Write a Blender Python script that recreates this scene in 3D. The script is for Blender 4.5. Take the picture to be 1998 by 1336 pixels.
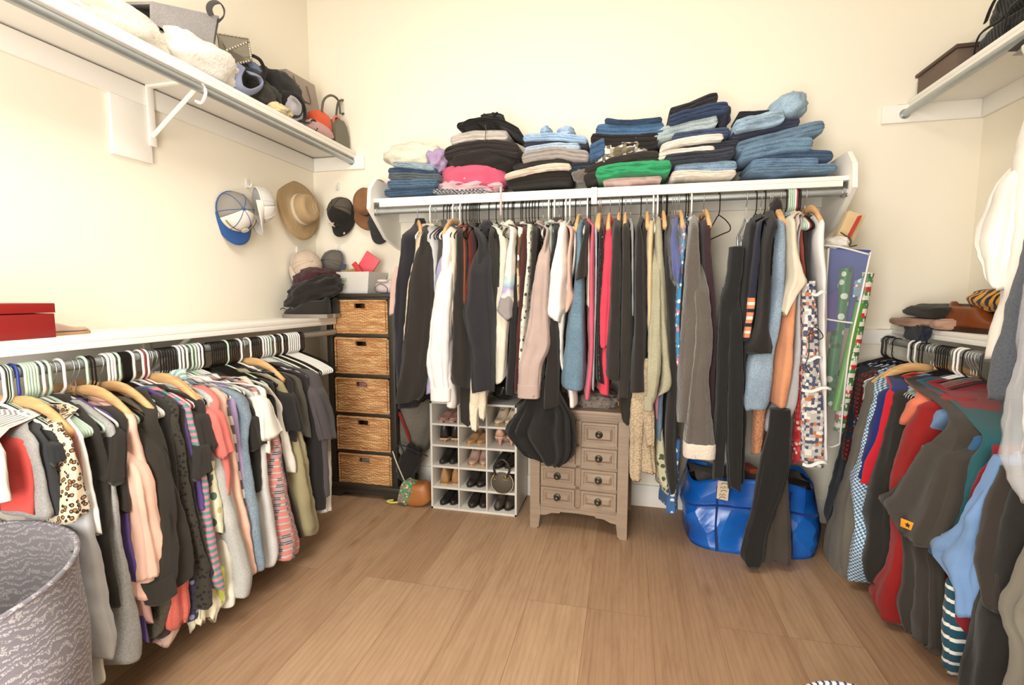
import bpy, bmesh, math, random
from mathutils import Vector, Matrix, noise as mn
PI = math.pi
for o in list(bpy.data.objects): bpy.data.objects.remove(o)
SC = bpy.context.scene; COL = SC.collection
# ------------------------------------------------------------------ camera
W, H, F = 1998., 1336., 957.
CAMZ = 1.2
PITCH = math.atan(93 / F); YAW = math.atan(226 * math.cos(PITCH) / F)
cd = bpy.data.cameras.new('camera'); cam = bpy.data.objects.new('camera', cd); COL.objects.link(cam)
cd.sensor_width = 36; cd.lens = 36 * F / W; cd.clip_start = .02
cam.location = (0, 0, CAMZ); cam.rotation_euler = (PI / 2 - PITCH, 0, YAW)
SC.camera = cam
# ------------------------------------------------------------------ light
SC.view_settings.view_transform = 'Standard'; SC.view_settings.look = 'None'
SC.view_settings.gamma = 1; SC.view_settings.exposure = 0.36
wd = bpy.data.worlds.new('world'); SC.world = wd; wd.use_nodes = True
wd.node_tree.nodes['Background'].inputs[0].default_value = (1, .95, .86, 1)
wd.node_tree.nodes['Background'].inputs[1].default_value = 1.6
def area(name, loc, rot, sx, sy, watts, col):
    d = bpy.data.lights.new(name, 'AREA'); d.shape = 'RECTANGLE'; d.size = sx; d.size_y = sy; d.energy = watts; d.color = col
    o = bpy.data.objects.new(name, d); COL.objects.link(o); o.location = loc; o.rotation_euler = rot; return o
area('front_fill_light', (-.5, -.75, 1.2), (PI / 2, 0, -.06), .85, 1.8, 62, (1, .96, .89))  # added frontal light behind the camera, standing in for a flash
area('ceiling_lamp_light', (-.6, 1.0, 2.97), (0, 0, 0), .9, .9, 20, (1, .95, .86))

# ------------------------------------------------------------------ pixel -> place helpers (reference frame 1998x1336)
FW = Vector((-math.sin(YAW) * math.cos(PITCH), math.cos(YAW) * math.cos(PITCH), -math.sin(PITCH)))
RT = Vector((math.cos(YAW), math.sin(YAW), 0)); UP = RT.cross(FW); CC = Vector((0, 0, CAMZ))
def at(x, y, ax, v):
    d = FW * F + RT * (x - 999) - UP * (y - 668)
    return CC + d * ((v - CC[ax]) / d[ax])
def px_of(p):
    q = Vector(p) - CC; z = q.dot(FW); return 999 + F * q.dot(RT) / z

# ------------------------------------------------------------------ materials
def lin(c):
    c = c / 255.; return c / 12.92 if c <= .04045 else ((c + .055) / 1.055) ** 2.4
def L3(c, k=1.): return (min(.93, lin(c[0]) * k), min(.93, lin(c[1]) * k), min(.93, lin(c[2]) * k), 1)
KA = .92
class N:
    def __init__(s, name):
        s.m = bpy.data.materials.new(name); s.m.use_nodes = True; s.t = s.m.node_tree; s.b = s.t.nodes['Principled BSDF']
        s.tc = None
    def n(s, ty, **kw):
        x = s.t.nodes.new(ty)
        for k, v in kw.items():
            if k in x.inputs: x.inputs[k].default_value = v
            else: setattr(x, k, v)
        return x
    def l(s, a, b): s.t.links.new(a, b)
    def co(s, what='Object', scale=(1, 1, 1), rot=(0, 0, 0)):
        tc = s.n('ShaderNodeTexCoord'); mp = s.n('ShaderNodeMapping'); mp.inputs['Scale'].default_value = scale; mp.inputs['Rotation'].default_value = rot
        s.l(tc.outputs[what], mp.inputs[0]); return mp.outputs[0]
    def ramp(s, fac, stops, const=False):
        r = s.n('ShaderNodeValToRGB'); r.color_ramp.interpolation = 'CONSTANT' if const else 'LINEAR'
        e = r.color_ramp.elements
        while len(e) < len(stops): e.new(.5)
        for q, (p, c) in zip(e, stops): q.position = p; q.color = c
        s.l(fac, r.inputs[0]); return r.outputs[0]
    def mix(s, f, a, b, mode='MIX'):
        x = s.n('ShaderNodeMix', data_type='RGBA', blend_type=mode)
        if hasattr(f, 'default_value') or hasattr(f, 'links'): s.l(f, x.inputs[0])
        else: x.inputs[0].default_value = f
        for i, v in ((6, a), (7, b)):
            if isinstance(v, tuple): x.inputs[i].default_value = v
            else: s.l(v, x.inputs[i])
        return x.outputs[2]
    def bump(s, h, st=.3, d=.002):
        x = s.n('ShaderNodeBump'); x.inputs['Strength'].default_value = st; x.inputs['Distance'].default_value = d
        s.l(h, x.inputs['Height']); s.l(x.outputs[0], s.b.inputs['Normal'])
    def col(s, c):
        if isinstance(c, tuple): s.b.inputs['Base Color'].default_value = c
        else: s.l(c, s.b.inputs['Base Color'])
MC = {}
def fab(c, pat=None, c2=None, c3=None, sc=1., rough=.9, k=None):
    key = (c, pat, c2, c3, sc, rough, k)
    if key in MC: return MC[key]
    kk = lambda q: (k or KA) * (.42 + .58 * min(1, max(q) / 150.))
    a = L3(c, kk(c)); b = L3(c2, kk(c2)) if c2 else None; d = L3(c3, kk(c3)) if c3 else None
    s = N('fabric'); s.b.inputs['Roughness'].default_value = rough
    s.b.inputs['Specular IOR Level'].default_value = .2
    s.b.inputs['Sheen Weight'].default_value = .12; s.b.inputs['Sheen Roughness'].default_value = .6
    v = s.co()
    nz = s.n('ShaderNodeTexNoise'); nz.inputs['Scale'].default_value = 7; nz.inputs['Detail'].default_value = 3; s.l(v, nz.inputs[0])
    cr = s.ramp(nz.outputs[0], [(.3, (.84, .84, .84, 1)), (.7, (1, 1, 1, 1))])
    fine = s.n('ShaderNodeTexNoise'); fine.inputs['Scale'].default_value = 220; fine.inputs['Detail'].default_value = 2; s.l(v, fine.inputs[0])
    h, hs, hd = fine.outputs[0], .25, .0015
    base = a
    def wave(dirn, scale, ty='BANDS', dist=0, rot=(0, 0, 0), prof='SIN'):
        w = s.n('ShaderNodeTexWave', wave_type=ty, bands_direction=dirn, wave_profile=prof); w.inputs['Scale'].default_value = scale
        w.inputs['Distortion'].default_value = dist; s.l(s.co(rot=rot), w.inputs[0]); return w.outputs[1]
    def voro(scale, feat='F1', rnd=1., stretch=(1, 1, 1)):
        w = s.n('ShaderNodeTexVoronoi', feature=feat); w.inputs['Scale'].default_value = scale; w.inputs['Randomness'].default_value = rnd
        s.l(s.co(scale=stretch), w.inputs[0]); return w
    if pat == 'heather':
        base = s.ramp(fine.outputs[0], [(.35, a), (.65, b or tuple(min(1, q * 1.35) for q in a[:3]) + (1,))])
    elif pat == 'stripes':
        base = s.ramp(wave('Z', 9 * sc), [(0, a), (.5, b)], True)
    elif pat == 'thinstripes':
        base = s.ramp(wave('Z', 9 * sc), [(0, a), (.8, b)], True)
    elif pat == 'vstripes':
        base = s.ramp(wave('X', 9 * sc), [(0, a), (.5, b)], True)
    elif pat in ('plaid', 'check'):
        f1 = s.ramp(wave('Z', 8 * sc), [(0, (0, 0, 0, 1)), (.62, (1, 1, 1, 1))], True)
        f2 = s.ramp(wave('DIAGONAL', 8 * sc, rot=(0, 0, .8)) if pat == 'x' else wave('X', 8 * sc, rot=(0, 0, PI / 4)), [(0, (0, 0, 0, 1)), (.62, (1, 1, 1, 1))], True)
        m1 = s.mix(.5, f1, f2); base = s.ramp(m1, [(0, a), (.4, b), (.8, d or b)], True)
        if pat == 'plaid':
            t = s.ramp(wave('Z', 8 * sc), [(0, (0, 0, 0, 1)), (.97, (.5, .5, .5, 1))], True)
            base = s.mix(t, base, (.85, .8, .75, 1))
    elif pat == 'leopard':
        w = voro(78 * sc, rnd=.95); n2 = s.n('ShaderNodeTexNoise'); n2.inputs['Scale'].default_value = 60; s.l(v, n2.inputs[0])
        ad = s.n('ShaderNodeMath', operation='ADD'); s.l(w.outputs['Distance'], ad.inputs[0])
        mu = s.n('ShaderNodeMath', operation='MULTIPLY'); s.l(n2.outputs[0], mu.inputs[0]); mu.inputs[1].default_value = .45; s.l(mu.outputs[0], ad.inputs[1])
        base = s.ramp(ad.outputs[0], [(0, b), (.5, d), (.68, a)], True)
    elif pat == 'floral':
        w = voro(34 * sc); base = s.mix(s.ramp(w.outputs['Distance'], [(0, (1, 1, 1, 1)), (.42, (0, 0, 0, 1))], True), a,
                                       s.ramp(w.outputs['Color'], [(0, b), (.5, d or b)], True))
    elif pat == 'swirl':
        w = s.n('ShaderNodeTexWave', wave_type='RINGS', rings_direction='SPHERICAL'); w.inputs['Scale'].default_value = 7 * sc; w.inputs['Distortion'].default_value = 14; w.inputs['Detail'].default_value = 2; w.inputs['Detail Scale'].default_value = .9; s.l(v, w.inputs[0])
        vv = voro(95 * sc if sc > 1.5 else 300); dot = s.ramp(vv.outputs['Distance'], [(0, (1, 1, 1, 1)), (.55, (0, 0, 0, 1))], True)
        lines = s.ramp(w.outputs[1], [(0, (0, 0, 0, 1)), (.58, (1, 1, 1, 1))], True)
        base = s.mix(s.mix(1., lines, dot, 'MULTIPLY') if sc > 1.5 else lines, a, b); h = w.outputs[1]; hs = .3
    elif pat == 'denim':
        base = s.mix(s.ramp(fine.outputs[0], [(.35, (0, 0, 0, 1)), (.7, (1, 1, 1, 1))]), a, tuple(min(1, q * 1.5 + .01) for q in a[:3]) + (1,))
        cr = s.ramp(nz.outputs[0], [(.3, (.68, .7, .74, 1)), (.7, (1.0, 1.0, 1.0, 1))])
    elif pat in ('knit', 'knitgrad'):
        w = voro(130 * sc); h = w.outputs['Distance']; hs = .9; hd = .004
        base = s.mix(s.ramp(h, [(0, (0, 0, 0, 1)), (.7, (1, 1, 1, 1))]), a, tuple(q * .62 for q in a[:3]) + (1,))
    elif pat == 'rib':
        h = wave('X', 26 * sc, rot=(0, 0, PI / 4)); hs = .5; hd = .0025
    elif pat == 'fur':
        f = s.n('ShaderNodeTexNoise'); f.inputs['Scale'].default_value = 90 * sc; f.inputs['Detail'].default_value = 5; s.l(v, f.inputs[0])
        h = f.outputs[0]; hs = .8; hd = .006
        s.b.inputs['Sheen Weight'].default_value = .5
    elif pat == 'sequin':
        w = voro(150); base = s.ramp(w.outputs['Color'], [(0, a), (.93, (.85, .8, .8, 1))], True)  # random pale cells paint the sequins' glints into the base colour
        s.b.inputs['Roughness'].default_value = .25; s.b.inputs['Metallic'].default_value = .3; h = w.outputs['Distance']; hs = .8
    elif pat == 'lace':
        w = voro(70); base = s.ramp(w.outputs['Distance'], [(0, b or (.12, .11, .1, 1)), (.35, a)], True); h = w.outputs['Distance']; hs = .6; hd = .003
    elif pat == 'zgrad' or pat == 'knitgrad2':
        g = s.n('ShaderNodeSeparateXYZ'); tc = s.n('ShaderNodeTexCoord'); s.l(tc.outputs['Generated'], g.inputs[0])
        base = s.ramp(g.outputs[2], [(0, a), (.5, a), (.58, b)]); w = voro(130); h = w.outputs['Distance']; hs = .6
    elif pat == 'tiedye':
        g = s.n('ShaderNodeSeparateXYZ'); tc = s.n('ShaderNodeTexCoord'); s.l(tc.outputs['Generated'], g.inputs[0])
        n2 = s.n('ShaderNodeTexNoise'); n2.inputs['Scale'].default_value = 22; s.l(v, n2.inputs[0])
        m1 = s.n('ShaderNodeMath', operation='MULTIPLY_ADD'); s.l(n2.outputs[0], m1.inputs[0]); m1.inputs[1].default_value = .22; s.l(g.outputs[2], m1.inputs[2])
        wht = L3((232, 226, 218), KA)
        base = s.ramp(m1.outputs[0], [(.1, L3((150, 143, 140), KA)), (.33, L3((152, 145, 145), KA)), (.36, wht), (.44, L3((170, 160, 205), KA)), (.5, L3((160, 205, 210), KA)), (.58, wht)])
    elif pat == 'navystripe':   # navy sleeve whose lower part carries orange and white bands
        g = s.n('ShaderNodeSeparateXYZ'); tc = s.n('ShaderNodeTexCoord'); s.l(tc.outputs['Generated'], g.inputs[0])
        o, w_ = L3((235, 140, 95), KA), L3((235, 225, 215), KA)
        base = s.ramp(g.outputs[2], [(0, a), (.03, o), (.06, w_), (.08, o), (.11, a), (.14, o), (.165, w_), (.19, o), (.22, a), (.25, o), (.275, w_), (.3, o), (.33, a)], True)
    elif pat == 'print':
        w = voro(26 * sc, rnd=.4); base = s.ramp(w.outputs['Color'], [(0, a), (.35, b), (.6, (.85, .82, .76, 1)), (.75, d), (.88, a)], True)
    base = s.mix(1., base, cr, 'MULTIPLY')
    s.col(base); s.bump(h, hs, hd)
    MC[key] = s.m; return s.m
def solid(c, rough=.5, metal=0., spec=.5, k=.85, bump=0, bs=80, trans=0, alpha=1, emit=0):
    key = ('s', c, rough, metal, spec, k, bump, bs, trans, alpha, emit)
    if key in MC: return MC[key]
    s = N('surface'); s.b.inputs['Roughness'].default_value = rough; s.b.inputs['Metallic'].default_value = metal
    s.b.inputs['Specular IOR Level'].default_value = spec
    v = s.co(); nz = s.n('ShaderNodeTexNoise'); nz.inputs['Scale'].default_value = bs; nz.inputs['Detail'].default_value = 3; s.l(v, nz.inputs[0])
    a = L3(c, k)
    s.col(s.mix(s.ramp(nz.outputs[0], [(.35, (0, 0, 0, 1)), (.65, (1, 1, 1, 1))]), tuple(q * .95 for q in a[:3]) + (1,), a))
    if bump: s.bump(nz.outputs[0], bump, .002)
    if trans: s.b.inputs['Transmission Weight'].default_value = trans; s.b.inputs['IOR'].default_value = 1.25
    if alpha < 1: s.b.inputs['Alpha'].default_value = alpha
    if emit: s.b.inputs['Emission Color'].default_value = a; s.b.inputs['Emission Strength'].default_value = emit
    MC[key] = s.m; return s.m
def floor_mat():
    s = N('oak_plank_floor'); tc = s.n('ShaderNodeTexCoord'); sp = s.n('ShaderNodeSeparateXYZ'); s.l(tc.outputs['Object'], sp.inputs[0])
    cb = s.n('ShaderNodeCombineXYZ')
    sub = s.n('ShaderNodeMath', operation='SUBTRACT'); s.l(sp.outputs[0], sub.inputs[0]); sub.inputs[1].default_value = .11
    s.l(sp.outputs[1], cb.inputs[0]); s.l(sub.outputs[0], cb.inputs[1])
    br = s.n('ShaderNodeTexBrick', offset=.37, offset_frequency=3, squash=1)
    br.inputs['Scale'].default_value = 1; br.inputs['Brick Width'].default_value = 1.8; br.inputs['Row Height'].default_value = .235
    br.inputs['Mortar Size'].default_value = .0009; br.inputs['Mortar Smooth'].default_value = .1; br.inputs['Bias'].default_value = 0
    br.inputs['Color1'].default_value = L3((178, 144, 114), .81); br.inputs['Color2'].default_value = L3((198, 166, 134), .81); br.inputs['Mortar'].default_value = L3((132, 102, 76))
    s.l(cb.outputs[0], br.inputs[0])
    # plank-wise offset of the grain
    mp = s.n('ShaderNodeVectorMath', operation='MULTIPLY'); s.l(cb.outputs[0], mp.inputs[0]); mp.inputs[1].default_value = (1.1, 9, 1)
    ad = s.n('ShaderNodeVectorMath', operation='ADD'); s.l(mp.outputs[0], ad.inputs[0])
    cc = s.n('ShaderNodeVectorMath', operation='SCALE'); s.l(br.outputs[0], cc.inputs[0]); cc.inputs['Scale'].default_value = 31; s.l(cc.outputs[0], ad.inputs[1])
    g = s.n('ShaderNodeTexNoise'); g.inputs['Scale'].default_value = 2.2; g.inputs['Detail'].default_value = 7; g.inputs['Roughness'].default_value = .62; g.inputs['Distortion'].default_value = .8; s.l(ad.outputs[0], g.inputs[0])
    w = s.n('ShaderNodeTexWave', wave_type='BANDS', bands_direction='Y'); w.inputs['Scale'].default_value = 1.6; w.inputs['Distortion'].default_value = 7; w.inputs['Detail'].default_value = 3; w.inputs['Detail Scale'].default_value = .6; s.l(ad.outputs[0], w.inputs[0])
    m1 = s.mix(.8, br.outputs[0], s.ramp(g.outputs[0], [(.25, (.66, .58, .5, 1)), (.5, (.93, .91, .9, 1)), (.7, (1.04, 1.02, 1, 1))]), 'MULTIPLY')
    m2 = s.mix(.3, m1, s.ramp(w.outputs[1], [(0, (.72, .66, .6, 1)), (.4, (1, 1, 1, 1))]), 'MULTIPLY')
    fg = s.n('ShaderNodeTexNoise'); fg.inputs['Scale'].default_value = 14; fg.inputs['Detail'].default_value = 4; s.l(ad.outputs[0], fg.inputs[0])
    m3 = s.mix(.5, m2, s.ramp(fg.outputs[0], [(.3, (.86, .83, .8, 1)), (.6, (1, 1, 1, 1))]), 'MULTIPLY')
    kn = s.n('ShaderNodeTexVoronoi'); kn.inputs['Scale'].default_value = 2.6; km = s.n('ShaderNodeVectorMath', operation='MULTIPLY'); s.l(cb.outputs[0], km.inputs[0]); km.inputs[1].default_value = (.55, 1.3, 1); s.l(km.outputs[0], kn.inputs[0])
    m4 = s.mix(.6, m3, s.ramp(kn.outputs['Distance'], [(0, (.4, .3, .22, 1)), (.045, (.75, .68, .6, 1)), (.1, (1, 1, 1, 1))]), 'MULTIPLY')
    s.col(m4); s.b.inputs['Roughness'].default_value = .48; s.b.inputs['Specular IOR Level'].default_value = .35
    s.bump(fg.outputs[0], .12, .001); return s.m
def wall_mat(name, c, k=1.):
    s = N(name); nz = s.n('ShaderNodeTexNoise'); nz.inputs['Scale'].default_value = 120; nz.inputs['Detail'].default_value = 4; s.l(s.co(), nz.inputs[0])
    s.col(L3(c, k)); s.b.inputs['Roughness'].default_value = .75; s.b.inputs['Specular IOR Level'].default_value = .25; s.bump(nz.outputs[0], .12, .002); return s.m
WALL = wall_mat('cream_wall_paint', (243, 236, 220)); PAINT = wall_mat('white_shelf_paint', (243, 240, 233)); CEIL = wall_mat('ceiling_paint', (245, 242, 236))
def wicker_mat(c=(206, 156, 104)):
    s = N('wicker'); v = s.co(scale=(1, 1, 1))
    w = s.n('ShaderNodeTexWave', wave_type='BANDS', bands_direction='Z'); w.inputs['Scale'].default_value = 20; w.inputs['Distortion'].default_value = 9; w.inputs['Detail'].default_value = 3; w.inputs['Detail Scale'].default_value = 1.5; s.l(v, w.inputs[0])
    n = s.n('ShaderNodeTexNoise'); n.inputs['Scale'].default_value = 9; n.inputs['Detail'].default_value = 3; s.l(s.co(scale=(1, 1, 5)), n.inputs[0])
    v2 = s.n('ShaderNodeTexWave', wave_type='BANDS', bands_direction='X'); v2.inputs['Scale'].default_value = 22; v2.inputs['Distortion'].default_value = 2; s.l(v, v2.inputs[0])
    a = s.ramp(n.outputs[0], [(.32, L3((186, 128, 78), .9)), (.5, L3(c, .95)), (.68, L3((226, 184, 132), .95))])
    b = s.mix(.55, a, s.ramp(w.outputs[1], [(0, (.6, .5, .42, 1)), (.35, (1, 1, 1, 1))]), 'MULTIPLY')
    s.col(s.mix(.35, b, s.ramp(v2.outputs[1], [(0, (.6, .5, .4, 1)), (.3, (1, 1, 1, 1))]), 'MULTIPLY'))
    s.b.inputs['Roughness'].default_value = .7; s.bump(w.outputs[1], .7, .005); return s.m
def wood_mat(c, name='wood', dark=.7):
    key = ('w', c)
    if key in MC: return MC[key]
    s = N(name); n = s.n('ShaderNodeTexNoise'); n.inputs['Scale'].default_value = 12; n.inputs['Detail'].default_value = 4; s.l(s.co(scale=(.6, 6, 6)), n.inputs[0])
    a = L3(c, .9); s.col(s.ramp(n.outputs[0], [(.3, tuple(q * dark for q in a[:3]) + (1,)), (.65, a)])); s.b.inputs['Roughness'].default_value = .5
    MC[key] = s.m; return s.m
CHROME = solid((190, 192, 192), .3, .9, k=1.); ROD = solid((176, 182, 184), .42, .75, k=1., bump=.1, bs=30)
WHITEP = solid((245, 243, 238), .35); BLACKP = solid((40, 36, 33), .45); HWOOD = wood_mat((222, 176, 122), 'hanger_wood')
MINT = solid((196, 220, 200), .4); BLUEP = solid((40, 60, 150), .35); REDP = solid((150, 35, 50), .4); VELVET = solid((38, 33, 30), .95, spec=.1)
CLEAR = solid((225, 228, 230), .08, alpha=.07, k=1.); CLEAR2 = solid((215, 216, 220), .12, alpha=.3, k=1., bump=.6, bs=14)

# ------------------------------------------------------------------ object helpers
def tagp(o, label=None, cat=None, group=None, kind=None):
    if label: o['label'] = label
    if cat: o['category'] = cat
    if group: o['group'] = group
    if kind: o['kind'] = kind
    return o
def thing(name, label, cat, loc=(0, 0, 0), group=None):
    o = bpy.data.objects.new(name, None); COL.objects.link(o); o.location = loc; o.empty_display_size = .05
    return tagp(o, label, cat, group)
class _B:
    """thin bmesh collector"""
    def __init__(s): s.bm = bmesh.new(); s.mi = 0
    def _f(s, vs):
        try:
            f = s.bm.faces.new(vs); f.material_index = s.mi
        except ValueError: pass
    def box(s, a, b, bev=0., M=None):
        x0, y0, z0 = a; x1, y1, z1 = b
        t = bmesh.new(); bmesh.ops.create_cube(t, size=1)
        for v in t.verts: v.co = Vector(((x0 + x1) / 2 + v.co.x * (x1 - x0), (y0 + y1) / 2 + v.co.y * (y1 - y0), (z0 + z1) / 2 + v.co.z * (z1 - z0)))
        if bev: bmesh.ops.bevel(t, geom=t.edges, offset=min(bev, .45 * min(abs(x1 - x0), abs(y1 - y0), abs(z1 - z0))), segments=2, affect='EDGES', profile=.5)
        s.merge(t, M); return s
    def merge(s, t, M=None):
        mp = {}
        for v in t.verts: mp[v] = s.bm.verts.new(M @ v.co if M else v.co)
        for f in t.faces: s._f([mp[v] for v in f.verts])
        t.free()
    def ring(s, pts): return [s.bm.verts.new(p) for p in pts]
    def loft(s, rings, closed=True, cap0=True, cap1=True):
        rs = [s.ring(r) for r in rings]; n = len(rs[0])
        for a, b in zip(rs[:-1], rs[1:]):
            for i in range(n if closed else n - 1): j = (i + 1) % n; s._f([a[i], a[j], b[j], b[i]])
        if cap0: s._f(list(reversed(rs[0])))
        if cap1: s._f(rs[-1])
        return s
    def tube(s, pts, r, n=8, closed=False, M=None, flat=1.):
        pts = [Vector(p) for p in pts]; 
        if M: pts = [M @ p for p in pts]
        rr = r if isinstance(r, (list, tuple)) else [r] * len(pts)
        rings = []; m = len(pts); up = None
        for i, p in enumerate(pts):
            a = pts[(i - 1) % m] if (closed or i > 0) else p; b = pts[(i + 1) % m] if (closed or i < m - 1) else p
            t = (b - a).normalized() if (b - a).length > 1e-9 else Vector((0, 0, 1))
            if up is None: up = t.orthogonal().normalized()
            up = (up - t * up.dot(t)); up = up.normalized() if up.length > 1e-6 else t.orthogonal().normalized()
            sd = t.cross(up)
            rings.append([p + (up * math.cos(2 * PI * k / n) + sd * math.sin(2 * PI * k / n) * flat) * rr[i] for k in range(n)])
        if closed: rings.append(rings[0]); s.loft(rings, cap0=False, cap1=False)
        else: s.loft(rings)
        return s
    def lathe(s, prof, M=None, n=24, sx=1., sy=1.):
        rings = []
        for r, z in prof: rings.append([(M @ Vector((r * sx * math.cos(2 * PI * k / n), r * sy * math.sin(2 * PI * k / n), z))) if M else Vector((r * sx * math.cos(2 * PI * k / n), r * sy * math.sin(2 * PI * k / n), z)) for k in range(n)])
        s.loft(rings); return s
    def blob(s, c, r, seed=0, amp=.1, fr=2.5, pw=1., M=None, nu=28, nv=18, flat=None):
        c = Vector(c); rings = []
        for i in range(nv + 1):
            ph = PI * (i + .02) / (nv + .04) - PI / 2; ring = []
            for k in range(nu):
                th = 2 * PI * k / nu
                d = Vector((math.cos(ph) * math.cos(th), math.cos(ph) * math.sin(th), math.sin(ph)))
                q = Vector([math.copysign(abs(x) ** pw, x) for x in d])
                n_ = mn.noise(d * fr + Vector((seed * 7.3, seed, seed * 3.1))) + .5 * mn.noise(d * fr * 2.3 + Vector((seed, seed * 5.1, 2)))
                q = q * (1 + amp * n_); p = Vector((q.x * r[0], q.y * r[1], q.z * r[2]))
                if flat is not None and p.z < flat * r[2]: p.z = flat * r[2]
                p = (M @ p) if M else p
                ring.append(p + c)
            rings.append(ring)
        s.loft(rings); return s
def B(): return _B()
def put(name, b, mat, root=None, smooth=True, label=None):
    me = bpy.data.meshes.new(name); bm = b.bm
    bmesh.ops.recalc_face_normals(bm, faces=bm.faces)
    o = bpy.data.objects.new(name, me); off = Vector((0, 0, 0))
    p = root
    while p is not None: off = off + Vector(p.location); p = p.parent
    if root is None and len(bm.verts):
        n = len(bm.verts); off = Vector((sum(v.co.x for v in bm.verts) / n, sum(v.co.y for v in bm.verts) / n, min(v.co.z for v in bm.verts)))
        o.location = off
    bmesh.ops.translate(bm, verts=bm.verts, vec=-off)
    bm.to_mesh(me); bm.free()
    if smooth:
        me.polygons.foreach_set('use_smooth', [True] * len(me.polygons))
        if smooth == 'auto': me.set_sharp_from_angle(angle=.6)
    for m in (mat if isinstance(mat, (list, tuple)) else [mat]): me.materials.append(m)
    COL.objects.link(o)
    if root is not None: o.parent = root
    if label: o['label'] = label
    return o
def cboxes(name, lst, mat, root=None, bev=.002, label=None):
    b = B()
    for a, c in lst: b.box(a, c, bev)
    return put(name, b, mat, root, 'auto', label)
def copy_tree(o, parent=None):
    c = o.copy(); COL.objects.link(c); c.parent = parent
    for ch in o.children: copy_tree(ch, c)
    return c
def Rz(a): return Matrix.Rotation(a, 4, 'Z')
def Rx(a): return Matrix.Rotation(a, 4, 'X')
def Ry(a): return Matrix.Rotation(a, 4, 'Y')
def T(*p): return Matrix.Translation(Vector(p))
def sm(a, b, t):
    t = max(0, min(1, (t - a) / (b - a))); return t * t * (3 - 2 * t)
def cr(P, t):
    """smooth interpolation through rows P at float index t"""
    n = len(P); i = min(int(t), n - 2); f = t - i
    p0 = P[max(i - 1, 0)]; p1 = P[i]; p2 = P[i + 1]; p3 = P[min(i + 2, n - 1)]
    return [.5 * (2 * b + (c - a) * f + (2 * a - 5 * b + 4 * c - d) * f * f + (3 * b - a - 3 * c + d) * f ** 3) for a, b, c, d in zip(p0, p1, p2, p3)]
def spl(pts, k=6, closed=False):
    P = [list(p) for p in pts]; out = []
    if closed:
        n = len(P)
        for i in range(n):
            q = [P[(i - 1) % n], P[i], P[(i + 1) % n], P[(i + 2) % n]]
            for j in range(k): out.append(Vector(cr(q, 1 + j / k)))
        return out
    for i in range(len(P) - 1):
        for j in range(k): out.append(Vector(cr(P, i + j / k)))
    out.append(Vector(P[-1])); return out

# ------------------------------------------------------------------ the room
XL, XR, YB, YF, ZC = -1.945, 1.59, 2.806, -.85, 3.0
def struct(name, b, mat, smooth='auto', label=None):
    o = put(name, b, mat, None, smooth); o['kind'] = 'structure'; return o
struct('floor', B().box((XL - .1, YF - .1, -.08), (XR + .1, YB + .1, 0)), floor_mat())
bpy.data.objects['floor'].data.transform(Matrix.Translation(bpy.data.objects['floor'].location)); bpy.data.objects['floor'].location = (0, 0, 0)
struct('ceiling', B().box((XL - .1, YF - .1, ZC), (XR + .1, YB + .1, ZC + .08)), CEIL)
struct('wall_left', B().box((XL - .1, YF - .1, 0), (XL, YB + .1, ZC)), WALL)
struct('wall_right', B().box((XR, YF - .1, 0), (XR + .1, YB + .1, ZC)), WALL)
struct('wall_back', B().box((XL, YB, 0), (XR, YB + .1, ZC)), WALL)
b = B(); b.box((XL, YF - .1, 0), (-.95, YF, ZC)); b.box((-.05, YF - .1, 0), (XR, YF, ZC)); b.box((-.95, YF - .1, 2.1), (-.05, YF, ZC)); struct('wall_front', b, WALL)
b = B(); b.box((-1.02, YF - .005, 0), (-.95, YF + .012, 2.17), .003); b.box((-.05, YF - .005, 0), (.02, YF + .012, 2.17), .003); b.box((-.95, YF - .005, 2.1), (-.05, YF + .012, 2.17), .003); struct('trim_1', b, PAINT)
struct('baseboard_back', B().box((XL, YB - .014, 0), (XR, YB, .125), .003), PAINT)
struct('baseboard_left', B().box((XL, YF, 0), (XL + .014, YB - .014, .125), .003), PAINT)
struct('baseboard_right', B().box((XR - .014, YF, 0), (XR, YB - .014, .125), .003), PAINT)
# cleats the shelves rest on
def trim(n, a, c): struct('trim_%d' % n, B().box(a, c, .003), PAINT)
trim(2, (XL, -.3, 1.965), (XL + .018, YB, 2.045)); trim(3, (XL, -.3, .955), (XL + .018, YB, 1.045))
trim(4, (XL + .018, YB - .018, 1.965), (-1.583, YB, 2.045)); trim(5, (XL + .018, YB - .018, .955), (-1.71, YB, 1.045))
trim(6, (XR - .018, -.3, 2.017), (XR, YB, 2.1)); trim(7, (XR - .018, -.3, .955), (XR, YB, 1.028))
trim(8, (1.17, YB - .018, 2.017), (XR - .018, YB, 2.1)); trim(9, (1.15, YB - .018, .955), (XR - .018, YB, 1.028))
trim(10, (-1.37, YB - .018, 1.635), (.95, YB, 1.7))
# ceiling lamp
t = thing('ceiling_lamp', 'square white flush ceiling lamp above the middle of the closet', 'lamp', (-.6, 1.0, 2.975))
put('lamp_frame', B().box((-1.11, .49, 2.978), (-.09, 1.51, 3.0), .004), PAINT, t, 'auto')
put('diffuser', B().box((-1.08, .52, 2.972), (-.12, 1.48, 2.979), .002), solid((250, 245, 235), .6, emit=2.), t, 'auto')

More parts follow.
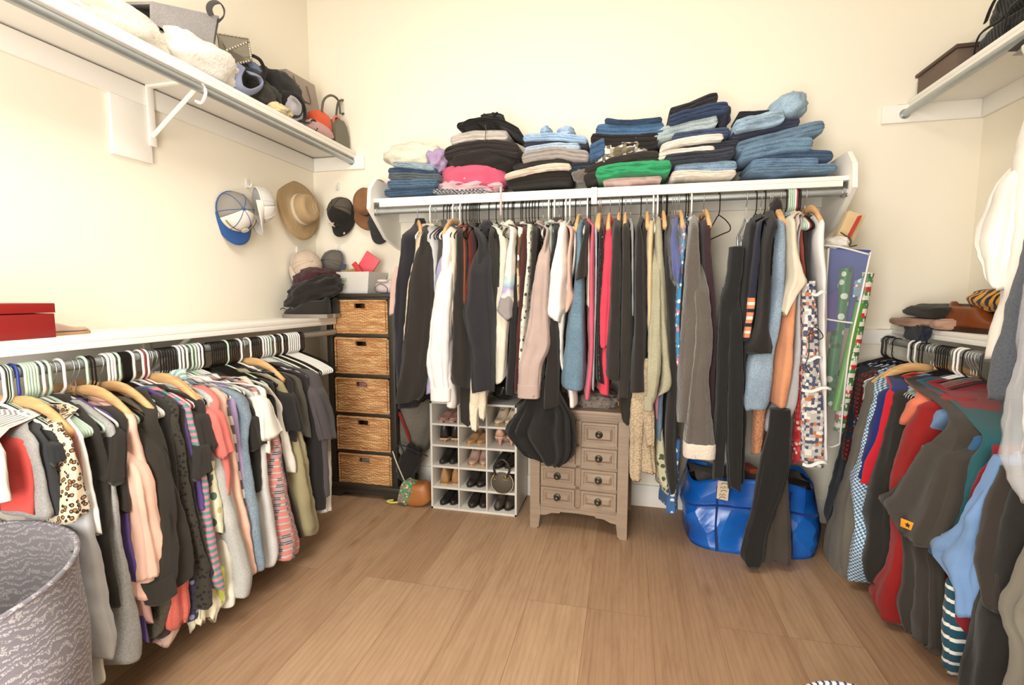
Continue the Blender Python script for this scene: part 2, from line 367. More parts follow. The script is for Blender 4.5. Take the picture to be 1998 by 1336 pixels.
# ------------------------------------------------------------------ shelves and rods
def shelf_side(nm, lab, x0, x1, y0, y1, z, brackets):
    t = thing('shelf', lab, 'shelf', ((x0 + x1) / 2, (y0 + y1) / 2, z - .019))
    fr = x1 if abs(x1) < abs(x0) else x0
    cboxes('board', [((x0, y0, z - .019), (x1, y1, z))], PAINT, t)
    sg = -1 if x1 > x0 and fr == x1 else 1
    xa, xb = sorted((fr, fr + sg * .018))
    cboxes('front_lip', [((xa, y0, z - .04), (xb, y1, z - .0192))], PAINT, t)
    return t
def rod(lab, p0, p1, r=.0165):
    t = thing('hanging_rod', lab, 'closet rod', p0)
    b = B(); b.tube([Vector(p0), Vector(p1)], r, 16); put('pole', b, ROD, t, 'auto')
    return t
def sup_bracket(t, wallx, sgn, y, z, drop=.2, w=.3, hook=True):
    """white shelf and rod bracket under a side shelf"""
    b = B(); b.box((wallx, y - .014, z - drop - .04), (wallx + sgn * .01, y + .014, z - .02), .001)
    b.box((min(wallx, wallx + sgn * w), y - .012, z - .03), (max(wallx, wallx + sgn * w), y + .012, z - .0195), .001)
    b.tube([(wallx + sgn * .008, y, z - drop), (wallx + sgn * (w - .02), y, z - .035)], .009, 8)
    if hook: b.tube(spl([(wallx + sgn * (w - .02), y, z - .03), (wallx + sgn * (w - .0), y, z - .07), (wallx + sgn * (w - .02), y, z - .108), (wallx + sgn * (w - .05), y, z - .1)], 4), .006, 6)
    return put('bracket', b, PAINT, t, 'auto')
SLU = shelf_side('s', 'long white shelf high on the left wall holding bags and towels', XL + .0002, -1.64, -.3, YB - .001, 2.07, [])
rod('bare grey metal rod under the high shelf on the left wall', (-1.665, -.3, 2.012), (-1.665, YB, 2.012))
b = B(); b.box((-1.69, YB - .006, 1.985), (-1.64, YB, 2.05), .004); b.tube([(-1.665, YB - .02, 2.012), (-1.665, YB - .004, 2.012)], .022, 16); put('rod_flange', b, CHROME, SLU, 'auto')
yb = at(300, 180, 0, -1.9).y
sup_bracket(SLU, XL + .018, 1, yb, 2.07, .22, .28)
b = B(); b.box((XL, yb - .16, 1.74), (XL + .018, yb + .0, 1.965), .002); put('bracket_board', b, PAINT, SLU, 'auto')
SLL = shelf_side('s', 'low white shelf on the left wall holding a red box and dark shoes', XL + .0002, -1.64, .2, 2.53, 1.072, [])
rod('grey metal rod under the low left shelf packed with hangers', (-1.66, .2, .985), (-1.66, 2.535, .985))
yb2 = at(352, 660, 0, -1.75).y; YBR = yb2
sup_bracket(SLL, XL + .018, 1, yb2, 1.072, .2, .25, False)
# right shelves
SRU = shelf_side('s', 'white shelf high on the right wall holding dark bags', 1.275, XR - .0002, -.3, YB - .001, 2.118, [])
RRU = rod('silver metal rod under the high shelf on the right wall', (1.262, -.3, 2.055), (1.262, YB, 2.055))
b = B(); b.box((1.235, YB - .006, 2.025), (1.285, YB, 2.105), .004); b.tube([(1.262, YB - .022, 2.055), (1.262, YB - .004, 2.055)], .023, 16); put('rod_flange', b, CHROME, SRU, 'auto')
SRL = shelf_side('s', 'low white shelf on the right wall holding a brown shoe', 1.275, XR - .0002, .2, YB - .001, 1.05, [])
rod('grey metal rod under the low right shelf', (1.245, .2, .975), (1.245, YB, .975))
b = B(); b.box((1.215, YB - .006, .965), (1.285, YB, 1.03), .004); put('rod_flange', b, CHROME, SRL, 'auto')
# back shelf with two shaped end panels
t = thing('shelf', 'white shelf on the back wall piled with folded jeans and tops', 'shelf', (-.2, 2.65, 1.70)); SBK = t
cboxes('board', [((-1.355, 2.485, 1.70), (.93, YB - .001, 1.72))], PAINT, t); cboxes('front_lip', [((-1.325, 2.485, 1.675), (.91, 2.5, 1.6998))], PAINT, t)
PANEL = [(YB - .001, 1.83), (2.52, 1.83), (2.455, 1.765), (2.44, 1.66), (2.62, 1.52), (YB - .001, 1.47)]
for sx, x in ((-1, -1.375), (1, .93)):
    b = B(); b.loft([[(x, p[0], p[1]) for p in PANEL], [(x + .02, p[0], p[1]) for p in PANEL]])
    put('end_panel', b, PAINT, t, 'auto')
    xx = -1.355 if sx < 0 else .93
    b = B(); b.box((xx - .004 * (sx > 0), 2.475, 1.63), (xx + .004 * (sx < 0), 2.53, 1.70), .001); b.tube([(xx, 2.505, 1.652), (xx - sx * .018, 2.505, 1.652)], .022, 16); put('rod_flange', b, CHROME, t, 'auto')
xb = at(1160, 385, 1, 2.5).x
b = B(); b.box((xb - .014, 2.468, 1.64), (xb + .014, 2.4845, 1.72), .002); b.box((xb - .014, 2.4846, 1.688), (xb + .014, YB - .02, 1.6995), .001); b.box((xb - .014, YB - .03, 1.48), (xb + .014, YB - .019, 1.69), .001)
b.tube([(xb, 2.54, 1.685), (xb, YB - .03, 1.5)], .008, 8); put('bracket', b, PAINT, t, 'auto')
rod('long silver metal rod under the shelf on the back wall', (-1.355, 2.505, 1.652), (.93, 2.505, 1.652), .016)

# ------------------------------------------------------------------ racks and hangers
class Rack:
    def __init__(s, name, p, d, ax, where): s.n = name; s.p = Vector(p); s.d = Vector(d); s.ax = ax; s.where = where   # d = outward direction, ax = rod axis index
    def P(s, sv, u, z):
        q = s.p + s.d * u; q[s.ax] = sv; q.z = z; return q
    def s_at(s, px):
        lo, hi = (.4, 2.75) if s.ax == 1 else (-1.5, 1.1)
        f = lambda v: px_of(s.P(v, 0, s.p.z)) - px
        a, b = f(lo), f(hi)
        for _ in range(50):
            m = (lo + hi) / 2; c = f(m)
            if (c > 0) == (a > 0): lo = m
            else: hi = m
        return (lo + hi) / 2
    def uf(s, z):
        d = s.p.z - z
        if d < .17: return .04 + .165 * sm(.06, .17, d)
        return .205 + .09 * min(1, (d - .17) / .65) * (1 if s.ax == 1 else .35)
    def row(s, py, xl, xr, lay=0):
        out = []
        for x in (xl, xr):
            best = None; k = 1 - s.ax
            for i in range(91):
                u = .03 + i * .45 / 90; c = s.p[k] + s.d[k] * u; h = at(x, py, k, c); e = abs(s.uf(h.z) + lay - u)
                if best is None or e < best[0]: best = (e, h, u)
            out.append(best)
        a, b = out; sa, sb = a[1][s.ax], b[1][s.ax]
        return [(a[1].z + b[1].z) / 2, min(sa, sb), max(sa, sb)]
RK = {'L': Rack('L', (-1.66, 0, .985), (1, 0, 0), 1, 'left rod'), 'R': Rack('R', (1.245, 0, .975), (-1, 0, 0), 1, 'right rod'),
      'B': Rack('B', (0, 2.505, 1.652), (0, -1, 0), 0, 'back rod'), 'U': Rack('U', (1.262, 0, 2.055), (-1, 0, 0), 1, 'high right rod')}
HT = {}
HDESC = {'white': 'white plastic hanger', 'black': 'slim black hanger', 'mint': 'pale mint plastic hanger', 'wood': 'wooden hanger with metal hook', 'wire': 'thin metal wire hanger',
         'blue': 'blue plastic hanger', 'red': 'dark red plastic hanger', 'tube': 'black plastic tube hanger', 'clip': 'clear plastic clip hanger'}
def hanger_proto(ty):
    """local frame: +x away from the wall, rod along y, origin at the rod centre"""
    if ty in HT: return HT[ty]
    t = thing('clothes_hanger', HDESC[ty], 'hanger')
    r = {'white': .0042, 'mint': .0042, 'black': .0024, 'wood': .0018, 'wire': .0014, 'blue': .0042, 'red': .0042, 'tube': .0042, 'clip': .0018}[ty]
    m = {'white': WHITEP, 'mint': MINT, 'black': VELVET, 'wood': CHROME, 'wire': CHROME, 'blue': BLUEP, 'red': REDP, 'tube': BLACKP, 'clip': CHROME}[ty]
    R = .0185 + r
    arc = [(R * math.cos(a), 0, R * math.sin(a)) for a in [PI + .5 - i * (PI + .5) / 9 for i in range(10)]]
    if ty in ('wood', 'wire', 'clip'): hk = arc + [(R * .98, 0, -.012), (R * .5, 0, -.035), (0, 0, -.05), (0, 0, -.075 if ty != 'clip' else -.11)]
    else: hk = arc + [(R, 0, -.03), (R, 0, -.06), (R * .5, 0, -.074), (0, 0, -.082)]
    b = B(); b.tube(spl(hk, 3), r, 8, flat=1.); put('hook', b, m, t)
    b = B()
    if ty == 'wood':
        for sg in (-1, 1):
            st = []
            for i in range(9):
                f = i / 8; x = sg * (.001 + .212 * f); z = -.083 - .012 * f - .062 * f * f + .018 * math.sin(PI * f); hh = .016 - .004 * f + .004 * math.sin(PI * f); w = .0055 + .005 * f
                st.append([Vector((x, w * math.cos(a), z + hh * math.sin(a))) for a in [2 * PI * k / 10 for k in range(10)]])
            b.loft(st)
        put('shoulder_bar', b, HWOOD, t)
    elif ty == 'clip':
        b.tube(spl([(0, 0, -.10), (.06, 0, -.13), (.15, 0, -.165), (.14, 0, -.185), (0, 0, -.188), (-.14, 0, -.185), (-.15, 0, -.165), (-.06, 0, -.13)], 4, True), .006, 8, closed=True); put('bar', b, solid((215, 215, 220), .2, k=1., alpha=.6), t)
        for sg in (-1, 1):
            b = B(); b.box((sg * .12 - .012, -.011, -.225), (sg * .12 + .012, -.005, -.165), .002); b.box((sg * .12 - .012, .005, -.225), (sg * .12 + .012, .011, -.165), .002); b.tube([(sg * .12 - .006, 0, -.19), (sg * .12 + .006, 0, -.19)], .007, 8); put('clip', b, CHROME, t, 'auto')
    else:
        dz = -.158 if ty != 'wire' else -.15
        pts = [(0, 0, -.082), (.06, 0, -.098), (.13, 0, -.122), (.19, 0, dz + .008), (.208, 0, dz - .006), (.196, 0, dz - .02), (.1, 0, dz - .02), (-.1, 0, dz - .02), (-.196, 0, dz - .02), (-.208, 0, dz - .006), (-.19, 0, dz + .008), (-.13, 0, -.122), (-.06, 0, -.098)]
        b.tube(spl(pts, 3, True), r if ty != 'wood' else .004, 8, closed=True); put('frame', b, m, t)
    HT[ty] = t; t['used'] = 0; return t
ORD = ['first', 'second', 'third', 'fourth', 'fifth', 'sixth', 'seventh', 'eighth', 'ninth']
def hanger(rk, px, ty, label, group=None, tilt=0., sval=None):
    R = RK[rk]; pr = hanger_proto(ty)
    if pr['used'] == 0: o = pr; pr['used'] = 1
    else:
        o = copy_tree(pr)
    if 'used' in o and o is not pr: del o['used']
    o['label'] = label
    if group: o['group'] = group
    elif 'group' in o: del o['group']
    o['rk'] = 'rod:' + R.where
    o.location = R.P(sval if sval is not None else R.s_at(px), 0, R.p.z)
    o.rotation_euler = (0, 0, {'L': 0, 'R': PI, 'B': -PI / 2, 'U': PI}[rk] + tilt)
    return o

# ------------------------------------------------------------------ garments
SEED = [1]
def strip(R, rows, s0, ub_mode, lay, rnd, neck=True, fold=1., thin=.012, hem=.01, nfold=None, ease=False):
    """rows: (z, s_left, s_right) of the room-side edge; returns a loft around the hanging cloth"""
    P = []
    rz = R.p.z
    ztop = rows[0][0]
    if neck and ztop < rz - .12:
        c0 = (rows[0][1] + rows[0][2]) / 2; w0 = (rows[0][2] - rows[0][1]) / 2
        P.append([rz - .094, s0, .008]); P.append([rz - .112, s0, .012])
        if ztop < rz - .155: P.append([rz - .128, s0 * .5 + c0 * .5, max(.012, w0 * .55)])
    for z, a, b_ in rows:
        if P and z > P[-1][0] - .006: z = P[-1][0] - .006
        P.append([z, (a + b_) / 2, max(.006, (b_ - a) / 2)])
    zl = P[0][0] - P[-1][0]; nst = max(10, min(54, int(zl / .014)))
    # resample by z
    ts = []; acc = [0]
    for i in range(1, len(P)): acc.append(acc[-1] + abs(P[i][0] - P[i - 1][0]))
    for k in range(nst + 1):
        d = acc[-1] * k / nst; i = 0
        while i < len(acc) - 2 and acc[i + 1] < d: i += 1
        ts.append(i + (d - acc[i]) / max(1e-6, acc[i + 1] - acc[i]))
    ph = [rnd.random() * 6.28 for _ in range(6)]; wm = max(p[2] for p in P[1:] or P); NF = nfold or (rnd.choice([3, 4]) + int(min(4, wm / .02))); NN = 40
    rings = []
    for k, tt in enumerate(ts):
        z, sc, w = cr(P, tt); w = max(w, .005); f = k / nst
        uf = R.uf(z) + lay
        if ub_mode == 'sleeve' and not neck and ease: uf -= (lay + .012) * (1 - sm(0, .22, f)); w *= .5 + .5 * sm(0, .14, f) ** .7
        if ub_mode == 'sleeve': ub = uf - max(.055, min(.1, w * 1.6))
        elif ub_mode == 'flat': ub = uf - .05
        else:
            d = rz - z; ub = -(.04 + .165 * sm(.06, .17, d)) if neck else uf - .3
        sb = s0 + (sc - s0) * (.75 if R.n == 'R' else .35) * min(1, f * (3 if R.n == 'R' else 1.6))
        if ub_mode in ('sleeve', 'flat'): sb = sc
        A = .012 * fold * sm(0, .6, f); ring = []
        tb = min(w, thin) if ub_mode == 'body' else w * .8
        for q in range(NN):
            th = 2 * PI * q / NN; c, s_ = math.cos(th), math.sin(th)
            cu = math.copysign(abs(c) ** .6, c); v = (cu + 1) / 2
            tw = tb + (w - tb) * sm(.45, .86, v) if ub_mode == 'body' else w
            ctr = sb + (sc - sb) * sm(.2, .85, v)
            ss = math.copysign(abs(s_) ** .62, s_)
            x = ctr + ss * tw
            if ub_mode == 'body': x += A * math.sin(v * 6.28 * 1.4 + ph[0] + .9 * math.sin(z * 6 + ph[1])) * (1 - sm(.75, 1, v))
            u = ub + (uf - ub) * v
            rip = 2 * abs(math.sin(.5 * (NF * th + ph[2] + 1.3 * math.sin(z * 5 + ph[3])))) ** .6 - 1.2 + .35 * math.sin((2 * NF + 1) * th + ph[4] + z * 9)
            amp = (.12 * w + .0015) * fold * (.22 + .78 * sm(0, .5, f))
            u += rip * amp * sm(.6, 1, v) * .9; x += rip * amp * .35 * s_
            nz = mn.noise(Vector((x * 14, u * 14, z * 9 + ph[5] * 3))); nz2 = mn.noise(Vector((x * 30 + z * 22, u * 30, z * 26 + ph[5]))); u += (nz * .007 + nz2 * .0035) * fold * sm(.55, 1, v); x += (nz * .004 + nz2 * .003) * fold * s_
            zz = z + (hem * math.sin(2 * th + ph[0]) * sm(.9, 1, f))
            ring.append(R.P(x, u, zz))
        rings.append(ring)
    # turn the hem inwards
    last = rings[-1]; cc = Vector((0, 0, 0))
    for p in last: cc += p
    cc /= len(last); rings.append([p.lerp(cc, .25) + Vector((0, 0, .012)) for p in last])
    b = B(); b.loft(rings); return b
HUSED = []
def garment(rk, hx, ht, mat, short, extra, cat, rows, sl=(), lay=0., fold=1., collar=None, cuff=None, hood=None, group=None, thin=.012, kind='body', name=None, neckf=True, lab_part=None, hlab=None, tilt=0., hem=.01, nfold=None):
    R = RK[rk]; SEED[0] += 1; rnd = random.Random(SEED[0] * 77)
    rr = [R.row(*r, lay) for r in rows]
    s0 = R.s_at(hx) if hx is not None else (rr[0][1] + rr[0][2]) / 2
    root = thing(name or cat.replace(' ', '_'), short + extra, cat, R.P(s0, .0, R.p.z - .08 if neckf else rr[0][0]), group); root['rk'] = 'rod:' + R.where
    put('garment_body' if kind == 'body' else 'cloth', strip(R, rr, s0, kind, lay, rnd, neck=neckf, fold=fold, thin=thin, hem=hem, nfold=nfold), mat, root)
    for k, q in enumerate(sl):
        m2 = mat
        if isinstance(q, tuple): m2, q = q
        ly = lay + .018 + .01 * k; qq = [R.row(*r, ly) for r in q]
        so = put('sleeve', strip(R, qq, s0, 'sleeve', ly, rnd, neck=False, fold=fold * .9, ease=True), m2, root)
        if cuff:
            z, a, b_ = qq[-1]; c = (a + b_) / 2; w = (b_ - a) / 2
            put('cuff', strip(R, [(z + .05, c - w * 1.04, c + w * 1.04), (z + .02, c - w * 1.05, c + w * 1.05), (z - .014, c - w * 1.03, c + w * 1.03)], s0, 'sleeve', ly + .006, rnd, neck=False, fold=.15, hem=0), cuff if cuff is not True else m2, so)
    if collar:
        b = B(); z0 = R.p.z - .09
        pr = [(.052, -.002), (.056, .012), (.05, .016), (.046, .010)]
        rings = []
        for r_, dz in pr: rings.append([R.P(s0 + .3 * r_ * math.sin(a), r_ * math.cos(a) + .005, z0 - .012 + dz - .012 * abs(math.cos(a))) for a in [2 * PI * k / 20 for k in range(20)]])
        rings.append(rings[0]); b.loft(rings, cap0=False, cap1=False); put('collar', b, collar if collar is not True else mat, root)
    if hood:
        c = R.row(*hood[0], lay); z = c[0]; ctr = (c[1] + c[2]) / 2
        b = B(); b.blob(R.P(ctr, hood[2] if len(hood) > 2 else .09, z), (hood[1],) * 3 if not isinstance(hood[1], tuple) else hood[1], SEED[0], .18, 2.2); put('hood', b, hood[3] if len(hood) > 3 else mat, root)
    if ht and hx is not None:
        hanger(rk, hx, ht, hlab or ('%s holding the %s' % (HDESC[ht].replace(' with metal hook', ''), short)), tilt=tilt)
    return root
def derive(sl, k=.55, ext=-12):
    q = sl[0][1] if isinstance(sl[0], tuple) else sl[0]
    return [(y, (a + b_) / 2 - (b_ - a) / 2 * k, (a + b_) / 2 + (b_ - a) / 2 * k) for y, a, b_ in q[:-1]] + [(q[-1][0] + ext, q[-1][1] + 4, q[-1][2] - 4)]
BLK = (52, 47, 43); BLK2 = (46, 43, 44); CHAR = (66, 62, 58); NAVY = (45, 47, 62)
def g(rk, hx, ht, mat, short, extra, cat, rows=None, sl=(), **k):
    if rows is None: rows = derive(sl)
    return garment(rk, hx, ht, mat, short, extra, cat, rows, sl, **k)
# ---- back rod, left to right
g('B', 814, 'wood', fab((44, 42, 50)), 'navy black dress', ' at the far left end of the back rod', 'dress',
  [(425, 806, 826), (480, 772, 822), (560, 764, 808), (640, 760, 800), (740, 766, 796), (800, 770, 795)], lay=-.02, tilt=.5)
g('B', 820, None, fab((205, 175, 165)), 'pale pink slip', ' peeking out left of the navy black dress', 'top', [(520, 768, 782), (560, 759, 776), (612, 757, 770)], lay=-.05, neckf=False, kind='flat')
g('B', 842, 'white', fab((222, 203, 180)), 'cream cardigan', ' behind the widest charcoal sleeve', 'cardigan', [(436, 820, 846), (480, 802, 838), (560, 788, 826), (640, 779, 812), (690, 778, 800)], lay=-.01)
g('B', 846, 'wire', fab((54, 49, 44)), 'broad charcoal jacket', ' whose sleeve is the widest on the left', 'jacket', None,
  [[(452, 816, 838), (475, 808, 836), (540, 797, 839), (600, 790, 840), (700, 780, 832), (765, 770, 820), (784, 768, 808)]], lay=.03)
g('B', 851, 'wire', fab((196, 196, 196)), 'pale grey thin top', ' right behind the charcoal jacket shoulder', 'top', [(455, 826, 852), (500, 828, 854), (560, 836, 852), (620, 838, 848)], lay=.0)
g('B', 868, 'black', fab((74, 70, 68), 'heather', (90, 86, 84)), 'dark grey hooded top', ' left of the lavender top', 'hoodie', [(428, 856, 876), (470, 850, 870), (530, 846, 862), (600, 842, 856)], lay=-.01)
g('B', 875, 'black', fab((160, 156, 192)), 'lavender long top', ' showing beside the white shirt', 'top', [(428, 870, 884), (480, 862, 878), (525, 846, 866), (620, 838, 856), (700, 834, 852), (768, 826, 850)], lay=.0)
g('B', 886, 'white', fab((238, 232, 230)), 'loose white shirt', ' with one long white sleeve', 'shirt',
  [(440, 868, 892), (480, 858, 884), (522, 853, 878), (600, 852, 876), (700, 852, 880), (780, 864, 888), (795, 866, 886)],
  [[(500, 856, 878), (560, 848, 879), (620, 838, 875), (690, 828, 872), (740, 833, 872), (778, 838, 876)]], lay=.02, cuff=True)
g('B', 893, 'wood', fab((232, 212, 188)), 'peach cream blouse', ' between the white shirt and black cardigan', 'blouse', [(446, 878, 898), (500, 876, 892), (560, 878, 888), (640, 880, 890)], lay=.0)
g('B', 900, 'white', fab(BLK), 'black cardigan', ' beside the rust strip', 'cardigan', [(448, 889, 902), (500, 886, 902), (560, 882, 902), (600, 878, 905), (700, 873, 917), (745, 872, 917), (757, 880, 916)], lay=.035)
g('B', 905, 'black', fab((165, 82, 48)), 'rust orange top', ' showing as a narrow strip', 'top', [(446, 900, 911), (500, 901, 909), (590, 902, 907)], lay=.0)
g('B', 912, 'black', fab(BLK), 'black thin blouse', ' between the rust and maroon tops', 'blouse', [(446, 907, 914), (520, 907, 912), (640, 908, 916)], lay=-.02)
g('B', 918, 'black', fab((112, 40, 32)), 'maroon blouse', ' tucked left of the big charcoal hoodie', 'blouse', [(446, 912, 922), (500, 912, 922), (560, 906, 918), (604, 902, 911)], lay=.0)
g('B', 933, 'black', fab((52, 50, 56)), 'big charcoal hoodie', ' with its hood up and a long dark sleeve', 'hoodie', None,
  [[(470, 922, 950), (520, 914, 953), (580, 907, 957), (612, 901, 959), (650, 908, 960), (700, 916, 960), (765, 918, 958)]], lay=.04, hood=((446, 926, 952), (.04, .06, .055), .1))
g('B', 936, None, fab((232, 220, 196), 'fur'), 'cream fleece garment', ' whose two ends hang over the shoe rack', 'sweater', [(600, 925, 945), (760, 916, 948), (800, 914, 932), (838, 918, 930)], [[(740, 930, 946), (790, 932, 946), (818, 934, 944)]], lay=.0, neckf=False, kind='sleeve')
g('B', 895, None, fab(BLK), 'black trouser leg', ' dropping past the top of the shoe rack', 'trousers', [(700, 896, 914), (780, 896, 916), (828, 898, 915)], lay=-.0, neckf=False, kind='sleeve')
g('B', 956, 'black', fab((58, 54, 50)), 'dull black top', ' right of the big charcoal hoodie', 'top', [(446, 952, 968), (500, 950, 972), (560, 958, 972), (612, 960, 971), (700, 956, 968)], lay=.0)
g('B', 970, 'black', fab((226, 218, 200), 'fur'), 'cream fleece hoodie', ' left of the tie-dye shirt', 'hoodie', [(470, 970, 990), (530, 970, 986), (600, 966, 986)], hood=((446, 974, 998), (.035, .05, .05), .1), lay=.01)
g('B', 993, 'black', fab((236, 230, 222), 'tiedye'), 'tie-dye shirt', ' in white with grey, lilac and aqua bands', 'shirt', [(446, 992, 1005), (500, 982, 1004), (560, 974, 1004), (598, 963, 1003), (608, 962, 1002), (624, 985, 998)], lay=.05)
g('B', 985, 'black', fab((230, 222, 204), 'rib'), 'cream ribbed trousers', ' hanging under the tie-dye shirt', 'trousers', [(560, 964, 992), (610, 962, 995), (680, 961, 990), (742, 960, 985)], lay=.0, neckf=False, hem=.02)
g('B', 1001, 'black', fab(BLK2), 'long thin black dress', ' right of the cream ribbed trousers', 'dress', [(450, 1000, 1007), (520, 1003, 1008), (600, 995, 1008), (700, 988, 1005), (768, 982, 1001)], lay=.02)
g('B', 1004, 'black', fab((205, 178, 145), 'print', (120, 90, 60), (225, 205, 180)), 'tan patterned blouse', ' left of the burgundy top', 'blouse', [(445, 1008, 1021), (500, 1006, 1015), (560, 1007, 1014), (602, 1009, 1013)], lay=.03)
g('B', 1018, 'black', fab((92, 38, 36)), 'burgundy long top', ' between patterned and speckled blouses', 'top', [(440, 1018, 1031), (500, 1013, 1027), (560, 1011, 1021), (640, 1006, 1016), (762, 1000, 1010)], lay=.02)
g('B', 1028, 'black', fab((222, 220, 208), 'floral', (90, 90, 88), (200, 196, 180), 1.4), 'speckled ivory blouse', ' left of the dusty pink sweater', 'blouse', [(440, 1027, 1040), (500, 1025, 1037), (560, 1020, 1033), (640, 1012, 1026), (720, 1008, 1020)], lay=.03)
g('B', 1040, 'black', fab(BLK), 'black wrap top', ' whose neck shows left of the dusty pink sweater', 'top', [(444, 1036, 1050), (500, 1034, 1047), (560, 1032, 1042)], lay=.02)
g('B', 1060, 'wire', fab((184, 163, 156)), 'dusty pink sweater', ' with a full long sleeve', 'sweater', None,
  [[(446, 1060, 1074), (480, 1052, 1071), (540, 1041, 1070), (600, 1033, 1068), (650, 1026, 1071), (680, 1018, 1070), (710, 1012, 1056), (745, 1009, 1052), (772, 1009, 1050)]], lay=.055, cuff=True)
g('B', 1072, 'white', fab((172, 190, 178)), 'pale sage green top', ' behind the dusty pink sweater', 'top', [(440, 1070, 1079), (480, 1068, 1078), (560, 1062, 1074), (680, 1050, 1064), (766, 1046, 1058)], lay=.01)
g('B', 1077, 'black', fab(BLK2), 'black rounded jumper', ' left of the white crinkled dress', 'sweater', [(424, 1078, 1096), (460, 1076, 1093), (500, 1072, 1085), (560, 1068, 1080)], lay=.02)
g('B', 1083, 'white', fab((240, 236, 230), 'rib', sc=.5), 'white crinkled dress', ' with a gathered lower edge', 'dress', [(436, 1090, 1106), (500, 1074, 1104), (560, 1064, 1101), (590, 1061, 1099), (604, 1056, 1100), (618, 1066, 1094), (630, 1080, 1091)], lay=.06, fold=1.6)
g('B', 1092, 'wire', fab((50, 44, 42)), 'black long sleeve', ' hanging below the white crinkled dress', 'top', [(560, 1070, 1085), (620, 1069, 1086), (700, 1062, 1090), (795, 1056, 1092)], lay=.045, neckf=False)
g('B', 1068, None, fab((44, 41, 40)), 'full black skirt', ' with draped folds over the drawers', 'skirt', [(740, 1034, 1085), (775, 1026, 1094), (808, 1010, 1113), (846, 990, 1117), (868, 1004, 1116), (890, 1028, 1108), (906, 1050, 1092)], lay=.02, neckf=False, fold=2.6, kind='flat', nfold=13)
g('B', 1100, 'black', fab((222, 178, 162), 'rib', sc=.7), 'peach crinkled blouse', ' right of the white crinkled dress', 'blouse', [(446, 1108, 1119), (500, 1105, 1115), (560, 1104, 1117), (582, 1099, 1123), (606, 1100, 1110)], lay=.045)
g('B', 1105, 'white', fab((238, 233, 228)), 'white slim trousers', ' under the peach blouse', 'trousers', [(450, 1117, 1125), (520, 1114, 1122), (600, 1088, 1106), (700, 1088, 1099), (760, 1105, 1122), (792, 1108, 1124)], lay=.0)
g('B', 1133, 'wood', fab((98, 124, 142), 'denim'), 'light blue denim skirt', ' with a stitched frayed hem', 'skirt', [(428, 1127, 1140), (480, 1122, 1138), (540, 1118, 1141), (600, 1108, 1143), (680, 1098, 1146), (740, 1091, 1146), (758, 1092, 1144)], lay=.04)
g('B', 1147, 'white', fab(BLK), 'black short sleeve tee', ' in front of the denim skirt', 'shirt', [(440, 1142, 1151), (480, 1128, 1147), (525, 1119, 1146), (542, 1118, 1145)], lay=.065)
g('B', 1150, 'black', fab((225, 205, 180)), 'thin cream camisole', ' left of the long pink dress', 'top', [(438, 1146, 1152), (500, 1147, 1151), (600, 1146, 1150)], lay=.03)
g('B', 1153, 'black', fab((214, 92, 118)), 'long pink dress', ' left of the sequinned top', 'dress', [(440, 1152, 1161), (500, 1148, 1160), (600, 1147, 1161), (700, 1148, 1159), (776, 1139, 1152)], lay=.05)
g('B', 1170, 'wood', fab((176, 188, 200)), 'pale blue top', ' between the pink dress and sequins', 'top', [(434, 1160, 1168), (500, 1160, 1166), (600, 1160, 1164), (760, 1153, 1160)], lay=.03)
g('B', 1173, 'wood', fab((40, 32, 30), 'sequin'), 'black sequinned top', ' glittering beside the coral sleeve', 'top', [(442, 1167, 1181), (520, 1165, 1178), (600, 1163, 1173), (700, 1160, 1177), (747, 1160, 1184)], lay=.03)
g('B', 1191, 'wood', fab((226, 68, 92)), 'bright coral pink sweater', ' with a gathered cuff', 'sweater', [(428, 1180, 1196), (480, 1180, 1196), (600, 1176, 1192), (700, 1170, 1192), (768, 1164, 1192)],
  [[(440, 1180, 1196), (500, 1177, 1194), (600, 1171, 1191), (660, 1166, 1186), (676, 1170, 1185)]], lay=.01, hood=((434, 1182, 1197), (.02, .04, .04), .06))
g('B', 1209, 'wood', fab((56, 52, 48)), 'charcoal wool coat', ' just right of the coral sweater', 'coat', [(425, 1196, 1214), (480, 1190, 1215), (600, 1186, 1214), (700, 1180, 1212), (740, 1180, 1211)], lay=.06)
g('B', 1221, 'wood', fab((60, 55, 50)), 'dark brown grey coat', ' second of the three dark coats', 'coat', [(428, 1214, 1227), (480, 1212, 1232), (600, 1210, 1234), (700, 1206, 1233), (780, 1202, 1230)], lay=.04)
g('B', 1231, 'wire', fab((160, 158, 160)), 'sheer grey blouse', ' squeezed between two dark coats', 'blouse', [(440, 1229, 1238), (500, 1231, 1238), (620, 1232, 1238)], lay=.02)
g('B', 1251, 'black', fab((50, 44, 43)), 'black pleated coat', ' third of the three dark coats', 'coat', [(442, 1240, 1253), (480, 1237, 1260), (550, 1234, 1262), (640, 1234, 1262), (700, 1230, 1263), (769, 1227, 1263)], lay=.05)
g('B', 1262, 'wood', fab((54, 48, 47)), 'black blouse', ' left of the beige cardigan', 'blouse', [(432, 1252, 1264), (480, 1252, 1263), (600, 1255, 1264)], lay=.02)
g('B', 1275, 'white', fab((214, 190, 152)), 'beige cardigan', ' left of the sage cardigan', 'cardigan', [(430, 1262, 1279), (480, 1261, 1276), (600, 1261, 1274), (690, 1263, 1272)], lay=.035)
g('B', 1283, 'white', fab((162, 157, 132), 'heather', (176, 172, 148)), 'sage green cardigan', ' with an openwork band and long cuff', 'cardigan', [(440, 1278, 1293), (480, 1276, 1297), (560, 1280, 1301), (640, 1284, 1305), (700, 1288, 1311), (756, 1284, 1317), (772, 1276, 1292)],
  [[(480, 1273, 1288), (560, 1271, 1290), (640, 1267, 1290), (700, 1264, 1290), (760, 1262, 1284), (796, 1256, 1274)]], lay=.04, cuff=True)
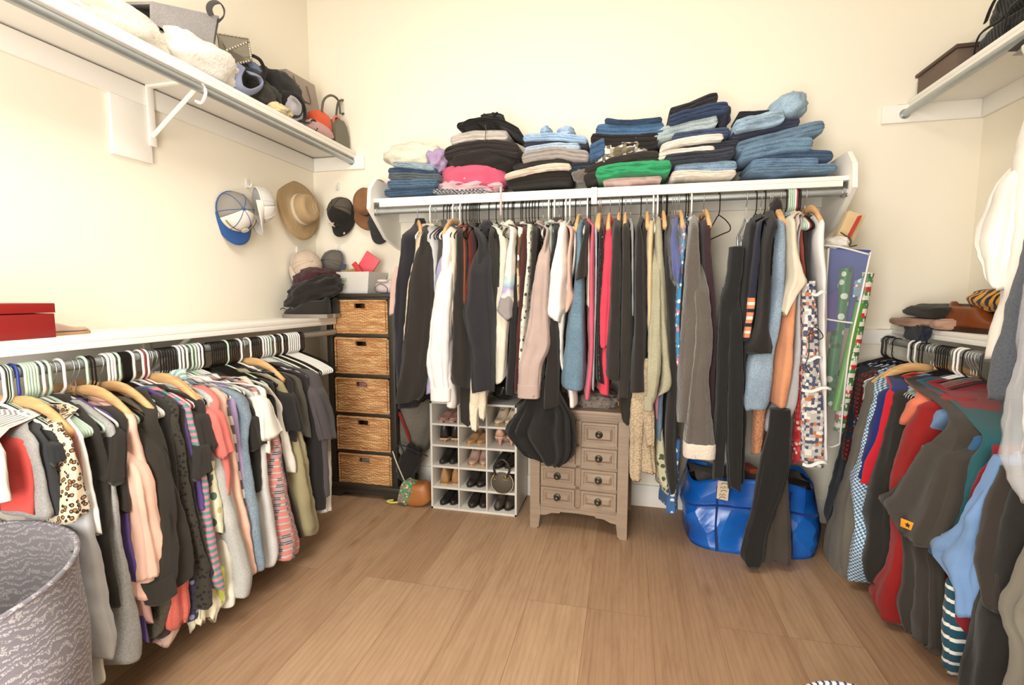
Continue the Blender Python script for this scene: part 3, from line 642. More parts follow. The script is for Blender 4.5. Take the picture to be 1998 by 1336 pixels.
g('B', 1240, None, fab((214, 192, 160), 'knit'), 'chunky oatmeal knit', ' hanging low beside the drawers', 'sweater', [(700, 1240, 1290), (780, 1232, 1272), (860, 1234, 1275), (920, 1240, 1280)],
  [[(760, 1232, 1256), (820, 1230, 1256), (900, 1228, 1252), (936, 1229, 1250)], [(770, 1252, 1274), (840, 1256, 1278), (872, 1262, 1276)]], lay=.02, neckf=False, kind='flat', thin=.02)
g('B', 1222, None, fab(BLK), 'black asymmetric hem', ' hanging over the drawers left of the oatmeal knit', 'dress', [(740, 1214, 1232), (790, 1208, 1234), (826, 1216, 1228)], lay=.02, neckf=False, kind='flat')
g('B', 1290, 'black', fab((205, 130, 150)), 'soft pink cardigan', ' whose cuff shows under the sage cardigan', 'cardigan', [(450, 1289, 1294), (600, 1288, 1296), (760, 1276, 1290), (815, 1277, 1286)], lay=-.01)
g('B', 1293, 'wood', fab((96, 118, 138), 'denim'), 'slim blue jeans', ' hanging below the pink cuff', 'jeans', [(760, 1286, 1298), (800, 1280, 1297), (845, 1279, 1295), (860, 1280, 1294)], lay=-.01, neckf=False)
g('B', 1300, 'black', fab((200, 196, 165), 'floral', (90, 100, 70), (215, 212, 190), 1.2), 'cream and olive print dress', ' behind the long black cardigan', 'dress', [(840, 1281, 1296), (880, 1279, 1300), (930, 1282, 1306), (968, 1298, 1308)], lay=-.02, neckf=False)
g('B', 1302, 'black', fab((50, 46, 44)), 'long black cardigan', ' trailing to a narrow rounded point', 'cardigan', [(420, 1294, 1308), (480, 1296, 1314), (553, 1297, 1320), (640, 1302, 1322), (760, 1302, 1326), (840, 1296, 1322), (900, 1295, 1322), (948, 1302, 1322), (966, 1308, 1319)], lay=.025)
g('B', 1308, None, fab((60, 110, 170), 'floral', (235, 232, 222), (40, 90, 160), 1.2), 'blue and white floral dress', ' touching down beside the blue bag', 'dress', [(860, 1320, 1330), (940, 1306, 1326), (1005, 1300, 1322)], lay=-.02, neckf=False, fold=1.4)
# garment in a clear dry-cleaning bag
t = g('B', 1317, 'wire', fab((70, 82, 150)), 'blue top inside clear plastic', ' left of the grey fur coat', 'top', [(462, 1306, 1324), (500, 1306, 1330), (530, 1308, 1334), (548, 1316, 1330)], lay=.04)
rnd = random.Random(5); R = RK['B']; rr = [R.row(*q, .06) for q in [(424, 1310, 1322), (450, 1304, 1340), (470, 1302, 1342), (505, 1305, 1328), (556, 1312, 1322)]]
put('plastic_cover', strip(R, rr, R.s_at(1317), 'sleeve', .06, rnd, neck=False, fold=3), CLEAR, t, label='clear plastic cover')
g('B', 1325, 'wood', fab(BLK), 'black jacket', ' half hidden behind the plastic covered top', 'jacket', [(470, 1328, 1346), (560, 1320, 1340), (640, 1312, 1334), (700, 1314, 1330)], lay=.01)
g('B', 1338, 'black', fab((60, 140, 190), 'floral', (235, 130, 160), (240, 240, 235), 1.5), 'bright blue tropical print top', ' low behind the grey fur coat', 'top', [(600, 1318, 1330), (660, 1316, 1330), (716, 1318, 1327)], lay=.02)
t = g('B', 1349, 'white', fab((100, 91, 84), 'fur'), 'grey fur coat', ' with pale fleece at the collar and cuff', 'coat',
  [(430, 1346, 1364), (500, 1336, 1372), (560, 1331, 1376), (640, 1326, 1378), (740, 1322, 1366), (800, 1321, 1352), (828, 1322, 1344)],
  [[(500, 1352, 1376), (560, 1356, 1384), (640, 1358, 1392), (680, 1356, 1392), (740, 1348, 1384), (800, 1342, 1390), (850, 1338, 1396), (890, 1336, 1397)]], lay=.05, cuff=fab((226, 214, 198), 'fur'), hood=((428, 1348, 1366), (.03, .06, .03), .08, fab((205, 196, 184), 'fur')))
g('B', 1373, 'wood', fab((70, 45, 54)), 'plum cardigan', ' between the fur coat and the empty hanger', 'cardigan', [(428, 1368, 1387), (480, 1370, 1392), (560, 1374, 1400), (640, 1380, 1404), (740, 1376, 1402), (812, 1368, 1398)], lay=.02)
g('B', 1380, None, fab((72, 66, 63), 'fur'), 'dark grey velvet trousers', ' below the plum cardigan', 'trousers', [(790, 1366, 1396), (850, 1362, 1394), (884, 1366, 1392)], lay=-.02, neckf=False, kind='flat')
hanger('B', 1403, 'black', 'empty slim black hanger twisted towards the room', tilt=.08)
g('B', 1457, 'clip', fab((42, 42, 42)), 'black wide leg trousers', ' clipped to the clear hanger', 'trousers', [(480, 1424, 1460), (540, 1420, 1452), (600, 1408, 1446), (700, 1402, 1438), (780, 1400, 1430)],
  [[(560, 1414, 1434), (640, 1404, 1426), (760, 1400, 1422), (860, 1396, 1418), (938, 1393, 1412)], [(560, 1432, 1452), (640, 1426, 1450), (760, 1422, 1452), (880, 1420, 1450), (957, 1424, 1446)]], lay=.03, neckf=False)
g('B', 1475, 'black', fab((40, 40, 42)), 'black strappy dress', ' right of the wide leg trousers', 'dress', [(430, 1462, 1478), (480, 1458, 1474), (600, 1446, 1464), (700, 1440, 1458), (800, 1438, 1462), (940, 1436, 1458)], lay=.02)
g('B', 1492, 'black', fab((46, 48, 68), 'navystripe'), 'navy jersey', ' with orange and white sleeve stripes', 'jersey', [(436, 1478, 1492), (500, 1467, 1488), (560, 1461, 1481), (610, 1455, 1476), (662, 1448, 1466)], lay=.045, hood=((462, 1476, 1491), (.012, .03, .035), .17, fab((232, 170, 150))))
g('B', 1502, 'wood', fab((48, 43, 43)), 'black bell sleeve top', ' flaring out at its hem', 'top', [(410, 1497, 1513), (480, 1492, 1512), (560, 1487, 1509), (630, 1480, 1508), (660, 1466, 1514), (682, 1447, 1521), (694, 1466, 1516)], lay=.065)
g('B', 1506, 'wood', fab((50, 46, 46)), 'black knit with raised hood', ' behind the bell sleeve top', 'hoodie', [(424, 1506, 1518), (480, 1506, 1516), (540, 1502, 1513)], hood=((413, 1500, 1516), (.025, .04, .05), .1), lay=.0)
g('B', 1522, 'wire', fab((138, 156, 172), 'denim'), 'light wash denim jacket', ' with a buttoned hem low on the rod', 'jacket', [(424, 1514, 1532), (470, 1512, 1541), (540, 1508, 1540), (600, 1504, 1534), (660, 1490, 1526), (700, 1462, 1522), (750, 1449, 1518), (788, 1442, 1512), (804, 1448, 1502)], lay=.035)
g('B', 1533, 'black', fab((228, 218, 196)), 'cream collared shirt', ' with its cuff folded over the denim jacket', 'shirt', [(424, 1538, 1553), (480, 1543, 1562), (530, 1545, 1576), (552, 1540, 1584), (575, 1533, 1566), (600, 1531, 1546), (612, 1531, 1536)], lay=.07)
g('B', 1542, 'mint', fab((222, 152, 112), 'zgrad', (222, 200, 190)), 'peach and white colour block sweater', ' with a fuzzy sleeve', 'sweater', [(470, 1546, 1556), (560, 1542, 1560), (640, 1531, 1557), (700, 1525, 1554), (750, 1517, 1551), (792, 1514, 1541)], lay=.055)
g('B', 1546, 'mint', fab((222, 155, 115), 'knit'), 'peach knit sleeve', ' dangling below the denim jacket', 'sweater', [(770, 1474, 1504), (820, 1469, 1499), (860, 1467, 1494), (888, 1467, 1489)], lay=.0, neckf=False)
g('B', 1550, 'white', fab((190, 190, 193), 'heather', (204, 204, 206)), 'light grey sweatshirt', ' right of the peach sleeve', 'sweatshirt', [(470, 1554, 1564), (560, 1555, 1566), (640, 1550, 1568), (700, 1546, 1568), (780, 1528, 1566), (830, 1500, 1550), (852, 1500, 1540)], lay=.02)
g('B', 1553, 'red', fab((42, 40, 39)), 'black leggings', ' hanging almost to the floor over the blue bag', 'leggings', [(800, 1506, 1546), (850, 1500, 1546), (900, 1488, 1545), (950, 1479, 1532), (1000, 1470, 1514), (1050, 1455, 1498), (1090, 1447, 1492), (1104, 1456, 1484)], lay=.07, neckf=False, kind='flat')
g('B', 1557, 'black', fab((86, 78, 70)), 'brown grey flared trousers', ' behind the black leggings', 'trousers', [(880, 1512, 1540), (930, 1515, 1540), (1000, 1500, 1542), (1060, 1492, 1546), (1100, 1488, 1542)], lay=.03, neckf=False, kind='flat')
g('B', 1560, 'black', fab((150, 70, 62)), 'brick red blouse', ' left of the white hanging organiser', 'blouse', [(450, 1556, 1570), (520, 1562, 1576), (640, 1566, 1580), (760, 1566, 1578)], lay=-.01)
g('B', 1572, 'wood', fab((60, 50, 46)), 'dark lacy top', ' on a wooden hanger near the end of the back rod', 'top', [(430, 1556, 1574), (500, 1566, 1580), (580, 1568, 1584)], lay=-.03)
seen = {}
for px, ty, lab, grp in ([(853, 'wire', None, 0)] + [(880, 'black', 0, 0)] + [(x, 'black', 1, 1) for x in (921, 924, 927, 930)] + [(937, 'black', 2, 2)] + [(x, 'black', 3, 3) for x in (1021, 1034, 1045, 1052)] +
                         [(1113, 'white', 4, 4)] + [(1124, 'black', 5, 5)] + [(1214, 'black', 6, 6)] + [(x, 'black', 7, 7) for x in (1287,)] + [(x, 'wire', 8, 8) for x in (1312, 1322)] + [(1343, 'black', 9, 9)] + [(1485, 'wire', 10, 10)] + [(1538, 'mint', 11, 11)]):
    L_ = {None: 'thin wire hanger just right of the first white hanger on the back rod', 0: 'slim black hanger just left of the white one over the loose white shirt', 1: 'slim black hanger in the tight bunch behind the charcoal hoodie', 2: 'slim black hanger just right of the charcoal hoodie neck',
          3: 'slim black hanger between burgundy top and dusty pink sweater', 4: 'white plastic hanger above the peach crinkled blouse', 5: 'slim black hanger left of the denim skirt hanger', 6: 'slim black hanger between the first two dark coats', 7: 'slim black hanger above the sage green cardigan',
          8: 'thin wire hanger poking from the plastic covered blue top', 9: 'slim black hanger left of the fur coat collar', 10: 'thin wire hanger above the navy jersey', 11: 'pale mint plastic hanger just right of the denim jacket'}[lab]
    G_ = {1: 'black hangers bunched behind the charcoal hoodie', 3: 'black hangers left of the dusty pink sweater', 8: 'wire hangers in the plastic covered top'}.get(lab)
    seen[lab] = seen.get(lab, 0) + 1
    hanger('B', px, ty, (ORD[seen[lab] - 1] + ' ' + L_) if G_ else L_, G_)
# ---- left rod, near to far
GREY = (150, 150, 148)
g('L', 15, 'wood', fab((150, 148, 147), 'heather', (168, 166, 164)), 'grey marl tee', ' nearest the laundry basket beside the red top', 'shirt', [(830, 40, 60), (870, 60, 84), (930, 74, 96), (1004, 76, 118)], collar=True)
g('L', 2, 'mint', fab((222, 212, 202), 'rib'), 'cream ribbed top', ' at the extreme near end of the left rod', 'top', [(850, -14, 8), (900, -10, 26), (985, 0, 36)], lay=.01)
g('L', -6, 'white', fab((225, 222, 216), 'vstripes', (150, 148, 146), sc=2), 'pale striped blouse', ' cut off by the left edge', 'blouse', [(860, -34, -10), (985, -26, 6)])
g('L', 8, 'mint', fab((222, 82, 76)), 'red sleeveless top', ' beside the grey marl tee', 'top', [(820, 26, 42), (870, 44, 64), (940, 52, 76), (1002, 48, 79)], lay=-.02)
g('L', 22, 'blue', fab((62, 64, 68)), 'charcoal tee with white studs', ' along its shoulder', 'shirt', [(838, 60, 88), (880, 78, 112), (940, 92, 122), (1010, 104, 132)], collar=True)
t = bpy.data.objects[[o.name for o in bpy.data.objects if o.get('label', '').startswith('charcoal tee with white studs')][0]]
b = B()
for k in range(7):
    f = k / 6; p = at(52 + 30 * f, 845 + 32 * f, 0, -1.53 + .03 * f); b.blob(p + Vector((.0, -.004, .004)), (.004, .004, .006), k, 0, nu=8, nv=6)
put('stud_row', b, solid((245, 245, 245), .3, k=1.), t, label='row of white studs')
g('L', 37, 'mint', fab((240, 236, 228), 'rib', sc=.6), 'white textured blouse', ' behind the studded tee', 'blouse', [(815, 88, 118), (850, 110, 138), (900, 124, 146), (960, 120, 142)])
g('L', 42, 'mint', fab((48, 50, 54)), 'slate black tee', ' with a small cap sleeve over the leopard top', 'shirt', [(840, 96, 114), (880, 112, 134), (898, 114, 137)], [[(862, 104, 128), (900, 110, 138)]], lay=.01)
g('L', 48, 'mint', fab((192, 194, 198)), 'pale grey trousers', ' hanging lowest under the leopard top', 'trousers', [(960, 150, 186), (1010, 158, 194), (1080, 164, 210), (1180, 178, 230), (1262, 198, 240), (1286, 206, 232)], lay=.03, neckf=False)
g('L', 54, 'mint', fab((236, 234, 228)), 'white long skirt', ' whose edge shows beside the laundry basket', 'skirt', [(1090, 168, 180), (1220, 184, 200), (1336, 198, 214)], lay=.0, neckf=False)
g('L', 60, 'mint', fab((232, 215, 185), 'leopard', (170, 120, 75), (60, 42, 32)), 'leopard print top', ' in cream and brown', 'blouse', [(826, 108, 128), (862, 130, 150), (900, 136, 162), (950, 132, 182), (1000, 130, 200), (1010, 128, 196)], lay=.045)
g('L', 63, 'black', fab((178, 120, 112)), 'dusty rose top', ' with an edge showing beside the leopard print', 'top', [(818, 118, 134), (860, 146, 160), (910, 154, 166), (960, 160, 172)], lay=.02)
g('L', 72, 'white', fab((240, 238, 234)), 'plain white blouse', ' right of the leopard print top', 'blouse', [(815, 124, 142), (850, 152, 170), (900, 164, 182), (1000, 180, 201), (1046, 192, 206)], lay=.03, collar=True)
g('L', 85, 'mint', fab((56, 52, 45)), 'black zip cardigan', ' left of the long heather grey dress', 'cardigan', [(790, 140, 168), (840, 182, 204), (900, 198, 215), (980, 205, 222), (1060, 204, 228), (1120, 214, 238), (1180, 231, 242)], collar=True, lay=.02)
g('L', 92, 'wire', fab((46, 42, 38)), 'black vest top', ' right behind the white blouse', 'vest', [(770, 120, 150), (830, 168, 190), (900, 186, 202)])
g('L', 100, 'wire', fab(GREY, 'heather', (170, 170, 168)), 'long heather grey dress', ' reaching lowest near the left front', 'dress', [(812, 185, 212), (870, 216, 230), (960, 214, 236), (1050, 226, 248), (1130, 236, 264), (1210, 234, 288), (1280, 226, 298), (1292, 240, 290)], collar=True, lay=.02)
g('L', 113, 'white', fab((92, 70, 140)), 'purple top', ' in a narrow strip beside the heather dress', 'top', [(815, 206, 232), (870, 228, 242), (980, 240, 252), (1060, 250, 260), (1150, 268, 282), (1250, 286, 296)], lay=.0)
g('L', 135, 'wire', fab((54, 49, 43)), 'black tee', ' with a sharp winged sleeve beside the pink tops', 'shirt', [(792, 200, 236), (850, 238, 254), (920, 240, 256), (1000, 244, 256)],
  [[(830, 228, 250), (880, 224, 253), (938, 212, 253)]], collar=True, lay=.02)
g('L', 145, 'wood', fab((204, 158, 150)), 'dusty pink top', ' left of the pale peach shirt', 'top', [(785, 198, 228), (840, 244, 260), (900, 256, 276), (980, 252, 280), (1080, 262, 288), (1180, 272, 305), (1216, 290, 306)], lay=.01)
g('L', 158, 'mint', fab((236, 190, 170)), 'pale peach shirt', ' with a long loose sleeve', 'shirt', [(835, 252, 278), (900, 264, 296), (1000, 272, 310), (1080, 280, 326), (1120, 276, 330), (1160, 272, 312)],
  [[(870, 258, 288), (950, 268, 306), (1040, 282, 326), (1100, 288, 342), (1122, 290, 342)]], lay=.03)
g('L', 168, 'black', fab((88, 82, 68), 'heather', (108, 100, 84)), 'olive grey marl cardigan', ' right of the pale peach shirt', 'cardigan', [(775, 232, 262), (830, 272, 292), (900, 288, 305), (1000, 304, 320), (1120, 324, 345), (1240, 296, 330)], collar=True, lay=.0)
g('L', 175, 'black', fab((58, 53, 44)), 'large black sweatshirt', ' with a broad banded hem', 'sweatshirt', [(760, 262, 300), (815, 290, 322), (860, 300, 336), (940, 308, 352), (1010, 316, 376), (1090, 322, 396), (1140, 318, 398)],
  [[(830, 292, 322), (900, 302, 334), (1000, 312, 350), (1090, 314, 356), (1160, 300, 352)]], lay=.035, cuff=True, collar=True)
g('L', 200, 'white', fab((226, 108, 98), 'heather', (236, 124, 112)), 'coral red fleece', ' showing below the black sweatshirt hem', 'sweater', [(1090, 330, 375), (1165, 322, 376), (1200, 320, 378), (1218, 322, 374)], lay=.0, neckf=False, kind='flat')
g('L', 207, 'white', fab((66, 62, 58)), 'dark grey skirt', ' beneath the coral fleece', 'skirt', [(1180, 295, 350), (1220, 298, 346), (1238, 300, 335)], lay=-.02, neckf=False, kind='flat')
g('L', 212, 'white', fab((66, 64, 88), 'floral', (130, 134, 165), (60, 58, 70), 1.5), 'navy paisley blouse', ' peeking low beside the coral fleece', 'blouse', [(1130, 368, 392), (1190, 370, 398), (1215, 366, 388)], lay=-.01, neckf=False)
g('L', 222, 'mint', fab((240, 232, 205), 'rib'), 'cream frilled camisole', ' with a wavy hem near the floor', 'top', [(1140, 382, 432), (1185, 380, 440), (1212, 386, 424)], lay=-.01, neckf=False, hem=.03, kind='flat', fold=2)
g('L', 192, 'wood', fab((230, 196, 184)), 'blush pink slip', ' just below the paisley blouse', 'slip', [(1180, 330, 358), (1235, 322, 356), (1252, 316, 344)], lay=-.03, neckf=False, kind='flat')
g('L', 230, 'black', fab((70, 65, 56), 'lace', (40, 36, 32)), 'black lace blouse', ' in the middle of the left rod', 'blouse', [(760, 300, 334), (815, 334, 358), (880, 346, 372), (960, 356, 385), (1050, 376, 402), (1120, 396, 424), (1180, 392, 424)], lay=.03)
g('L', 233, 'black', fab((52, 48, 44)), 'black graphic tee', ' with pale lettering down its side', 'shirt', [(770, 290, 322), (830, 322, 344), (900, 332, 352), (1000, 345, 362)], lay=.02)
g('L', 236, 'black', fab((50, 46, 40)), 'black tank top', ' left of the purple sleeve', 'vest', [(768, 312, 345), (830, 348, 366), (900, 362, 380), (1000, 376, 392), (1120, 404, 424)], lay=.02)
g('L', 239, 'black', fab((92, 72, 138)), 'violet tee', ' left of the teal and pink stripes', 'shirt', [(785, 338, 356), (830, 356, 372), (900, 374, 390), (960, 386, 402), (1000, 392, 404)], lay=.02)
g('L', 250, 'white', fab((214, 132, 150), 'stripes', (88, 146, 142), sc=1.6), 'teal and pink striped top', ' in the middle of the left rod', 'top', [(795, 360, 378), (860, 378, 394), (930, 392, 412), (1000, 398, 424), (1080, 410, 436), (1130, 418, 444), (1149, 428, 444)], lay=.03)
g('L', 255, 'wire', fab((202, 214, 96)), 'lime green vest', ' peeking under the striped top', 'vest', [(1110, 424, 444), (1150, 424, 447), (1178, 430, 446)], lay=-.0, neckf=False)
g('L', 268, 'white', fab((58, 53, 48)), 'black layered tee', ' with two short sleeves over the stripes', 'shirt', [(775, 368, 398), (820, 388, 412), (880, 398, 420), (960, 396, 420)],
  [[(800, 382, 410), (874, 396, 429)], [(860, 390, 416), (928, 386, 420)]], lay=.025, collar=True)
g('L', 272, 'red', fab((232, 226, 196), 'floral', (90, 120, 110), (200, 190, 130), .8), 'cream floral blouse', ' with green motifs', 'blouse', [(900, 408, 424), (950, 414, 432), (1000, 420, 442), (1042, 428, 442)], lay=.02, neckf=False)
g('L', 278, 'white', fab((240, 236, 220)), 'ivory knit dress', ' left of the pale grey sweatshirt', 'dress', [(760, 350, 384), (810, 388, 410), (880, 412, 426), (980, 424, 442), (1080, 438, 460), (1165, 444, 468), (1180, 448, 466)], lay=.0, collar=True)
g('L', 285, 'wood', fab((180, 180, 176), 'heather', (196, 196, 192)), 'pale grey sweatshirt', ' with a ribbed hem', 'sweatshirt', [(762, 384, 412), (820, 412, 432), (900, 420, 448), (1000, 438, 474), (1090, 456, 500), (1150, 464, 502), (1168, 468, 492)], lay=.03, collar=True)
g('L', 289, 'wood', fab((186, 182, 160)), 'khaki beige tee', ' left of the coral tee', 'shirt', [(735, 330, 362), (790, 384, 404), (840, 402, 414)])
g('L', 298, 'wire', fab((150, 205, 205), 'vstripes', (230, 240, 236), sc=2), 'aqua striped shirt', ' behind the coral tee', 'shirt', [(720, 345, 372), (765, 376, 398), (800, 396, 412)])
g('L', 303, 'black', fab((224, 120, 112)), 'coral tee', ' with a soft short sleeve', 'shirt', [(752, 385, 404), (800, 414, 436), (850, 430, 452), (960, 440, 458)],
  [[(790, 410, 438), (888, 436, 462)]], lay=.035, collar=True)
g('L', 309, 'black', fab((244, 198, 176)), 'long peach tunic', ' right of the coral tee', 'tunic', [(750, 398, 420), (800, 430, 450), (870, 446, 464), (950, 458, 476), (1050, 478, 499), (1122, 494, 506)], lay=.02)
g('L', 314, 'black', fab((168, 148, 190)), 'lilac cardigan', ' left of the chambray dress', 'cardigan', [(740, 408, 436), (800, 452, 466), (880, 464, 478), (960, 476, 490), (1006, 482, 497)], lay=.015)
g('L', 319, 'black', fab((120, 118, 116), 'stripes', (232, 228, 222), sc=.5), 'grey and white block stripe sweater', ' behind the lilac cardigan', 'sweater', [(820, 446, 462), (880, 458, 472), (960, 470, 484), (990, 474, 486)], lay=.005)
g('L', 324, 'black', fab((124, 140, 152), 'denim'), 'chambray sleeveless dress', ' in faded grey blue', 'dress', [(775, 456, 490), (812, 474, 500), (860, 474, 492), (920, 478, 498), (1000, 488, 514), (1060, 497, 521), (1114, 505, 523)], lay=.03)
g('L', 329, 'black', fab((50, 46, 42)), 'black boxy tee', ' with a square short sleeve right of the chambray dress', 'shirt', [(760, 440, 466), (800, 486, 506), (860, 494, 514), (960, 504, 516)],
  [[(805, 488, 510), (872, 498, 527)]], lay=.02, collar=True)
g('L', 340, 'white', fab((205, 202, 200), 'heather', (216, 214, 212)), 'long off-white grey tunic', ' left of the plaid shirt', 'tunic', [(800, 504, 516), (870, 506, 522), (960, 510, 534), (1050, 522, 552), (1095, 524, 552), (1103, 530, 544)], lay=.02)
g('L', 347, 'white', fab((236, 226, 210)), 'cream shoulder blouse', ' with a ruffled edge above the black tees', 'blouse', [(735, 470, 492), (770, 492, 506), (830, 504, 514)], lay=.02)
g('L', 355, 'white', fab((244, 240, 230)), 'white flared sleeve tee', ' left of the plaid shirt', 'shirt', [(755, 500, 520), (800, 514, 528), (880, 524, 534)],
  [[(765, 504, 522), (800, 512, 538), (850, 516, 558)]], lay=.04)
g('L', 365, 'mint', fab((214, 128, 118), 'plaid', (172, 150, 150), (84, 82, 92), 1.5), 'pink and grey plaid shirt', ' hanging lowest among the far tops', 'shirt', [(850, 530, 552), (900, 534, 560), (960, 538, 572), (1030, 545, 592), (1078, 550, 596), (1092, 552, 580)], lay=.03)
g('L', 372, 'mint', fab((50, 46, 44)), 'black tunic', ' directly left of the plaid shirt top', 'tunic', [(740, 500, 524), (790, 528, 544), (850, 540, 552), (900, 546, 560), (1000, 570, 586), (1044, 584, 598)], lay=.01)
g('L', 378, 'white', fab((238, 232, 224)), 'white long cuffed shirt', ' in a slim strip above the khaki dress', 'shirt', [(790, 544, 556), (850, 554, 570), (900, 564, 580), (922, 570, 582)], lay=.02)
g('L', 385, 'white', fab((98, 118, 150), 'denim'), 'slim denim blue top', ' left of the khaki dress', 'top', [(760, 546, 558), (830, 560, 572), (880, 568, 578)], lay=.0)
g('L', 436, 'mint', fab((158, 148, 114)), 'khaki pleated dress', ' near the far end of the left rod', 'dress', [(780, 560, 574), (840, 572, 592), (900, 578, 607), (1000, 588, 628), (1035, 598, 634), (1046, 606, 624)], lay=.025, fold=1.6)
g('L', 445, 'black', fab((46, 42, 42)), 'black tee', ' with a pointed sleeve above the khaki dress', 'shirt', [(730, 540, 562), (780, 562, 580), (860, 570, 584)], [[(760, 556, 578), (840, 570, 598)]], lay=.03, collar=True)
g('L', 462, 'white', fab((238, 234, 230)), 'white tee', ' squeezed between black and grey tees', 'shirt', [(790, 574, 584), (850, 584, 596), (900, 592, 602)], lay=.0)
g('L', 470, 'wood', fab((94, 90, 82)), 'olive grey tee', ' third from the far end of the left rod', 'shirt', [(735, 566, 588), (790, 586, 604), (840, 592, 614), (852, 598, 612)], lay=.02, collar=True)
g('L', 480, 'white', fab((44, 40, 40)), 'black long dress', ' second from the far end of the left rod', 'dress', [(730, 576, 600), (790, 600, 618), (850, 608, 640), (880, 606, 645), (920, 612, 640), (990, 618, 642)], lay=.025)
g('L', 505, 'white', fab((92, 85, 88)), 'mauve grey tee', ' at the far end of the left rod', 'shirt', [(730, 600, 630), (790, 618, 646), (900, 624, 646), (970, 630, 650)],
  [[(745, 608, 634), (800, 620, 652), (856, 632, 660)]], lay=.035, collar=True)
g('L', 510, 'white', fab((232, 228, 226)), 'white long sleeve', ' dangling lowest at the far end', 'shirt', [(880, 640, 650), (950, 636, 652), (1000, 635, 652)], lay=.0, neckf=False)
rnd = random.Random(3)
def bunch(rk, lst, ty, lab, grp=None):
    for i, x in enumerate(lst): hanger(rk, x, ty, (ORD[i] + ' ' + lab) if len(lst) > 1 else lab, grp if len(lst) > 1 else None)
bunch('L', [242, 245], 'black', 'slim black hanger at the right of the first dark bunch', 'black hangers ending the first dark bunch')
bunch('L', [334], 'black', 'slim black hanger ending the dark bunch left of the bracket')
bunch('L', [390], 'black', 'slim black hanger right beside the left shelf bracket')
bunch('L', [405, 409, 413, 417, 421, 425, 429, 433, 440], 'black', 'slim black hanger in the first bunch right of the left shelf bracket', 'black hangers right of the bracket')
bunch('L', [449, 453, 457], 'black', 'slim black hanger just left of the tall white hanger past the bracket', 'black hangers left of the tall white hanger')
bunch('L', [485, 489, 493, 497, 501], 'black', 'slim black hanger in the second bunch right of the left shelf bracket', 'black hangers in the second far bunch')
bunch('L', [515, 528], 'white', 'white plastic hanger in the far half of the left rod', 'white hangers in the far half')
bunch('L', [520], 'mint', 'pale mint plastic hanger farthest along the left rod')
bunch('L', [535, 539, 548, 552], 'black', 'slim black hanger before the last white bunch on the left rod', 'black hangers before the last white bunch')
bunch('L', [543], 'white', 'white plastic hanger between two black ones near the far end')
bunch('L', [556, 560, 564, 568, 572, 576], 'white', 'empty white plastic hanger in the last bunch of the left rod', 'empty white hangers at the far end')
bunch('L', [580, 583, 586], 'black', 'empty slim black hanger at the very end of the left rod', 'black hangers at the very end')
bunch('L', [-1, 3], 'tube', 'black plastic tube hanger nearest the laundry basket', 'black hangers by the laundry basket')
# ---- right rod (far to near)
g('R', 1733, 'tube', fab((150, 28, 28), 'check', (32, 26, 28), (90, 24, 26), 2.), 'red and black plaid jacket', ' at the far end of the right rod', 'jacket', [(722, 1690, 1716), (745, 1655, 1690), (780, 1650, 1678), (840, 1640, 1664), (900, 1636, 1654)], lay=.02, collar=fab((120, 24, 26)))
g('R', 1745, 'wire', fab((30, 30, 40), 'check', (70, 80, 110), (230, 230, 230), 2), 'navy gingham shirt', ' with only its collar showing', 'shirt', [(735, 1700, 1725), (760, 1672, 1700), (850, 1660, 1680)], collar=True)
g('R', 1740, 'tube', fab((36, 46, 64)), 'dark navy trousers', ' beside the grey long sleeve shirt', 'trousers', [(755, 1655, 1672), (850, 1638, 1662), (950, 1612, 1646), (1000, 1600, 1628), (1040, 1606, 1626)], lay=.02)
g('R', 1785, 'white', fab((222, 218, 212)), 'white dress shirt', ' right behind the grey sleeve', 'shirt', [(740, 1690, 1750), (765, 1673, 1700), (800, 1672, 1682)], collar=True)
g('R', 1790, 'black', fab((120, 114, 104)), 'grey snap cuff shirt', ' with a long sleeve reaching the floor', 'shirt', [(762, 1680, 1712), (820, 1668, 1694), (900, 1656, 1680), (1000, 1640, 1662)],
  [[(775, 1674, 1700), (820, 1663, 1686), (900, 1650, 1676), (980, 1622, 1656), (1010, 1618, 1654), (1045, 1608, 1650), (1085, 1600, 1646), (1110, 1610, 1640)]], collar=True, cuff=True, lay=.02)
g('R', 1798, 'white', fab((196, 214, 222), 'check', (60, 110, 160), (232, 238, 240), 2.6), 'blue and white checked shirt', ' between grey and royal blue', 'shirt', [(775, 1698, 1714), (840, 1682, 1694), (900, 1664, 1682), (930, 1647, 1674), (955, 1652, 1672), (1010, 1655, 1672), (1060, 1650, 1681), (1127, 1643, 1661)], lay=.05)
g('R', 1805, 'black', fab((32, 48, 120)), 'royal blue polo', ' edged by a red strip', 'polo shirt', [(752, 1725, 1770), (778, 1702, 1732), (850, 1685, 1710), (900, 1672, 1694), (932, 1668, 1680)], lay=.04, collar=True)
g('R', 1812, 'black', fab((205, 30, 48)), 'red lined tee', ' showing as a thin red edge', 'shirt', [(770, 1722, 1738), (850, 1706, 1716), (900, 1686, 1698), (944, 1672, 1684)], lay=.045)
g('R', 1818, 'wood', fab((48, 45, 42)), 'long black jacket', ' hanging lowest between blue and crimson', 'jacket', [(772, 1728, 1764), (850, 1714, 1748), (920, 1694, 1732), (1000, 1668, 1732), (1050, 1672, 1730), (1100, 1666, 1720), (1137, 1682, 1712)], lay=.03)
g('R', 1824, 'wood', fab((158, 188, 176)), 'pale mint polo', ' with a small chest emblem', 'polo shirt', [(748, 1770, 1828), (768, 1736, 1780), (800, 1738, 1750)], collar=True, lay=.01)
g('R', 1838, 'black', fab((240, 130, 100)), 'coral polo shirt', ' with a crisp collar', 'polo shirt', [(772, 1772, 1816), (792, 1756, 1794), (822, 1748, 1766)], collar=True, lay=.02)
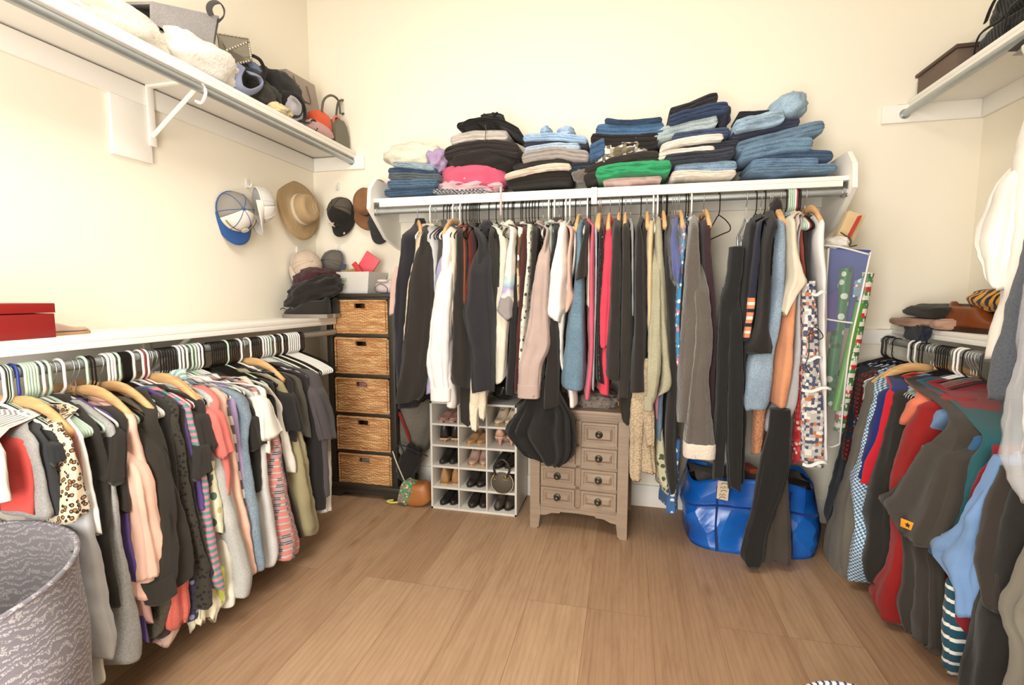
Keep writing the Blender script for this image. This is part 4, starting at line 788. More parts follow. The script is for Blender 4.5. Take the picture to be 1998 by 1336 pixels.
g('R', 1843, 'black', fab((148, 28, 28)), 'crimson long sleeve tee', ' reaching near the floor', 'shirt', [(772, 1810, 1880), (798, 1778, 1808), (850, 1748, 1790), (900, 1734, 1772), (960, 1722, 1768), (1050, 1722, 1764), (1110, 1712, 1752), (1165, 1680, 1742), (1198, 1704, 1732)], collar=True, lay=.03)
g('R', 1848, 'black', fab((112, 148, 190)), 'cornflower blue polo', ' behind the dark grey tee', 'polo shirt', [(785, 1850, 1905), (808, 1808, 1850), (846, 1792, 1808), (900, 1788, 1800), (1170, 1732, 1750), (1214, 1727, 1746)], collar=True, lay=.0)
t = g('R', 1868, 'wire', fab((74, 67, 60)), 'big charcoal brown tee', ' with an orange tag on its sleeve', 'shirt', [(820, 1836, 1890), (870, 1800, 1870), (930, 1780, 1860), (1000, 1768, 1850)],
  [[(840, 1806, 1870), (870, 1790, 1862), (930, 1758, 1850), (985, 1720, 1836), (1008, 1702, 1826), (1046, 1745, 1800)]], collar=True, lay=.06)
# orange tag with dark star
p0 = at(1772, 1024, 0, .905)
def star(c, ux, uz, r, nrm, th=.0015, inner=.45):
    b = B(); pts = []
    for k in range(10):
        a = PI / 2 + k * PI / 5; q = r if k % 2 == 0 else r * inner; pts.append(c + ux * (q * math.cos(a)) + uz * (q * math.sin(a)))
    b.loft([[p for p in pts], [p + nrm * th for p in pts]]); return b
ux = Vector((.55, -.83, 0)).normalized(); nr = Vector((-.83, -.55, 0)).normalized(); uz = Vector((0, 0, 1))
tagm = Matrix(((ux.x, nr.x, 0, p0.x), (ux.y, nr.y, 0, p0.y), (0, 0, 1, p0.z), (0, 0, 0, 1)))
bb = B(); bb.box((-.022, -.002, -.014), (.022, .002, .014), .001, tagm); tg = put('tag', bb, solid((240, 160, 40), .6), t, 'auto', 'orange tag'); 
put('star_mark', star(p0 + nr * .0022, ux, uz, .009, nr), solid((30, 26, 24), .6), tg, False)
g('R', 1862, 'black', fab((66, 60, 54)), 'dark brown trousers', ' below the tagged charcoal tee', 'trousers', [(1010, 1752, 1812), (1060, 1750, 1820), (1150, 1751, 1828), (1215, 1746, 1832), (1246, 1762, 1806)], lay=.02, neckf=False, kind='flat', thin=.02)
g('R', 1876, 'white', fab((50, 92, 130)), 'steel blue tee', ' with turquoise edging', 'shirt', [(838, 1878, 1902), (900, 1858, 1886), (960, 1838, 1862), (1030, 1818, 1840), (1075, 1808, 1824)], lay=.03)
g('R', 1884, 'white', fab((38, 96, 104)), 'teal tee', ' right of the steel blue tee', 'shirt', [(845, 1902, 1930), (900, 1880, 1912), (960, 1860, 1888), (1050, 1838, 1862), (1100, 1832, 1850)], lay=.03)
g('R', 1892, 'black', fab((140, 34, 46)), 'dark red tee', ' as a thin strip right of the teal tee', 'shirt', [(868, 1925, 1944), (930, 1896, 1912), (1000, 1872, 1886), (1200, 1858, 1868), (1255, 1850, 1860)], lay=.02)
g('R', 1897, 'wire', fab((118, 152, 198)), 'light blue jersey', ' with soft vertical folds', 'jersey', [(890, 1930, 1962), (950, 1892, 1936), (1020, 1862, 1908), (1085, 1800, 1888), (1104, 1812, 1884), (1150, 1846, 1880), (1200, 1860, 1880)], lay=.06, fold=1.6, neckf=False)
g('R', 1902, 'wire', fab((36, 84, 104), 'thinstripes', (232, 230, 224), sc=1.1), 'teal and white striped sleeve', ' curling at the floor', 'shirt', [(1130, 1838, 1856), (1180, 1832, 1858), (1240, 1830, 1858), (1275, 1836, 1852), (1303, 1832, 1848)], lay=.03, neckf=False, kind='sleeve')
g('R', 1908, 'wire', fab((64, 56, 50)), 'dark umber tee', ' in front of the long black coat', 'shirt', [(910, 1940, 1968), (980, 1906, 1950), (1050, 1892, 1948), (1110, 1884, 1948), (1180, 1906, 1946)], lay=.07, neckf=False)
g('R', 1915, 'wire', fab((44, 41, 38)), 'long black coat', ' nearest on the right rod', 'coat', [(930, 1955, 2010), (1000, 1935, 2000), (1100, 1905, 1998), (1200, 1874, 1975), (1270, 1858, 1962), (1370, 1846, 1950)], lay=.05, neckf=False)
g('R', 1930, 'tube', fab((128, 122, 110)), 'grey hooded sweatshirt', ' at the bottom right corner', 'hoodie', [(1060, 1985, 2040), (1140, 1946, 2020), (1190, 1926, 2000), (1260, 1948, 2020), (1370, 1930, 2020)], lay=.09, neckf=False)
bunch('R', [1727], 'tube', 'black plastic hanger farthest along the right rod')
bunch('R', [1752], 'black', 'slim black hanger just left of the white hangers on the right rod')
bunch('R', [1832], 'wire', 'metal hook hanger left of the black bunch on the right rod')
bunch('R', [1853, 1857], 'black', 'slim black hanger ending the bunch on the right rod', 'black hangers ending the right bunch')
# ---- hanging from the high right rod
g('U', 2070, None, fab((238, 232, 222)), 'long white shirt', ' hanging from the high rod at the right edge', 'shirt', [(150, 1990, 2090), (230, 1975, 2070), (300, 1958, 2050), (380, 1948, 2030), (470, 1944, 2015), (560, 1936, 1985), (640, 1915, 1960), (695, 1906, 1945)],
  [[(300, 1960, 1990), (380, 1926, 1972), (430, 1904, 1966), (470, 1898, 1956), (520, 1912, 1946), (560, 1928, 1942)]], lay=.0)
g('U', 2085, None, fab((84, 89, 99), 'heather', (96, 102, 112)), 'slate grey overcoat', ' hanging from the high rod in front of the white shirt', 'coat', [(300, 2010, 2090), (400, 1992, 2080), (480, 1972, 2060), (560, 1954, 2040), (650, 1934, 2010), (720, 1916, 1985), (778, 1911, 1968)], lay=.03)
rnd = random.Random(8); R = RK['U']
rr = [R.row(*q, .08) for q in [(420, 2010, 2100), (560, 1992, 2080), (660, 1978, 2060), (760, 1962, 2040), (860, 1944, 2010), (920, 1956, 2010), (985, 1985, 2020)]]
t = thing('garment_bag', 'clear plastic garment bag over a hanging white garment at the right edge', 'garment bag', R.P(rr[0][1], .2, rr[0][0]))
put('plastic_cover', strip(R, rr, (rr[0][1] + rr[0][2]) / 2, 'sleeve', .08, rnd, neck=False, fold=1.6), CLEAR2, t)
rr = [R.row(*q, .05) for q in [(560, 2020, 2060), (700, 2000, 2050), (800, 1992, 2030), (880, 1990, 2020)]]
put('hanging_cloth', strip(R, rr, (rr[0][1] + rr[0][2]) / 2, 'sleeve', .05, rnd, neck=False), fab((225, 222, 218)), t)
# ------------------------------------------------------------------ folded clothes on the back shelf
FZ = 1.7205
def folded(l, r, th, mat, short, extra, cat, arch=0., yf=2.5, dep=.27, layers=3, seed=0, ends=.5, grp=None, droop=None, wob=1.):
    """l, r: (px, py) of the left and right middle of the front edge; th: thickness in px"""
    A = at(l[0], l[1], 1, yf); C = at(r[0], r[1], 1, yf); h = th * 1.08 / (F / (yf * .95)) ; NS = 40; rings = []
    dy = wob * .012 * math.sin(seed * 2.1)
    t0 = thing(cat.replace(' ', '_'), short + extra, cat, ((A.x + C.x) / 2, yf + dep / 2, min(A.z, C.z) - h / 2), grp)
    for i in range(NS + 1):
        t = i / NS; X = A.x + (C.x - A.x) * t; Z = A.z + (C.z - A.z) * t + arch / 430 * math.sin(PI * t)
        e = (1 - abs(2 * t - 1) ** 16) ** .5 if 0 < t < 1 else .0
        hh = max(.003, h / 2 * (ends * .6 + (1 - ends * .6) * e)) if 0 < t < 1 else h * .12
        Z += (mn.noise(Vector((X * 9, seed * 3.3, 0)))) * .006 * wob
        if droop and t > droop[0]: Z -= droop[1] * ((t - droop[0]) / (1 - droop[0])) ** 2
        ring = []; K = 30
        ebx = .012 * (1 - e)
        for k in range(K):      # front, going down
            zz = 1 - 2 * k / (K - 1)
            y = yf + dy + .45 * hh * (1 - math.sqrt(max(0, 1 - abs(zz) ** 4.5))) + .009 * (1 - abs(math.sin(layers * PI * (zz + 1) / 2 + .02 + .5 * mn.noise(Vector((X * 7, seed, 1)))))) ** 3 * (1 if abs(zz) < .95 else 0) + ebx
            y += .009 * wob * mn.noise(Vector((X * 16, zz * 1.2 + seed, seed))) + .004 * wob * mn.noise(Vector((X * 45 + zz * 3, zz * 2.2, seed)))
            ring.append((X + .004 * mn.noise(Vector((zz * 2, t * 4, seed))), y, Z + hh * zz))
        for k in range(6):
            zz = -1 + 2 * k / 5; ring.append((X, yf + dep - .02 * abs(zz), Z + hh * zz * .85))
        rings.append(ring)
    b = B(); b.loft(rings); put('folded_cloth', b, mat, t0); return t0
def lump(l, r, t_, bt, mat, short, extra, cat, yf=2.5, dep=.24, seed=0, amp=.22, fr=2.2, pw=.8, tilt=0., root=None, pname='folded_cloth'):
    """a loosely heaped cloth: pixel box left,right,top,bottom"""
    A = at(l, (t_ + bt) / 2, 1, yf + dep * .3); C = at(r, (t_ + bt) / 2, 1, yf + dep * .3); zt = at((l + r) / 2, t_, 1, yf + dep * .3).z; zb = at((l + r) / 2, bt, 1, yf + dep * .2).z
    c = Vector(((A.x + C.x) / 2, yf + dep / 2, (zt + zb) / 2)); b = B()
    b.blob(c, ((C.x - A.x) / 2, dep / 2, (zt - zb) / 2), seed, amp, fr, pw, M=Ry(tilt), nu=44, nv=26)
    if root is None: root = thing(cat.replace(' ', '_'), short + extra, cat, (c.x, c.y, zb))
    put(pname, b, mat, root); return root
DN = lambda r, g_, b_: fab((r, g_, b_), 'denim')
folded((746, 375), (848, 369), 15, DN(62, 88, 116), 'blue jeans', ', lowest of the leftmost pile', 'jeans', seed=1)
folded((755, 360), (852, 356), 16, DN(78, 104, 128), 'mid blue jeans', ', second from bottom of the leftmost pile', 'jeans', seed=2)
folded((756, 343), (858, 345), 15, DN(92, 100, 106), 'grey blue jeans', ', middle of the leftmost pile', 'jeans', seed=3)
folded((753, 331), (850, 335), 13, DN(58, 82, 112), 'dark blue jeans', ' with a rolled edge near the leftmost pile top', 'jeans', seed=4)
folded((766, 321), (848, 325), 10, DN(150, 170, 182), 'pale blue jeans', ' just under the cream jumper', 'jeans', seed=5)
lump(751, 862, 279, 325, fab((236, 228, 208), 'rib'), 'fluffy cream jumper', ' on top of the leftmost pile', 'sweater', seed=6)
lump(838, 876, 288, 334, fab((178, 156, 192)), 'lilac ruffled scarf', ' spilling beside the cream jumper', 'scarf', seed=7, dep=.2, amp=.4, tilt=.5)
folded((845, 374), (952, 373), 10, fab((170, 172, 176), 'check', (70, 74, 96), (215, 210, 205), 2.5), 'grey and navy plaid shirt', ' at the bottom beside the shelf edge', 'shirt', seed=8, yf=2.492)
lump(851, 980, 346, 378, fab((226, 186, 192)), 'pale pink top', ' crumpled under the magenta one', 'top', seed=9, amp=.3, fr=3, dep=.25)
lump(859, 990, 316, 374, fab((214, 92, 122)), 'magenta pink sweater', ' in the second pile', 'sweater', seed=10, amp=.12, dep=.26, yf=2.495)
lump(872, 1016, 286, 340, fab((52, 46, 44), 'rib'), 'dark charcoal fleece', ' bulging over the magenta sweater', 'sweater', seed=11, amp=.16, dep=.27)
folded((865, 300), (1012, 292), 26, fab((58, 50, 48)), 'black brown sweatpants', ' folded under the pale grey ones', 'sweatpants', arch=14, seed=12)
folded((876, 272), (990, 262), 20, fab((196, 188, 180), 'heather', (208, 200, 192)), 'pale grey sweatpants', ' second from the top of the second pile', 'sweatpants', arch=6, seed=13)
t = folded((893, 250), (1016, 258), 14, fab((38, 35, 34)), 'black jacket', ' with a hanging cord on top of the second pile', 'jacket', arch=17, seed=14, wob=2.2)
lump(940, 985, 222, 250, fab((38, 35, 34)), '', '', '', seed=15, root=t, pname='hood', amp=.3)
p = [at(945, 232, 1, 2.485), at(948, 250, 1, 2.48), at(946, 278, 1, 2.475)]; b = B(); b.tube(spl(p, 5), .0022, 6); put('draw_cord', b, solid((70, 68, 66), .5), t)
folded((985, 352), (1112, 340), 26, fab((52, 47, 43)), 'black folded tops', ' at the bottom of the third pile', 'top', arch=4, seed=16, layers=3)
folded((984, 346), (1114, 324), 11, fab((234, 212, 194)), 'cream pink long sleeve top', ' draped across the third pile', 'top', arch=6, seed=17, yf=2.488)
folded((1000, 326), (1114, 315), 9, fab((66, 62, 60)), 'dark grey tee', ' thinly folded above the cream pink top', 'shirt', arch=8, seed=18)
folded((1108, 325), (1152, 324), 17, DN(48, 56, 74), 'navy jeans', ' poking out right of the third pile', 'jeans', seed=19)
folded((1018, 310), (1150, 306), 22, fab((158, 150, 146), 'heather', (168, 160, 156)), 'taupe grey sweatshirt', ' in the middle of the third pile', 'sweatshirt', arch=10, seed=20)
folded((1022, 293), (1132, 284), 14, DN(176, 192, 208), 'washed pale jeans', ' under the dark navy strip of the third pile', 'jeans', arch=3, seed=21)
folded((1020, 281), (1148, 281), 10, fab((72, 76, 92)), 'slate navy shorts', ' thinly folded near the third pile top', 'shorts', arch=6, seed=22)
t = folded((1020, 271), (1146, 273), 13, DN(158, 184, 212), 'light blue denim shorts', ' topping the third pile', 'shorts', arch=6, seed=23)
for a, c in ((1055, 1078), (1088, 1122)): lump(a, c, 249, 268, DN(164, 188, 212), '', '', '', seed=a, root=t, pname='waist_fold', amp=.2)
lump(1116, 1150, 328, 352, fab((112, 104, 98), 'fur'), 'rolled grey socks', ' between the third and fourth piles', 'socks', seed=24, dep=.1, amp=.2)
folded((1176, 353), (1292, 345), 8, fab((225, 196, 190)), 'pale pink and blue tee', ' under the green one', 'shirt', seed=25, yf=2.49)
folded((1162, 341), (1310, 326), 24, fab((52, 160, 108)), 'bright green tee', ' at the bottom of the fourth pile', 'shirt', arch=5, seed=26, wob=1.8, yf=2.488)
folded((1136, 340), (1288, 306), 30, fab((60, 54, 50)), 'black sweater', ' sloping above the bright green tee', 'sweater', arch=6, seed=27, layers=2)
lump(1158, 1262, 268, 322, fab((142, 132, 108), 'print', (120, 110, 90), (180, 168, 140), 2), 'khaki patterned trousers', ' bunched in the fourth pile', 'trousers', seed=28, amp=.3, fr=3, tilt=-.3)
folded((1150, 300), (1180, 285), 34, DN(62, 92, 128), 'blue jeans', ' behind the khaki patterned trousers', 'jeans', seed=29)
folded((1152, 270), (1286, 268), 24, fab((52, 46, 46)), 'black trousers', ' under the jeans of the fourth pile', 'trousers', arch=-4, seed=30)
folded((1162, 250), (1297, 246), 23, DN(72, 106, 142), 'medium blue jeans', ' near the top of the fourth pile', 'jeans', arch=-5, seed=31)
folded((1180, 236), (1292, 233), 8, DN(54, 78, 110), 'indigo jeans', ' topping the fourth pile', 'jeans', arch=-3, seed=32)
folded((1310, 339), (1438, 337), 12, fab((236, 226, 214)), 'white shorts', ' rolled at the bottom of the fifth pile', 'shorts', seed=33, yf=2.49)
folded((1317, 327), (1440, 322), 18, DN(132, 156, 180), 'light blue jeans', ' second from bottom of the fifth pile', 'jeans', arch=2, seed=34)
folded((1296, 313), (1434, 298), 20, DN(58, 62, 74), 'dark slate jeans', ' third from bottom of the fifth pile', 'jeans', arch=0, seed=35)
folded((1284, 306), (1396, 290), 14, fab((238, 230, 220)), 'ivory jeans', ' with one thin end, lower of two pale pairs', 'jeans', arch=4, seed=36)
folded((1316, 290), (1446, 278), 14, DN(58, 60, 72), 'charcoal navy jeans', ' between the two pale pairs', 'jeans', seed=37, yf=2.51)
folded((1288, 290), (1412, 268), 13, fab((242, 234, 224)), 'cream white jeans', ' upper of two pale pairs in the fifth pile', 'jeans', arch=6, seed=38)
folded((1312, 268), (1425, 256), 17, DN(66, 80, 110), 'steel navy jeans', ' above the cream white pair', 'jeans', arch=2, seed=39)
folded((1274, 264), (1402, 232), 24, DN(164, 178, 182), 'bleached grey blue jeans', ' sticking out left in the fifth pile', 'jeans', arch=3, seed=40)
folded((1304, 236), (1422, 210), 21, DN(50, 66, 98), 'deep blue jeans', ' second from the top of the fifth pile', 'jeans', arch=4, seed=41)
folded((1306, 219), (1402, 187), 21, DN(48, 46, 50), 'near black jeans', ' topping the tallest fifth pile', 'jeans', arch=-2, seed=42, layers=3)
lump(1400, 1425, 205, 245, DN(44, 48, 66), 'dark denim leg', ' drooping right of the fifth pile', 'jeans', seed=43, dep=.18)
folded((1462, 330), (1634, 328), 14, DN(102, 128, 152), 'faded blue jeans', ', lowest of the rightmost pile', 'jeans', seed=44, yf=2.495)
folded((1466, 317), (1600, 314), 12, DN(110, 138, 164), 'light mid blue jeans', ', second lowest of the rightmost pile', 'jeans', seed=45)
folded((1478, 308), (1630, 302), 18, DN(66, 88, 118), 'navy blue jeans', ' jutting right near the bottom of the rightmost pile', 'jeans', arch=3, seed=46)
folded((1446, 302), (1586, 280), 24, DN(104, 132, 156), 'sky denim jeans', ' with a leg folded down at left', 'jeans', arch=5, seed=47)
folded((1438, 288), (1612, 243), 24, DN(100, 124, 146), 'stone blue jeans', ' with a torn leg end sticking out right', 'jeans', arch=0, seed=48, wob=1.4)
folded((1430, 262), (1564, 233), 17, DN(56, 62, 88), 'midnight navy jeans', ' under the crumpled pale pair', 'jeans', arch=0, seed=49)
t = folded((1432, 250), (1530, 226), 24, DN(150, 174, 192), 'crumpled pale blue jeans', ' topping the rightmost pile', 'jeans', arch=0, seed=50, wob=2)
lump(1500, 1576, 182, 236, DN(150, 174, 192), '', '', '', seed=51, root=t, pname='leg_fold', tilt=-.5, amp=.14)
folded((1442, 222), (1505, 217), 10, fab((62, 60, 70)), 'dark tee', ' peeking behind the crumpled pale jeans', 'shirt', seed=52, yf=2.56, dep=.2)
# pink ribbon hanging over the shelf edge
b = B(); P = [at(977, y, 1, 2.478) for y in (364, 380, 400, 420)]
b.loft([[p + Vector((-.005, 0, 0)), p + Vector((.005, 0, 0)), p + Vector((.005, .0015, 0)), p + Vector((-.005, .0015, 0))] for p in P]); tagp(put('ribbon', b, fab((232, 196, 196))), 'pale pink ribbon hanging over the front edge of the back shelf', 'ribbon')

# ------------------------------------------------------------------ hats on hooks
def hook(p, n, lab, grp=None):
    """small white adhesive hook; n = outward unit vector of the wall"""
    t = thing('wall_hook', lab, 'hook', p, grp); n = Vector(n); s_ = n.cross(Vector((0, 0, 1)))
    b = B(); pr = [(-.011, -.02), (.011, -.02), (.013, .0), (.011, .022), (0, .03), (-.011, .022), (-.013, 0)]
    b.loft([[p + s_ * a + Vector((0, 0, c)) + n * .0005 for a, c in pr], [p + s_ * a * .9 + Vector((0, 0, c * .95)) + n * .006 for a, c in pr]]); put('base', b, WHITEP, t, 'auto')
    b = B(); b.tube(spl([p + n * .005 + Vector((0, 0, -.002)), p + n * .014 + Vector((0, 0, -.014)), p + n * .024 + Vector((0, 0, -.01)), p + n * .026 + Vector((0, 0, .004))], 4), [.005] * 4 * 3 + [.004], 8); put('hook_arm', b, WHITEP, t)
def frame_mat(o, x, y, z):
    M = Matrix.Identity(4)
    for i, v in enumerate((x, y, z)):
        for j in range(3): M[j][i] = v[j]
    M.translation = o; return M
def capm(o, facing, down, sc=1.):
    """cap frame: local +z = out of the crown, local -y = towards the brim"""
    z = Vector(facing).normalized(); y = -(Vector(down) - z * Vector(down).dot(z)).normalized(); x = y.cross(z)
    return frame_mat(Vector(o), x, y, z) @ Matrix.Scale(sc, 4)
def cap(o, facing, down, lab, m_front, m_back, m_brim, sc=1., extra=None, flat=.8):
    t = thing('baseball_cap', lab, 'cap', o); M = capm(o, facing, down, sc); R0 = .088
    for nm, sel, mm in (('front_panel', lambda a: math.sin(a) < -.25, m_front), ('back_panel', lambda a: math.sin(a) >= -.25, m_back)):
        b = B(); n = 40; rings = []
        for i in range(11):
            f = i / 10 * PI / 2; r = R0 * math.cos(f) ** .75 if i < 10 else .002; z = R0 * 1.15 * math.sin(f) * flat
            rings.append([M @ Vector((r * math.cos(2 * PI * k / n) * .93, r * math.sin(2 * PI * k / n) * 1.05, z)) for k in range(n)])
        vs = [b.ring(r) for r in rings]
        for i in range(10):
            for k in range(n):
                a = 2 * PI * (k + .5) / n
                if sel(a): j = (k + 1) % n; b._f([vs[i][k], vs[i][j], vs[i + 1][j], vs[i + 1][k]])
        bmesh.ops.delete(b.bm, geom=[v for v in b.bm.verts if not v.link_faces], context='VERTS')
        bmesh.ops.solidify(b.bm, geom=b.bm.faces, thickness=.0015)
        put(nm, b, mm, t)
    b = B(); b.tube([M @ Vector((R0 * math.cos(a) * .93, R0 * math.sin(a) * 1.05, .0)) for a in [2 * PI * k / 28 for k in range(28)]], .004, 6, closed=True); put('sweatband', b, m_brim, t)
    for a in (.0, PI / 3, 2 * PI / 3):
        b = B(); b.tube([M @ Vector((R0 * 1.012 * math.cos(f) ** .75 * math.cos(a) * .93 * s_, R0 * 1.012 * math.cos(f) ** .75 * math.sin(a) * 1.05 * s_, R0 * 1.16 * math.sin(f) * flat)) for s_, f in [(1, i * PI / 2 / 8) for i in range(8)] + [(-1, (8 - i) * PI / 2 / 8) for i in range(1, 9)]], .0016, 5); put('seam', b, m_brim, t)
    b = B(); b.blob(M @ Vector((0, 0, R0 * 1.16 * flat)), (.008 * sc, .008 * sc, .005 * sc), 1, 0, nu=12, nv=8); put('button', b, m_brim, t)
    b = B(); top = []; nn = 20
    def br(u, v, dz):
        a = PI + u * PI; R1 = R0 * .97
        x = R1 * math.cos(a); y = R1 * math.sin(a) * 1.03; L = .068 * math.sin(u * PI) ** .6 * v
        return M @ Vector((x * (1 + .04 * v), y - L, .002 - .020 * (x / R0) ** 2 * v * 1.0 - .012 * v + dz))
    for dz in (0, .003): top.append([b.ring([br(i / nn, v / 5, dz) for i in range(nn + 1)]) for v in range(6)])
    for q in top:
        for a_, c_ in zip(q[:-1], q[1:]):
            for i in range(nn): b._f([a_[i], a_[i + 1], c_[i + 1], c_[i]])
    for i in range(nn): b._f([top[0][5][i], top[0][5][i + 1], top[1][5][i + 1], top[1][5][i]])
    put('brim', b, m_brim, t)
    if extra: extra(t, M)
    return t
MESHG = solid((150, 146, 140), .8, bump=.6, bs=500); BLUE = fab((52, 92, 158)); WHT = fab((240, 234, 226)); MESHW = solid((225, 222, 220), .8, bump=.6, bs=500); BCAP = fab((48, 43, 39)); MESHB = solid((92, 84, 74), .8, bump=.6, bs=500)
hook(at(482, 360, 0, XL), (1, 0, 0), 'white adhesive hook above the blue cap')
def emblem(t, M):
    b = B(); b.lathe([(.0, .0), (.017, 0), (.017, .003), (.001, .004)], M @ T(.002, -.093, .052) @ Rx(1.15), 20); o = put('badge', b, solid((225, 215, 195), .5), t, 'auto', 'round pale badge')
    for y0, c in ((-.086, (235, 200, 80)), (-.078, (36, 46, 80))):
        b = B(); b.tube([M @ Vector((.088 * 1.02 * math.cos(a) * .93, .088 * 1.08 * math.sin(a), .032 + (y0 + .086) * 1.6)) for a in [PI * 1.15 + i * PI * .7 / 16 for i in range(17)]], .0016, 6); put('stripe', b, fab(c), t)
pc = at(474, 412, 0, -1.86)
cap(pc - Vector((.05, 0, 0)), (.95, -.32, .05), (.15, .10, -1), 'blue and white mesh cap hanging left of a white cap', WHT, MESHG, BLUE, 1.05, emblem)
pc = at(512, 400, 0, -1.84)
cap(pc - Vector((.03, 0, 0)), (.55, .80, .1), (.35, .2, -1), 'all white mesh cap between the blue cap and straw hat', WHT, MESHW, WHT, 1.0)
def brimhat(o, facing, down, lab, m, mb, R=.17, cr_=.085, hh=.1, bandr=1.02, dent=True, wavy=.012, sc=1.):
    t = thing('sun_hat', lab, 'hat', o); M = capm(o, facing, down, sc); n = 48
    def P(r, z, k): a = 2 * PI * k / n; w = wavy * math.sin(2 * a + 1) * max(0, (r - cr_) / (R - cr_)); return M @ Vector((r * math.cos(a), r * math.sin(a) * 1.06, z + w))
    prof = [(R, -.004), (R * .995, 0), (R * .9, .004), (cr_ * 1.25, .004), (cr_ * 1.03, .012), (cr_, hh * .5), (cr_ * .93, hh * .85), (cr_ * .78, hh), (cr_ * .5, hh * (.93 if dent else 1.02)), (cr_ * .2, hh * (.86 if dent else 1.03)), (.002, hh * (.85 if dent else 1.03))]
    b = B(); b.loft([[P(r, z, k) for k in range(n)] for r, z in prof], cap0=False)
    bmesh.ops.solidify(b.bm, geom=b.bm.faces, thickness=.003); put('hat_body', b, m, t)
    b = B(); b.loft([[P(cr_ * q, z, k) for k in range(n)] for q, z in ((1.03, .012), (1.05, .014), (1.04, .036), (1.0, .036), (1.03, .012))], cap0=False, cap1=False); put('hat_band', b, mb, t)
    return t
STRAW = fab((244, 214, 168), 'rib', sc=1.4, rough=.8)
brimhat(at(578, 410, 0, -1.935) + Vector((.02, 0, 0)), (.96, -.1, .12), (.1, .1, -1), 'wide straw sun hat hanging in the corner between two caps', STRAW, fab((226, 210, 184)), .165, .082, .095)
hook(at(660, 365, 1, YB), (0, -1, 0), 'white adhesive hook above the black star cap')
def stars(t, M):
    for (x, y, z, r) in ((-.026, -.085, .045, .026), (.035, -.1335, -.004, .009)):
        c = M @ Vector((x, y - .006, z + .0)); zx = (M.to_3x3() @ Vector((1, 0, 0))).normalized(); zn = (M.to_3x3() @ Vector((0, -.8, .6) if r > .02 else (0, 0, 1))).normalized(); zy = zn.cross(zx).normalized()
        put('star_patch', star(c + zn * .002, zx, zy, r, zn, .003, .42), solid((235, 222, 205), .6), t, False, 'pale star patch')
pc = at(658, 412, 1, 2.74)
cap(pc + Vector((0, .045, 0)), (-.1, -.95, .25), (.05, -.05, -1), 'black mesh cap with pale stars hanging above the dark shoes', BCAP, MESHB, BCAP, 1.0, stars)
FELT = fab((196, 144, 102))
brimhat(at(724, 398, 1, 2.775), (-.28, -.9, .18), (0, 0, -1), 'brown felt fedora partly behind the shelf end panel', FELT, fab((60, 46, 40)), .15, .075, .09, wavy=.016)
cap(at(737, 455, 1, 2.76) + Vector((0, .02, .06)), (0, -1, .1), (0, 0, -1), 'dark grey cap whose brim shows below the felt fedora', fab((70, 68, 72)), fab((70, 68, 72)), fab((70, 68, 72)), .8)
hook(at(580, 490, 0, XL), (1, 0, 0), 'white adhesive hook above the beige cap')
cap(at(598, 520, 0, -1.86), (.75, -.5, .35), (.1, -.1, -1), 'beige cap hanging above the dark shoes in the corner', fab((206, 186, 168)), fab((206, 186, 168)), fab((214, 196, 178)), 1.05)
hook(at(662, 487, 1, YB), (0, -1, 0), 'white adhesive hook above the grey cap')
cap(at(652, 515, 1, 2.75), (-.3, -.85, .3), (0, -.1, -1), 'grey cap hanging behind the white bin', fab((116, 110, 102)), fab((116, 110, 102)), fab((90, 100, 120)), .95)

